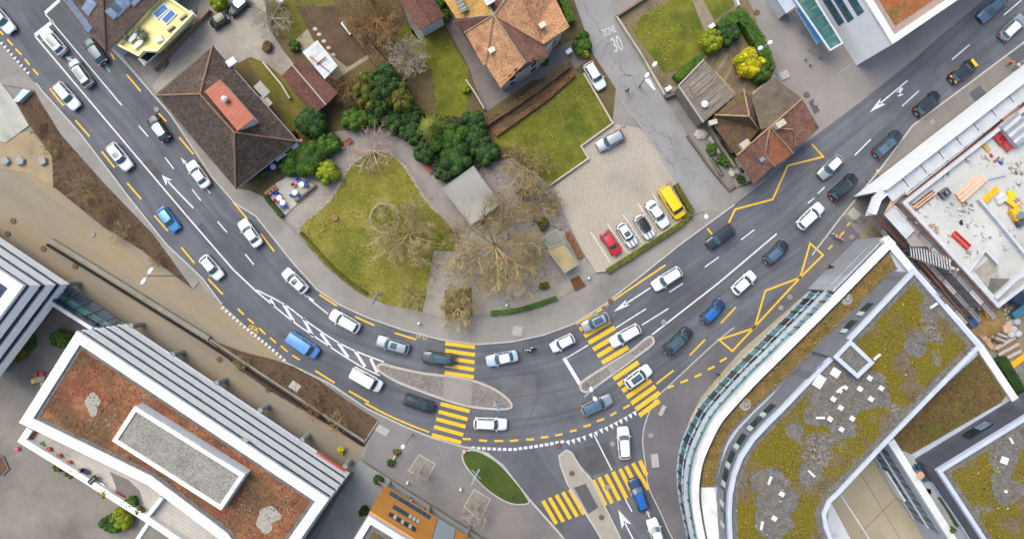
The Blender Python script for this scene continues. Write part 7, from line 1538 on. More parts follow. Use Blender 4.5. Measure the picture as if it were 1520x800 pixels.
for i, (x, y) in enumerate([(468,44),(474,52),(481,62),(488,72),(495,82)]):
    mb = MB(); g = G(x, y); mb.lathe((*g, .04), [(.25,0),(.28,.08),(.1,.12)], 7, sx=1.3); single(mb, 'stepping_stone', GW, 'round pale stepping stone along the vegetable bed', 'stepping stone', 'stepping stones')
t = thing('rockery', 'white stones and steps of the rockery beside the mossy house', 'rockery', (*G(1075,232), .03), world=True)
for (x, y, s) in [(1066,222,.7),(1071,225,.5),(1088,247,.7),(1093,254,.6),(1086,258,.5),(1096,249,.5),(1062,206,.9),(1040,200,.9)]: part(MB().lathe((*G(x,y), 0), [(s,0),(s*.9,.3),(s*.5,.45),(.05,.46)], 6, sx=1.3, rot=x), 'stone', mat('white_stone', 'b5afa3', 'a39d92', None, 1, .9, famt=.15), t)
t = thing('garden_shed_roof', 'long grey bench planter in the narrow bed beside the low wall', 'planter', (*G(1063,247), .03), R(-58)); part(MB().box((0,0,.3),(3.0,.6,.5)), 'box', mat('planter_grey', '7c8088', None, None, 1, .8), t); part(MB().box((0,0,.57),(2.8,.4,.06)), 'soil', SOIL, t); t.name = 'bench_planter'
# forecourt squares and plants
for i, q in enumerate([[(622.5,674),(646,688),(633,712.5),(606.7,697.6)], [(704,725.6),(728,740),(712,771),(689,751)]]):
    struct(MB().prism(GP(q), 0, .128), 'tree_square', rows(mat('square_setts', '7a7672', '86827d', None, 1, .9, famt=.15), .5, .5, -30, .03, .8, vary=.06)); struct(MB().ribbon(GP(q), .12, 0, .14, closed=True), 'square_edging', KERB)
shrub('round clipped bush in a pot beside the red and white barrier', 562,711,8,8,1.3,LDK,101,6,.1,name='potted_bush',cat='potted plant'); shrub('round clipped bush in a pot at the corner of the timber building', 541,757,8,8,1.3,LDK,102,6,.1,name='potted_bush',cat='potted plant')
shrub('upper of two small plants beside the forecourt lamp', 589,671,6,6,.9,LOL,103,5,.1,name='potted_plant',cat='potted plant'); shrub('lower of two small plants beside the forecourt lamp', 581,686,6,6,.9,LDK,104,5,.1,name='potted_plant',cat='potted plant'); shrub('small yellow plant on the sandy yard by the orange sign letters', 507,667,6,7,1.0,LYEL,105,5,.1,name='potted_plant',cat='potted plant')
t = thing('plank_bench', 'pale plank bench between the two forecourt plants', 'bench', (*G(585,679), .12), R(62)); part(MB().box((0,0,.45),(1.9,.28,.06)), 'seat', GW, t); [part(MB().box((x,0,.2),(.1,.25,.42)), 'leg', BLK, t) for x in (-.7,.7)]
def barrier(label, x, y, rot, l=1.1):
    t = thing('barrier', label, 'barrier', (*G(x, y, .8), .12), R(rot))
    n = 6
    for k in range(n): part(MB().box((-l/2 + (k+.5)*l/n, 0, .85), (l/n, .08, .3)), 'stripe_board', (RWB if k % 2 else CW), t)
    for s in (-l/2, l/2): part(MB().box((s*.9,0,.35),(.06,.4,.7)), 'leg', GALV, t)
RWB = mat('barrier_red', 'c8321e', None, None, 1, .5, famt=0)
barrier('red and white barrier beside the upper potted bush', 568,717,-32); barrier('red and white barrier at the bottom edge by the timber building', 694,787,60,1.4); barrier('red and white roadworks barrier near the yellow bus bay dashes', 1242,350,-28,1.5); barrier('second roadworks barrier close behind the first', 1246,354,-28,1.3)
mb = MB(); mb.lathe((*G(689,670,.4), .1), [(.3,0),(.3,.5),(.22,.6),(.02,.62)], 10); single(mb, 'bollard', mat('pink_bollard', 'c49a86', None, None, 1, .7), 'round pinkish bollard at the tip of the oval green bed', 'bollard')
for (x, y, l) in [(605,716,'small white bollard below the upper paved square'),(874,413,'small white bollard beside the red planting square'),(752,453,'small white floodlight behind the curved hedge'),(684,726,'tiny white ground light above the timber building'),(622,483-3,'small white post cap on the pavement above the bike symbol')]:
    mb = MB(); mb.lathe((*G(x, y, .5), .12), [(.18,0),(.16,.6),(.22,.65),(.12,.8)], 8); single(mb, 'bollard', CW, l, 'bollard')
for (x, y, l) in [(1197,88,'pale bollard on the yard nearest the awning'),(1204,96,'pale bollard on the yard, second from the awning'),(1219,85,'pale bollard on the yard below the canopy end')]:
    mb = MB(); mb.lathe((*G(x, y, .5), .0), [(.14,0),(.13,.8),(.05,.85)], 8); single(mb, 'bollard', GALV, l, 'bollard')
t = thing('bicycle_stand', 'square metal cover frame at the corner of the street house', 'frame', (*G(1163,111), 0), R(25)); part(MB().ribbon([(-.7,-.6),(.7,-.6),(.7,.6),(-.7,.6)], .12, 0, .12, closed=True), 'frame', GALV, t); part(MB().box((0,0,.04),(1.3,1.1,.06)), 'plate', mat('grey_plate', '7b7a78', None, None, 1, .8), t)
# roof terrace of the cream annexe
for i, (x, y, s) in enumerate([(186,55,1.0),(194,48,.9),(200,55,1.1),(207,47,1.0),(198,66,.9),(206,62,1.1),(213,55,1.0),(219,58,.8),(190,62,.8)]):
    g = P(x, y, 5.7); 
    if i % 3 == 0: shrub(['grey green potted plant nearest the street on the annexe roof','grey green potted plant in the middle of the annexe roof','','small plant behind the annexe deck chairs'][i//3] if i < 9 and i//3 != 2 else 'low plant among the annexe roof furniture', x, y, 6, 6, 1, leafm('leaves_grey','5f6b50','747d62'), 300+i, 5, .1, z0=3.46, stem=False, name='potted_plant', cat='potted plant')
for (x, y, r, m, l) in [(197,57,45,'b8bcc2','pale folded deck chair on the annexe roof terrace'),(209,52,40,'9a8f88','brown lounger on the annexe roof terrace'),(204,67,40,'c6c8cc','white lounger nearest the dark balcony')]:
    g = P(x, y, 3.8); t = thing('sun_lounger', l, 'lounger', (g.x, g.y, 3.46), R(r)); M_ = mat('lounger_'+m, m, None, None, 1, .8, famt=.1); part(MB().box((0,0,.35),(1.5,.6,.08)), 'seat', M_, t); part(MB().box((.85,0,.55),(.6,.6,.08),0,0,('Y',-.7)), 'backrest', M_, t); [part(MB().tube((a,b,0),(a,b,.33),.03,n=6), 'leg', GALV, t) for a in (-.6,.6) for b in (-.25,.25)]
# terrace of the white banded block
TC = mat('terracotta', 'a0552f')
for (x, y, l) in [(73,666,'terracotta pot, second from the green mat'),(88,676,'terracotta pot in the middle of the white terrace'),(103,686,'terracotta pot left of the blue chair'),(119,698,'large terracotta pot touching the blue chair')]:
    g = P(x, y, 10.3); t = thing('plant_pot', l, 'plant pot', (g.x, g.y, 10.06), 0, 'terracotta pots on the white terrace'); part(MB().lathe((0,0,0),[(.22,0),(.34,.45),(.3,.46)],12), 'pot', TC, t); part(MB().lathe((0,0,.4),[(.27,0),(.26,.05)],12), 'soil', SOIL, t)
for (x, y, a, l) in [(47,646,55,'terracotta trough at the left end of the white terrace'),(177,736,-30,'terracotta trough between the grill and the terrace plants')]:
    g = P(x, y, 10.3); t = thing('planter_trough', l, 'planter', (g.x, g.y, 10.06), R(a)); part(MB().box((0,0,.2),(1.3,.6,.4)), 'trough', TC, t); part(MB().box((0,0,.4),(1.15,.45,.04)), 'soil', SOIL, t)
for (x, y, m, l) in [(190,747,LMID,'green plant at the middle of the right terrace end'),(198,743,LMID,'taller green plant behind the terrace parapet end'),(207,758,LOL,'dark green plant at the terrace partition'),(157,730,LYG,'yellow green plant right of the grill'),(108,702,LOL,'pale plant hanging over the terrace parapet')]:
    shrub(l, x, y, 7, 7, 1.0, m, 400+x, 6, .1, z0=10.06, stem=False, name='potted_plant', cat='potted plant')
g = P(63,659.5,10.1); mb = MB(); mb.box((g.x, g.y, 10.09), (.7,.7,.06), R(30)); single(mb, 'door_mat', LMID, 'small green mat beside the terracotta pots', 'mat')
for (x, y, m, l) in [(127,700,mat('dark_blue_cloth','1f3350',None,None,1,.8),'dark blue folding chair on the white terrace'),(150,720,CW,'white folding chair right of the grill')]:
    g = P(x, y, 10.4); t = thing('folding_chair', l, 'chair', (g.x, g.y, 10.06), R(-30)); part(MB().box((0,0,.42),(.9,.7,.06)), 'seat', m, t); part(MB().box((-.45,0,.65),(.06,.7,.5)), 'backrest', m, t); [part(MB().tube((a,b,0),(a,b,.4),.025,n=6), 'leg', GALV, t) for a in (-.35,.35) for b in (-.3,.3)]
g = P(140,711,10.5); t = thing('grill', 'black grill with pale shelf between the two folding chairs', 'grill', (g.x, g.y, 10.06), R(45)); part(MB().box((0,0,.75),(1.2,.7,.3)), 'cooking_box', BLK, t); part(MB().box((0,0,.92),(.9,.12,.05)), 'handle', GALV, t); [part(MB().tube((a,b,0),(a,b,.7),.03,n=6), 'leg', GALV, t) for a in (-.5,.5) for b in (-.3,.3)]
# courtyard toys and bed
t = thing('play_cart', 'red and yellow wooden play cart on the gravel courtyard', 'play equipment', (*G(58,563,.5), .02), R(10)); part(MB().box((0,0,.35),(1.5,.8,.3)), 'body', GW, t); part(MB().box((-.9,-.1,.4),(.5,.6,.35)), 'yellow_seat', CAR['yellow'], t); [part(MB().box((x,.75,.35),(.6,.5,.5)), 'red_block', mat('toy_red','c03a4c',None,None,1,.5), t) for x in (-.4,.5)]; part(MB().box((.2,-.7,.3),(.4,.4,.3)), 'yellow_block', CAR['yellow'], t)
mb = MB(); mb.lathe((*G(26,666,.3), .02), [(.2,0),(.34,.25),(.25,.5),(.05,.55)], 8); single(mb, 'toy', mat('toy_pink','d8506c',None,None,1,.5), 'small pink toy on the courtyard gravel near the white terrace corner', 'toy')
struct(MB().prism(GP([(-10,675),(6,678),(14,695),(6,703),(-10,708)]), 0, .12), 'courtyard_bed', SOIL); wallx('timber edge of the brown bed at the left edge', [(-4,674),(6,678),(14,695),(5,704)], .2, .25, mat('old_timber', '6a6258'))
for (x, y, l) in [(1366,705,'pink round table on the narrow rear terrace')]:
    g = P(x, y, 8.7); t = thing('terrace_table', l, 'table', (g.x, g.y, 8.06)); part(MB().tube((0,0,.7),(0,0,.75),.52,.52,20), 'table_top', mat('salmon_top','d09a88',None,None,1,.6), t); part(MB().tube((0,0,0),(0,0,.7),.05), 'leg', GALV, t)
TCH = mat('teal_chair', '2c5364', None, None, 1, .6)
for (x, y, r, l) in [(1358,694,30,'teal chair above the pink table'),(1363,692,100,'teal chair beside the dark cladding end'),(1374,711,200,'small teal chair below the pink table')]:
    g = P(x, y, 8.5); t = thing('terrace_chair', l, 'chair', (g.x, g.y, 8.06), R(r), 'teal chairs on the rear terrace'); part(MB().box((0,0,.42),(.7,.6,.06)), 'seat', TCH, t); part(MB().box((-.32,0,.65),(.06,.6,.5)), 'backrest', TCH, t); [part(MB().tube((a,b,0),(a,b,.4),.03,n=6), 'leg', TCH, t) for a in (-.28,.28) for b in (-.24,.24)]
g = P(1377,729,8.4); t = thing('plant_pot', 'brown round pot on the narrow rear terrace', 'plant pot', (g.x, g.y, 8.06)); part(MB().lathe((0,0,0),[(.3,0),(.45,.45),(.4,.46)],14), 'pot', mat('brown_pot','5a4740',None,None,1,.8), t); part(MB().lathe((0,0,.4),[(.36,0),(.35,.06)],14), 'soil', SOIL, t)
shrub('round clipped green bush near the bottom edge of the rear terrace', 1412,786,4.5,4.5,.9,LMID,500,5,.08,z0=8.06,stem=False,name='potted_bush',cat='potted plant')
hedge('dark green planter strip along the rear terrace divider', [(1400,743),(1412,762),(1424,782)], .7, .6, LMID, 33, z0=8.06, world=W3([(1398,738,8.6),(1411,757,8.6),(1424,780,8.6)]))

# ================================================================= construction site, right
CW8 = mat('fresh_concrete', 'a9a9a9', 'b8b8b8', '979796', .35, .85, famt=.12, fscale=4); FW = mat('white_formwork', 'b9bbc0', 'a9acb2', None, .7, .7, famt=.08); SHT = mat('scaffold_sheet', 'd6dae2', 'e2e5ea', None, .6, .6, famt=.08, stretch=(.3, 2, -38)); ALU = mat('scaffold_deck', '9ba0a8', '878d96', 'aeb2b8', .8, .5, .4, famt=.15); ORB = mat('orange_board', 'a0705c', '8f6250', None, 1, .8, famt=.15)
ZSL = 8.0
def site():
    O = [(1334,302,ZSL),(1620,78,ZSL),(1700,330,ZSL),(1520,415,ZSL),(1475,457,ZSL),(1470,452,ZSL)]
    O = [(1334,302,ZSL),(1640,62,ZSL),(1720,320,ZSL),(1560,392,ZSL),(1475,457,ZSL)]
    pl_ = W3(O); t = building('unfinished_building', 'unfinished concrete building with a pale open floor slab, right edge', 'construction site', pl_)
    part(MB().prism(pl_, 0, ZSL), 'concrete_shell', CW8, t); part(MB().prism(inset(pl_, .6), ZSL, ZSL+.05), 'floor_slab', mat('pale_slab', 'acacab', 'bcbcbb', '959492', .25, .9, famt=.14, fscale=3), t)
    P_ = ccw(pl_); part(MB().ribbon(P_, .5, ZSL-.1, ZSL+.9, off=.25, closed=True), 'formwork_parapet', FW, t); part(MB().ribbon(P_, .05, ZSL-.1, ZSL+.6, off=-.04, closed=True), 'orange_edge', ORB, t)
    part(MB().ribbon(W3([(1352,316,8.5),(1400,362,8.5),(1455,418,8.5),(1478,443,8.5)]), .22, ZSL, ZSL+.5), 'inner_upstand', FW, t)
    part(MB().ribbon(W3([(1455,296,8.8),(1480,325,8.8),(1535,392,8.8)]), .35, ZSL, ZSL+.8), 'inner_wall', FW, t)
    part(MB().ribbon(W3([(1438,405,8.8),(1463,371,8.8),(1482,391,8.8)]), .3, ZSL, ZSL+.8), 'inner_wall', FW, t)
    part(MB().ribbon(W3([(1478,443,8.8),(1508,415,8.8),(1540,395,8.8)]), .5, ZSL, ZSL+.8), 'inner_wall', FW, t)
    part(MB().prism(W3([(1447,402,8.1),(1470,382,8.1),(1480,390,8.1),(1483,410,8.1),(1466,426,8.1)]), ZSL, ZSL+.12), 'slab_opening_cover', mat('pit_cover', '9b968f', '85807a', None, 1, .9, famt=.25), t)
    part(MB().prism(W3([(1470,413,8.1),(1505,414,8.1),(1478,438,8.1),(1466,430,8.1)]), ZSL, ZSL+.16), 'stair_pit', mat('pit_dark', '55524f', '6b6864', None, 1, .9, famt=.3), t)
    part(MB().ribbon(W3([(1345,287,8.6),(1437,214,8.6),(1500,162,8.6),(1560,115,8.6)]), .7, ZSL, ZSL+.5), 'white_beam', FW, t)
    return t
site()
def scaffold():
    t = thing('scaffolding', 'white sheeted scaffold walkway along the pavement side of the unfinished building', 'scaffolding', (*G(1400,205,0), 0), world=True)
    zt = 8.4; a, b = Vector(G(1312,284,zt)), Vector(G(1660,14,zt)); d = (b-a).normalized(); n = Vector((-d.y, d.x)); L = (b-a).length
    if n.y < 0: n = -n
    nb = int(L/3.05)
    for k in range(nb):
        s0, s1 = k*3.05+.06, (k+1)*3.05-.06; q = [a+d*s0, a+d*s1, a+d*s1-n*1.9, a+d*s0-n*1.9]
        part(MB().prism([tuple(v) for v in q], zt-.1, zt+.0 + .01*(k % 2)), 'deck', FW, t)
        part(MB().prism([tuple(v) for v in [a+d*s0-n*2.1, a+d*s1-n*2.1, a+d*s1-n*2.9, a+d*s0-n*2.9]], zt-1.5, zt-1.4), 'lower_deck', ALU, t)
    for k in range(nb+1):
        for o in (0, -1.95): c = a + d*k*3.05 + n*o; part(MB().tube((c.x, c.y, 0), (c.x, c.y, zt+.9), .05, n=6), 'standard', GALV, t)
    q = [tuple(a + n*.12), tuple(b + n*.12)]; part(MB().ribbon(q, .06, .4, zt+.8), 'sheeting', SHT, t)
    for z in (zt+.45, zt+.9): part(MB().tube((*(a + n*.05), z), (*(b + n*.05), z), .035, n=6), 'guard_rail', GALV, t)
    part(MB().tube((*(a - n*2.0), zt+.3), (*(b - n*2.0), zt+.3), .05, n=6), 'guard_rail', GALV, t)
    # sheeted corner toward the bus bay
    c = [G(1312,284,zt), G(1300,295,zt), G(1292,317,zt)]; part(MB().ribbon(c, .9, zt-.3, zt), 'corner_deck', FW, t); part(MB().ribbon(c, .06, zt-2.2, zt+.6, off=.5), 'corner_sheeting', SHT, t)
    return t
scaffold()
def scaffold_sw():
    t = thing('scaffolding', 'open scaffold bays with orange edged boards between the curved building and the unfinished building', 'scaffolding', (*G(1400,400,0), 0), world=True)
    t['label'] = 'open scaffold with grey boards and orange rails facing the mossy roof'
    A_, B_ = Vector(G(1334,302,ZSL)), Vector(G(1475,457,ZSL)); d = (B_-A_).normalized(); n = Vector((d.y, -d.x)); L = (B_-A_).length
    if n.x > 0: n = -n
    for j, (off, z) in enumerate(((.5, 7.4), (1.35, 5.4), (2.2, 3.4))):
        for k in range(int(L/2.6)+1):
            s0 = k*2.6 + .05; c = A_ + d*(s0+1.25) + n*off; part(MB().box((c.x, c.y, z), (2.45, .62, .06), math.atan2(d.y, d.x)), 'deck', ALU if (k+j) % 3 else FW, t)
        e0, e1 = A_ + n*(off+.42), B_ + d*1.2 + n*(off+.42); part(MB().box(((e0.x+e1.x)/2, (e0.y+e1.y)/2, z+.1), ((e1-e0).length, .05, .2), math.atan2(d.y, d.x)), 'toe_board', ORB, t)
        part(MB().tube((*e0, z+1), (*e1, z+1), .03, n=6), 'guard_rail', mat('rust_tube', '8d4a30', '7a4530', None, 2, .7), t)
    for k in range(int(L/2.6)+2):
        for off, z in ((.1, 9.2), (.95, 8), (1.8, 6.2), (2.65, 4.4)): c = A_ + d*k*2.6 + n*off; part(MB().tube((c.x, c.y, 0), (c.x, c.y, z), .045, n=6), 'standard', GALV, t)
    # wide pale boards at the upper corner
    for (pts, m, z) in (([(1312,318),(1326,302),(1358,342),(1345,355)], FW, 7.9), ([(1326,292),(1337,288),(1331,300),(1318,312),(1312,317)], mat('raw_wood', 'b08a62', 'c09a72', None, 1, .85, famt=.15), 8.2), ([(1345,355),(1358,344),(1378,366),(1352,366)], mat('grey_ply', '8c8684', None, None, 1, .8), 7.6)):
        part(MB().prism(W3([(x, y, z) for x, y in pts]), z-.1, z), 'board', m, t)
scaffold_sw()
def stairs():
    A_, B_ = P(1352,372,7.0), P(1410,392,8.3); t = thing('site_stairs', 'white stepped scaffold stair between the two buildings', 'stairs', (A_.x, A_.y, 0), world=True); d = (B_-A_); dd = Vector((d.x, d.y)).normalized(); n = Vector((-dd.y, dd.x))
    for k in range(15):
        c = A_.lerp(B_, k/14); a = math.atan2(d.y, d.x) + R(30)
        part(MB().box((c.x, c.y, c.z), (.16, 1.7, .05), a), 'tread', FW, t)
    for s in (-.85, .85): part(MB().tube(A_ + Vector((n.x*s, n.y*s, 0)), B_ + Vector((n.x*s, n.y*s, 0)), .05, n=6), 'stringer', GALV, t)
    for c in (A_, B_): part(MB().tube((c.x, c.y, 0), c, .06, n=6), 'support_post', GALV, t)
stairs()
def stack(name, label, cat, px, py, z, l, w, n, rot, m, h=.12, jit=.06, m2=None):
    g = P(px, py, z+.3); t = thing(name, label, cat, (g.x, g.y, z), R(rot)); rn = random.Random(px)
    for k in range(n): part(MB().box((rn.uniform(-jit, jit)*4, -w/2 + (k+.5)*w/n, h/2 + rn.uniform(0, .1)), (l*rn.uniform(.85, 1), w/n*.9, h + .1), R(rn.uniform(-2, 2))), 'board', (m2 if m2 and k % 2 else m), t)
    return t
WD = mat('raw_wood', 'b08a62'); PKW = mat('pink_ply', 'c89e86', 'd6b09a', None, 1, .8, famt=.12); DKB = mat('dark_boards', '6b4a38', '57402f', None, 1, .85, famt=.2); YB = mat('yellow_girder', 'dba61c', None, None, 1, .6, famt=.1); RBAR = mat('red_steel', 'b8262a', 'a02a2a', None, 1, .6, famt=.15)
Z8 = ZSL + .05
stack('board_stack', 'pink plywood sheets stacked on the pale slab', 'board stack', 1441,279,Z8,4.6,1.5,3,40,PKW,.35,.02)
stack('girder_stack', 'yellow girders beside the inner wall of the unfinished building', 'girder stack', 1470,290,Z8,3.0,.7,4,42,YB,.3,.02)
stack('board_stack', 'brown boards and dark pipes along the upper left slab edge', 'board stack', 1373,297,Z8,3.6,.9,5,38,DKB,.2,.08,PKW)
stack('board_stack', 'thin pale battens near the scaffold walkway', 'board stack', 1409,250,Z8,3.2,.4,3,42,WD,.1,.1)
stack('board_stack', 'brown timber bundle beside the red mesh panels', 'board stack', 1502,174,Z8,3.4,1.4,5,38,mat('bundle_brown','94745c','836650',None,1,.85,famt=.2),.5,.05)
stack('board_stack', 'short yellow brown plank beneath the red mesh panels', 'board stack', 1463,217,Z8,1.9,.6,2,-50,mat('ochre_plank','b08c4c',None,None,1,.8),.2,.02)
stack('board_stack', 'pale grey planks below the pink sheets', 'board stack', 1478,262,Z8,3.0,.5,3,15,FW,.15,.1)
t = thing('lattice_girder', 'long red steel lattice frame lying on the pale slab', 'steel frame', (*G(1427,357,8.3), Z8), R(-43))
for y in (-.35, .35): part(MB().box((0,y,.2),(2.9,.16,.3)), 'chord', RBAR, t)
for k in range(8): part(MB().box((-1.3+k*.37,0,.2),(.08,.7,.1),R(25 if k % 2 else -25)), 'brace', RBAR, t)
part(MB().box((0,0,.1),(3.0,.35,.2)), 'core', mat('pink_red','c85a50',None,None,1,.6), t)
for (x, y, l) in [(1486,200,'red mesh panel leaning left of two at the site'),(1496,209,'red mesh panel right of two at the site')]:
    g = P(x, y, 8.5); t = thing('mesh_panel', l, 'mesh panel', (g.x, g.y, Z8), R(-50)); part(MB().ribbon([(-1.1,-.9),(1.1,-.9),(1.1,.9),(-1.1,.9)], .18, .3, .5, closed=True), 'frame', RBAR, t)
    for k in range(9): part(MB().box((-.95+k*.24,0,.4),(.09,1.8,.06)), 'bar', RBAR, t)
    for k in range(4): part(MB().box((0,-.6+k*.4,.36),(2.2,.07,.05)), 'bar', RBAR, t)
t = thing('generator', 'small dark boxed generator near the brown boards', 'generator', (*G(1402,287,8.4), Z8), R(35)); part(MB().box((0,0,.35),(1.3,1.1,.7)), 'housing', mat('gen_grey','5c5f62',None,None,1,.6), t); part(MB().box((0,0,.72),(.9,.7,.05)), 'lid', BLK, t); part(MB().box((.1,0,.78),(.3,.5,.06)), 'handle', GALV, t); part(MB().tube((-.9,.3,.1),(-.4,.3,.3),.12), 'exhaust', BLK, t)
def heap(label, px, py, z, r, n, cols, seed, name='rubble_heap', cat='rubble'):
    rn = random.Random(seed); g = P(px, py, z+.3); t = thing(name, label, cat, (g.x, g.y, z)); 
    for k in range(n):
        s = rn.uniform(.1, .34); part(MB().box((rn.uniform(-r, r), rn.uniform(-r, r)*.7, s*.4), (s*rn.uniform(1, 2.4), s, s*.8), rn.uniform(0, 3)), 'piece', rn.choice(cols), t)
GREYS = [mat('debris_w','a9a8a6',None,None,1,.9), mat('debris_a','8d8985',None,None,1,.9), mat('debris_b','b5b0a8',None,None,1,.9), mat('debris_c','5f5b58',None,None,1,.9), mat('debris_d','a08468',None,None,1,.9)]
heap('grey debris heap in the middle of the pale slab', 1434,308,Z8,1.0,12,GREYS,1); heap('tools and blue buckets left of the red mesh panels', 1479,236,Z8,.9,9,GREYS+[mat('bucket_blue','33519c',None,None,1,.6), RBAR],2,'tool_heap','tools'); heap('scattered formwork clamps near the inner upstand', 1383,338,Z8,1.0,10,GREYS,3); heap('small black tools beside the red lattice frame', 1430,330,Z8,.3,4,[BLK],4,'tool_heap','tools')
heap('brown and white debris under the red mesh panels', 1505,250,Z8,1.3,14,GREYS+[WD],5); heap('grey debris along the slab edge by the orange boards', 1353,306,Z8,1.1,10,GREYS,6); heap('wooden offcuts beside the yellow machine', 1512,305,Z8,1.6,24,GREYS+[WD,PKW,WD],7)
t = thing('yellow_machine', 'yellow concreting machine with grey bucket at the right edge', 'machine', (*G(1508,318,8.6), Z8), R(-60)); part(MB().box((0,0,.6),(1.6,1.2,.7)), 'body', YB, t); part(MB().box((-1.6,.2,.5),(1.6,.5,.3),.4), 'arm', CAR['yellow'], t); part(MB().box((-2.5,.7,.5),(1.3,.9,.4),-.5), 'front_frame', CAR['yellow'], t); part(MB().lathe((.2,0,.9),[(.4,0),(.55,.4),(.5,.42)],12), 'hopper', GALV, t); part(MB().box((1.3,0,.5),(.9,1.1,.7)), 'engine', mat('engine_grey','45484c',None,None,1,.6), t)
t = thing('white_container', 'white boxed machine part above the yellow machine', 'box', (*G(1487,295,8.5), Z8), R(30)); part(MB().box((0,0,.3),(1.4,1.0,.6)), 'box', CW, t); part(MB().box((0,0,.63),(1.2,.8,.06)), 'lid', FW, t)
t = thing('site_hut_roof', 'corrugated white roofed site hut beside the red mesh panels', 'site hut', (*G(1508,193,9), Z8), R(-50)); part(MB().box((0,0,.6),(3.6,2.8,1.2)), 'wall', FW, t)
for k in range(7): part(MB().box((-1.6+k*.53,0,1.25),(.42,3.0,.1)), 'roof_sheet', (FW if k % 2 else ALU), t)
t.name = 'site_hut'
for i, (x, y, l) in enumerate([(1368,322,'grey clutter near the board bundle end'),(1400,262,'small offcuts by the thin battens'),(1450,240,'white offcuts on the upper slab'),(1415,310,'clips and offcuts on the open slab'),(1398,350,'wire and offcuts by the inner upstand'),(1450,330,'loose grey bits right of the debris heap'),(1460,350,'loose bits along the inner wall'),(1440,380,'bits above the slab opening cover'),(1495,345,'offcuts inside the right hand bay'),(1505,370,'grey bits at the right hand bay end'),(1475,240,'formwork bits near the tool heap'),(1510,275,'wood bits at the right edge'),(1420,395,'clips near the stair top'),(1380,300,'grey bits between boards and generator')]):
    heap(l, x, y, Z8, 1.2, 7, GREYS[:3]+[FW, FW], 50+i, 'site_debris')
# builders' yard, bottom right corner of the site
zone('site_ground', [(1335,335),(1360,352),(1475,490),(1530,560),(1620,560),(1620,400),(1470,430),(1350,330)], .08, mat('site_ground_mud', '7b6d5c', '8d7d69', '5f564b', .5, 1, famt=.35, fscale=4))
mb = MB(); g = G(1468,480); rn = random.Random(2)
mb.lathe((*g, .05), [(2.2,0),(1.7,.4),(.9,.9),(.1,1.2)], 14, sx=1.3, sy=.9, rot=.4); single(mb, 'sand_pile', mat('sand','b0905a','9c7e4c',None,1,1,famt=.2), 'ochre sand pile at the foot of the site scaffold', 'sand pile')
mb = MB(); g = P(1447,479,1); rn = random.Random(3); mb.lathe((g.x, g.y, .1), [(.9,0),(.85,.4),(.6,.8),(.1,.95)], 9, sx=1.2); single(mb, 'blue_tarp_bundle', mat('tarp_blue','1f6fb5','1a5a98',None,1,.6,famt=.15), 'bright blue wrapped bundle touching the mossy roof edge', 'bundle')
mb = MB(); g = P(1468,466,1); mb.box((g.x, g.y, .5), (.9,.8,.9), .3); single(mb, 'yellow_drum_crate', YB, 'yellow crate on the sand pile by the scaffold foot', 'crate')
for i, (x, y, l) in enumerate([(1500,482,'white big bag nearest the pale stairs'),(1507,489,'white big bag in the middle of the yard row'),(1514,496,'white big bag near the right edge'),(1504,497,'white big bag lowest of the yard group'),(1512,478,'white big bag highest of the yard group')]):
    g = P(x, y, 1); mb = MB(); mb.lathe((g.x, g.y, .08), [(.5,0),(.58,.4),(.5,.8),(.2,.86)], 8, rot=i); single(mb, 'big_bag', FW, l, 'big bag', 'white big bags', True)
stack('board_stack', 'pale timber ladder and boards beside the mossy roof corner', 'board stack', 1461,500,.1,5.2,.8,3,-52,WD,.15,.1); stack('pallet', 'cardboard coloured pallet load in the builders yard', 'pallet', 1492,487,.1,1.4,1.2,4,20,PKW,.8,.02); stack('pallet', 'dark pallet load at the yard centre', 'pallet', 1484,502,.1,1.6,1.4,4,-20,mat('mixed_brown','7b6350','5c4c40',None,1,.9,famt=.3),.5,.05,GREYS[0])
stack('yellow_board', 'bright yellow long board near the clipped hedge', 'board', 1512,536,.15,3.4,.9,2,38,mat('yellow_ply','d9a520',None,None,1,.7),.15,.02); stack('step_boards', 'four grey brown steps leading down beside the hedge', 'steps', 1497,518,.1,3.6,2.6,5,28,GREYS[0],.3,.02,mat('step_brown','80624e',None,None,1,.9))
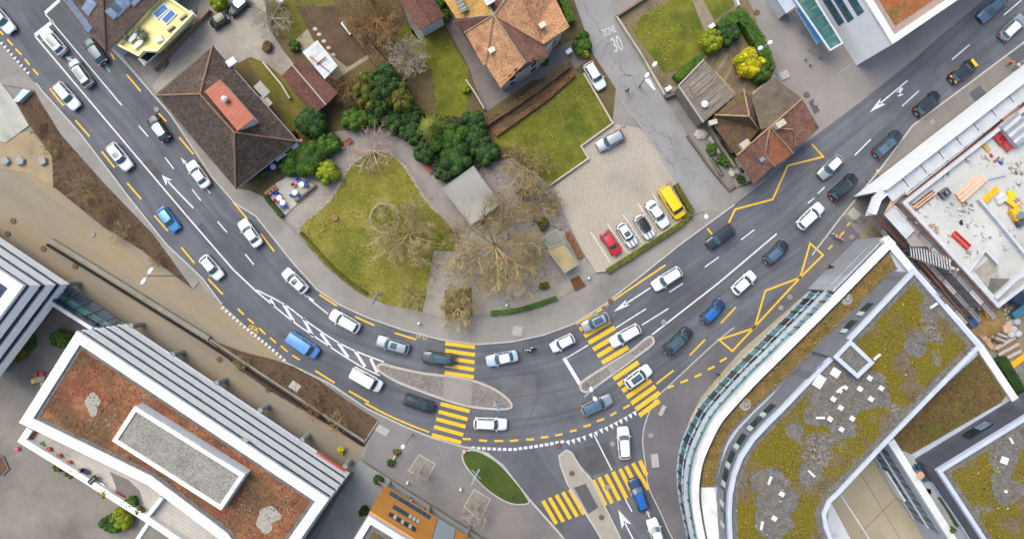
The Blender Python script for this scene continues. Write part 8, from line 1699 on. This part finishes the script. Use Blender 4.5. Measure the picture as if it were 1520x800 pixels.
stack('tarp', 'blue sheeted material along the right edge of the yard', 'tarpaulin', 1512,462,.3,2.6,1.2,2,38,mat('tarp_teal','3c7894','2f6a88',None,1,.6,famt=.1),.6,.02)
mb = MB(); g = P(1514,443,2.0); mb.lathe((g.x, g.y, 1.0), [(1.0,0),(1.1,.6),(.8,1.1),(.1,1.2)], 9, sx=1.2); single(mb, 'navy_bundle', mat('tarp_navy','1d2f50','28406a',None,1,.6,famt=.15), 'navy wrapped bundle hanging at the right edge of the scaffold', 'bundle')
heap('mixed debris in the builders yard below the scaffold', 1488,465,.1,1.6,26,GREYS+[WD,PKW],12); heap('planks and rubble around the pallets', 1478,492,.1,2.0,30,GREYS+[WD,PKW,FW],16); heap('blue and white rubbish near the big bags', 1498,472,.1,1.8,24,GREYS+[FW,FW,mat('bucket_blue','33519c')],17); heap('formwork offcuts on the sand pile edge', 1455,466,.1,1.6,22,GREYS+[WD,YB],18); heap('site rubbish between steps and hedge', 1506,525,.1,1.3,14,GREYS+[WD],19)
heap('pipes and offcuts between the mossy roof and scaffold', 1440,445,.1,1.6,20,GREYS+[mat('rust_tube','8d4a30'),WD],13); heap('rusty offcuts below the scaffold stair', 1395,392,.1,1.5,18,GREYS+[mat('rust_tube','8d4a30'),BLK],14); heap('dark debris in the gap below the raw wood boards', 1335,335,.1,1.2,14,GREYS+[BLK],15)
for (x0, y0, x1, y1, l) in [(1298,322,1345,368,'upper rusty pipe along the white parapet corner'),(1350,372,1400,430,'middle rusty pipe along the mossy roof edge'),(1400,432,1446,486,'lower rusty pipe ending at the blue bundle'),(1306,320,1372,392,'long rusty pipe nearest the scaffold boards')]:
    mb = MB(); a, b = P(x0, y0, 6), P(x1, y1, 6); mb.tube(a, b, .1, n=8)
    t = thing('scaffold_pipe', l, 'pipe', (a.x, a.y, 0), world=True); part(mb, 'pipe', mat('rust_tube', '8d4a30'), t); [part(MB().tube((p.x, p.y, 0), p, .05, n=6), 'post', GALV, t) for p in (a, b)]
clear_helpers()
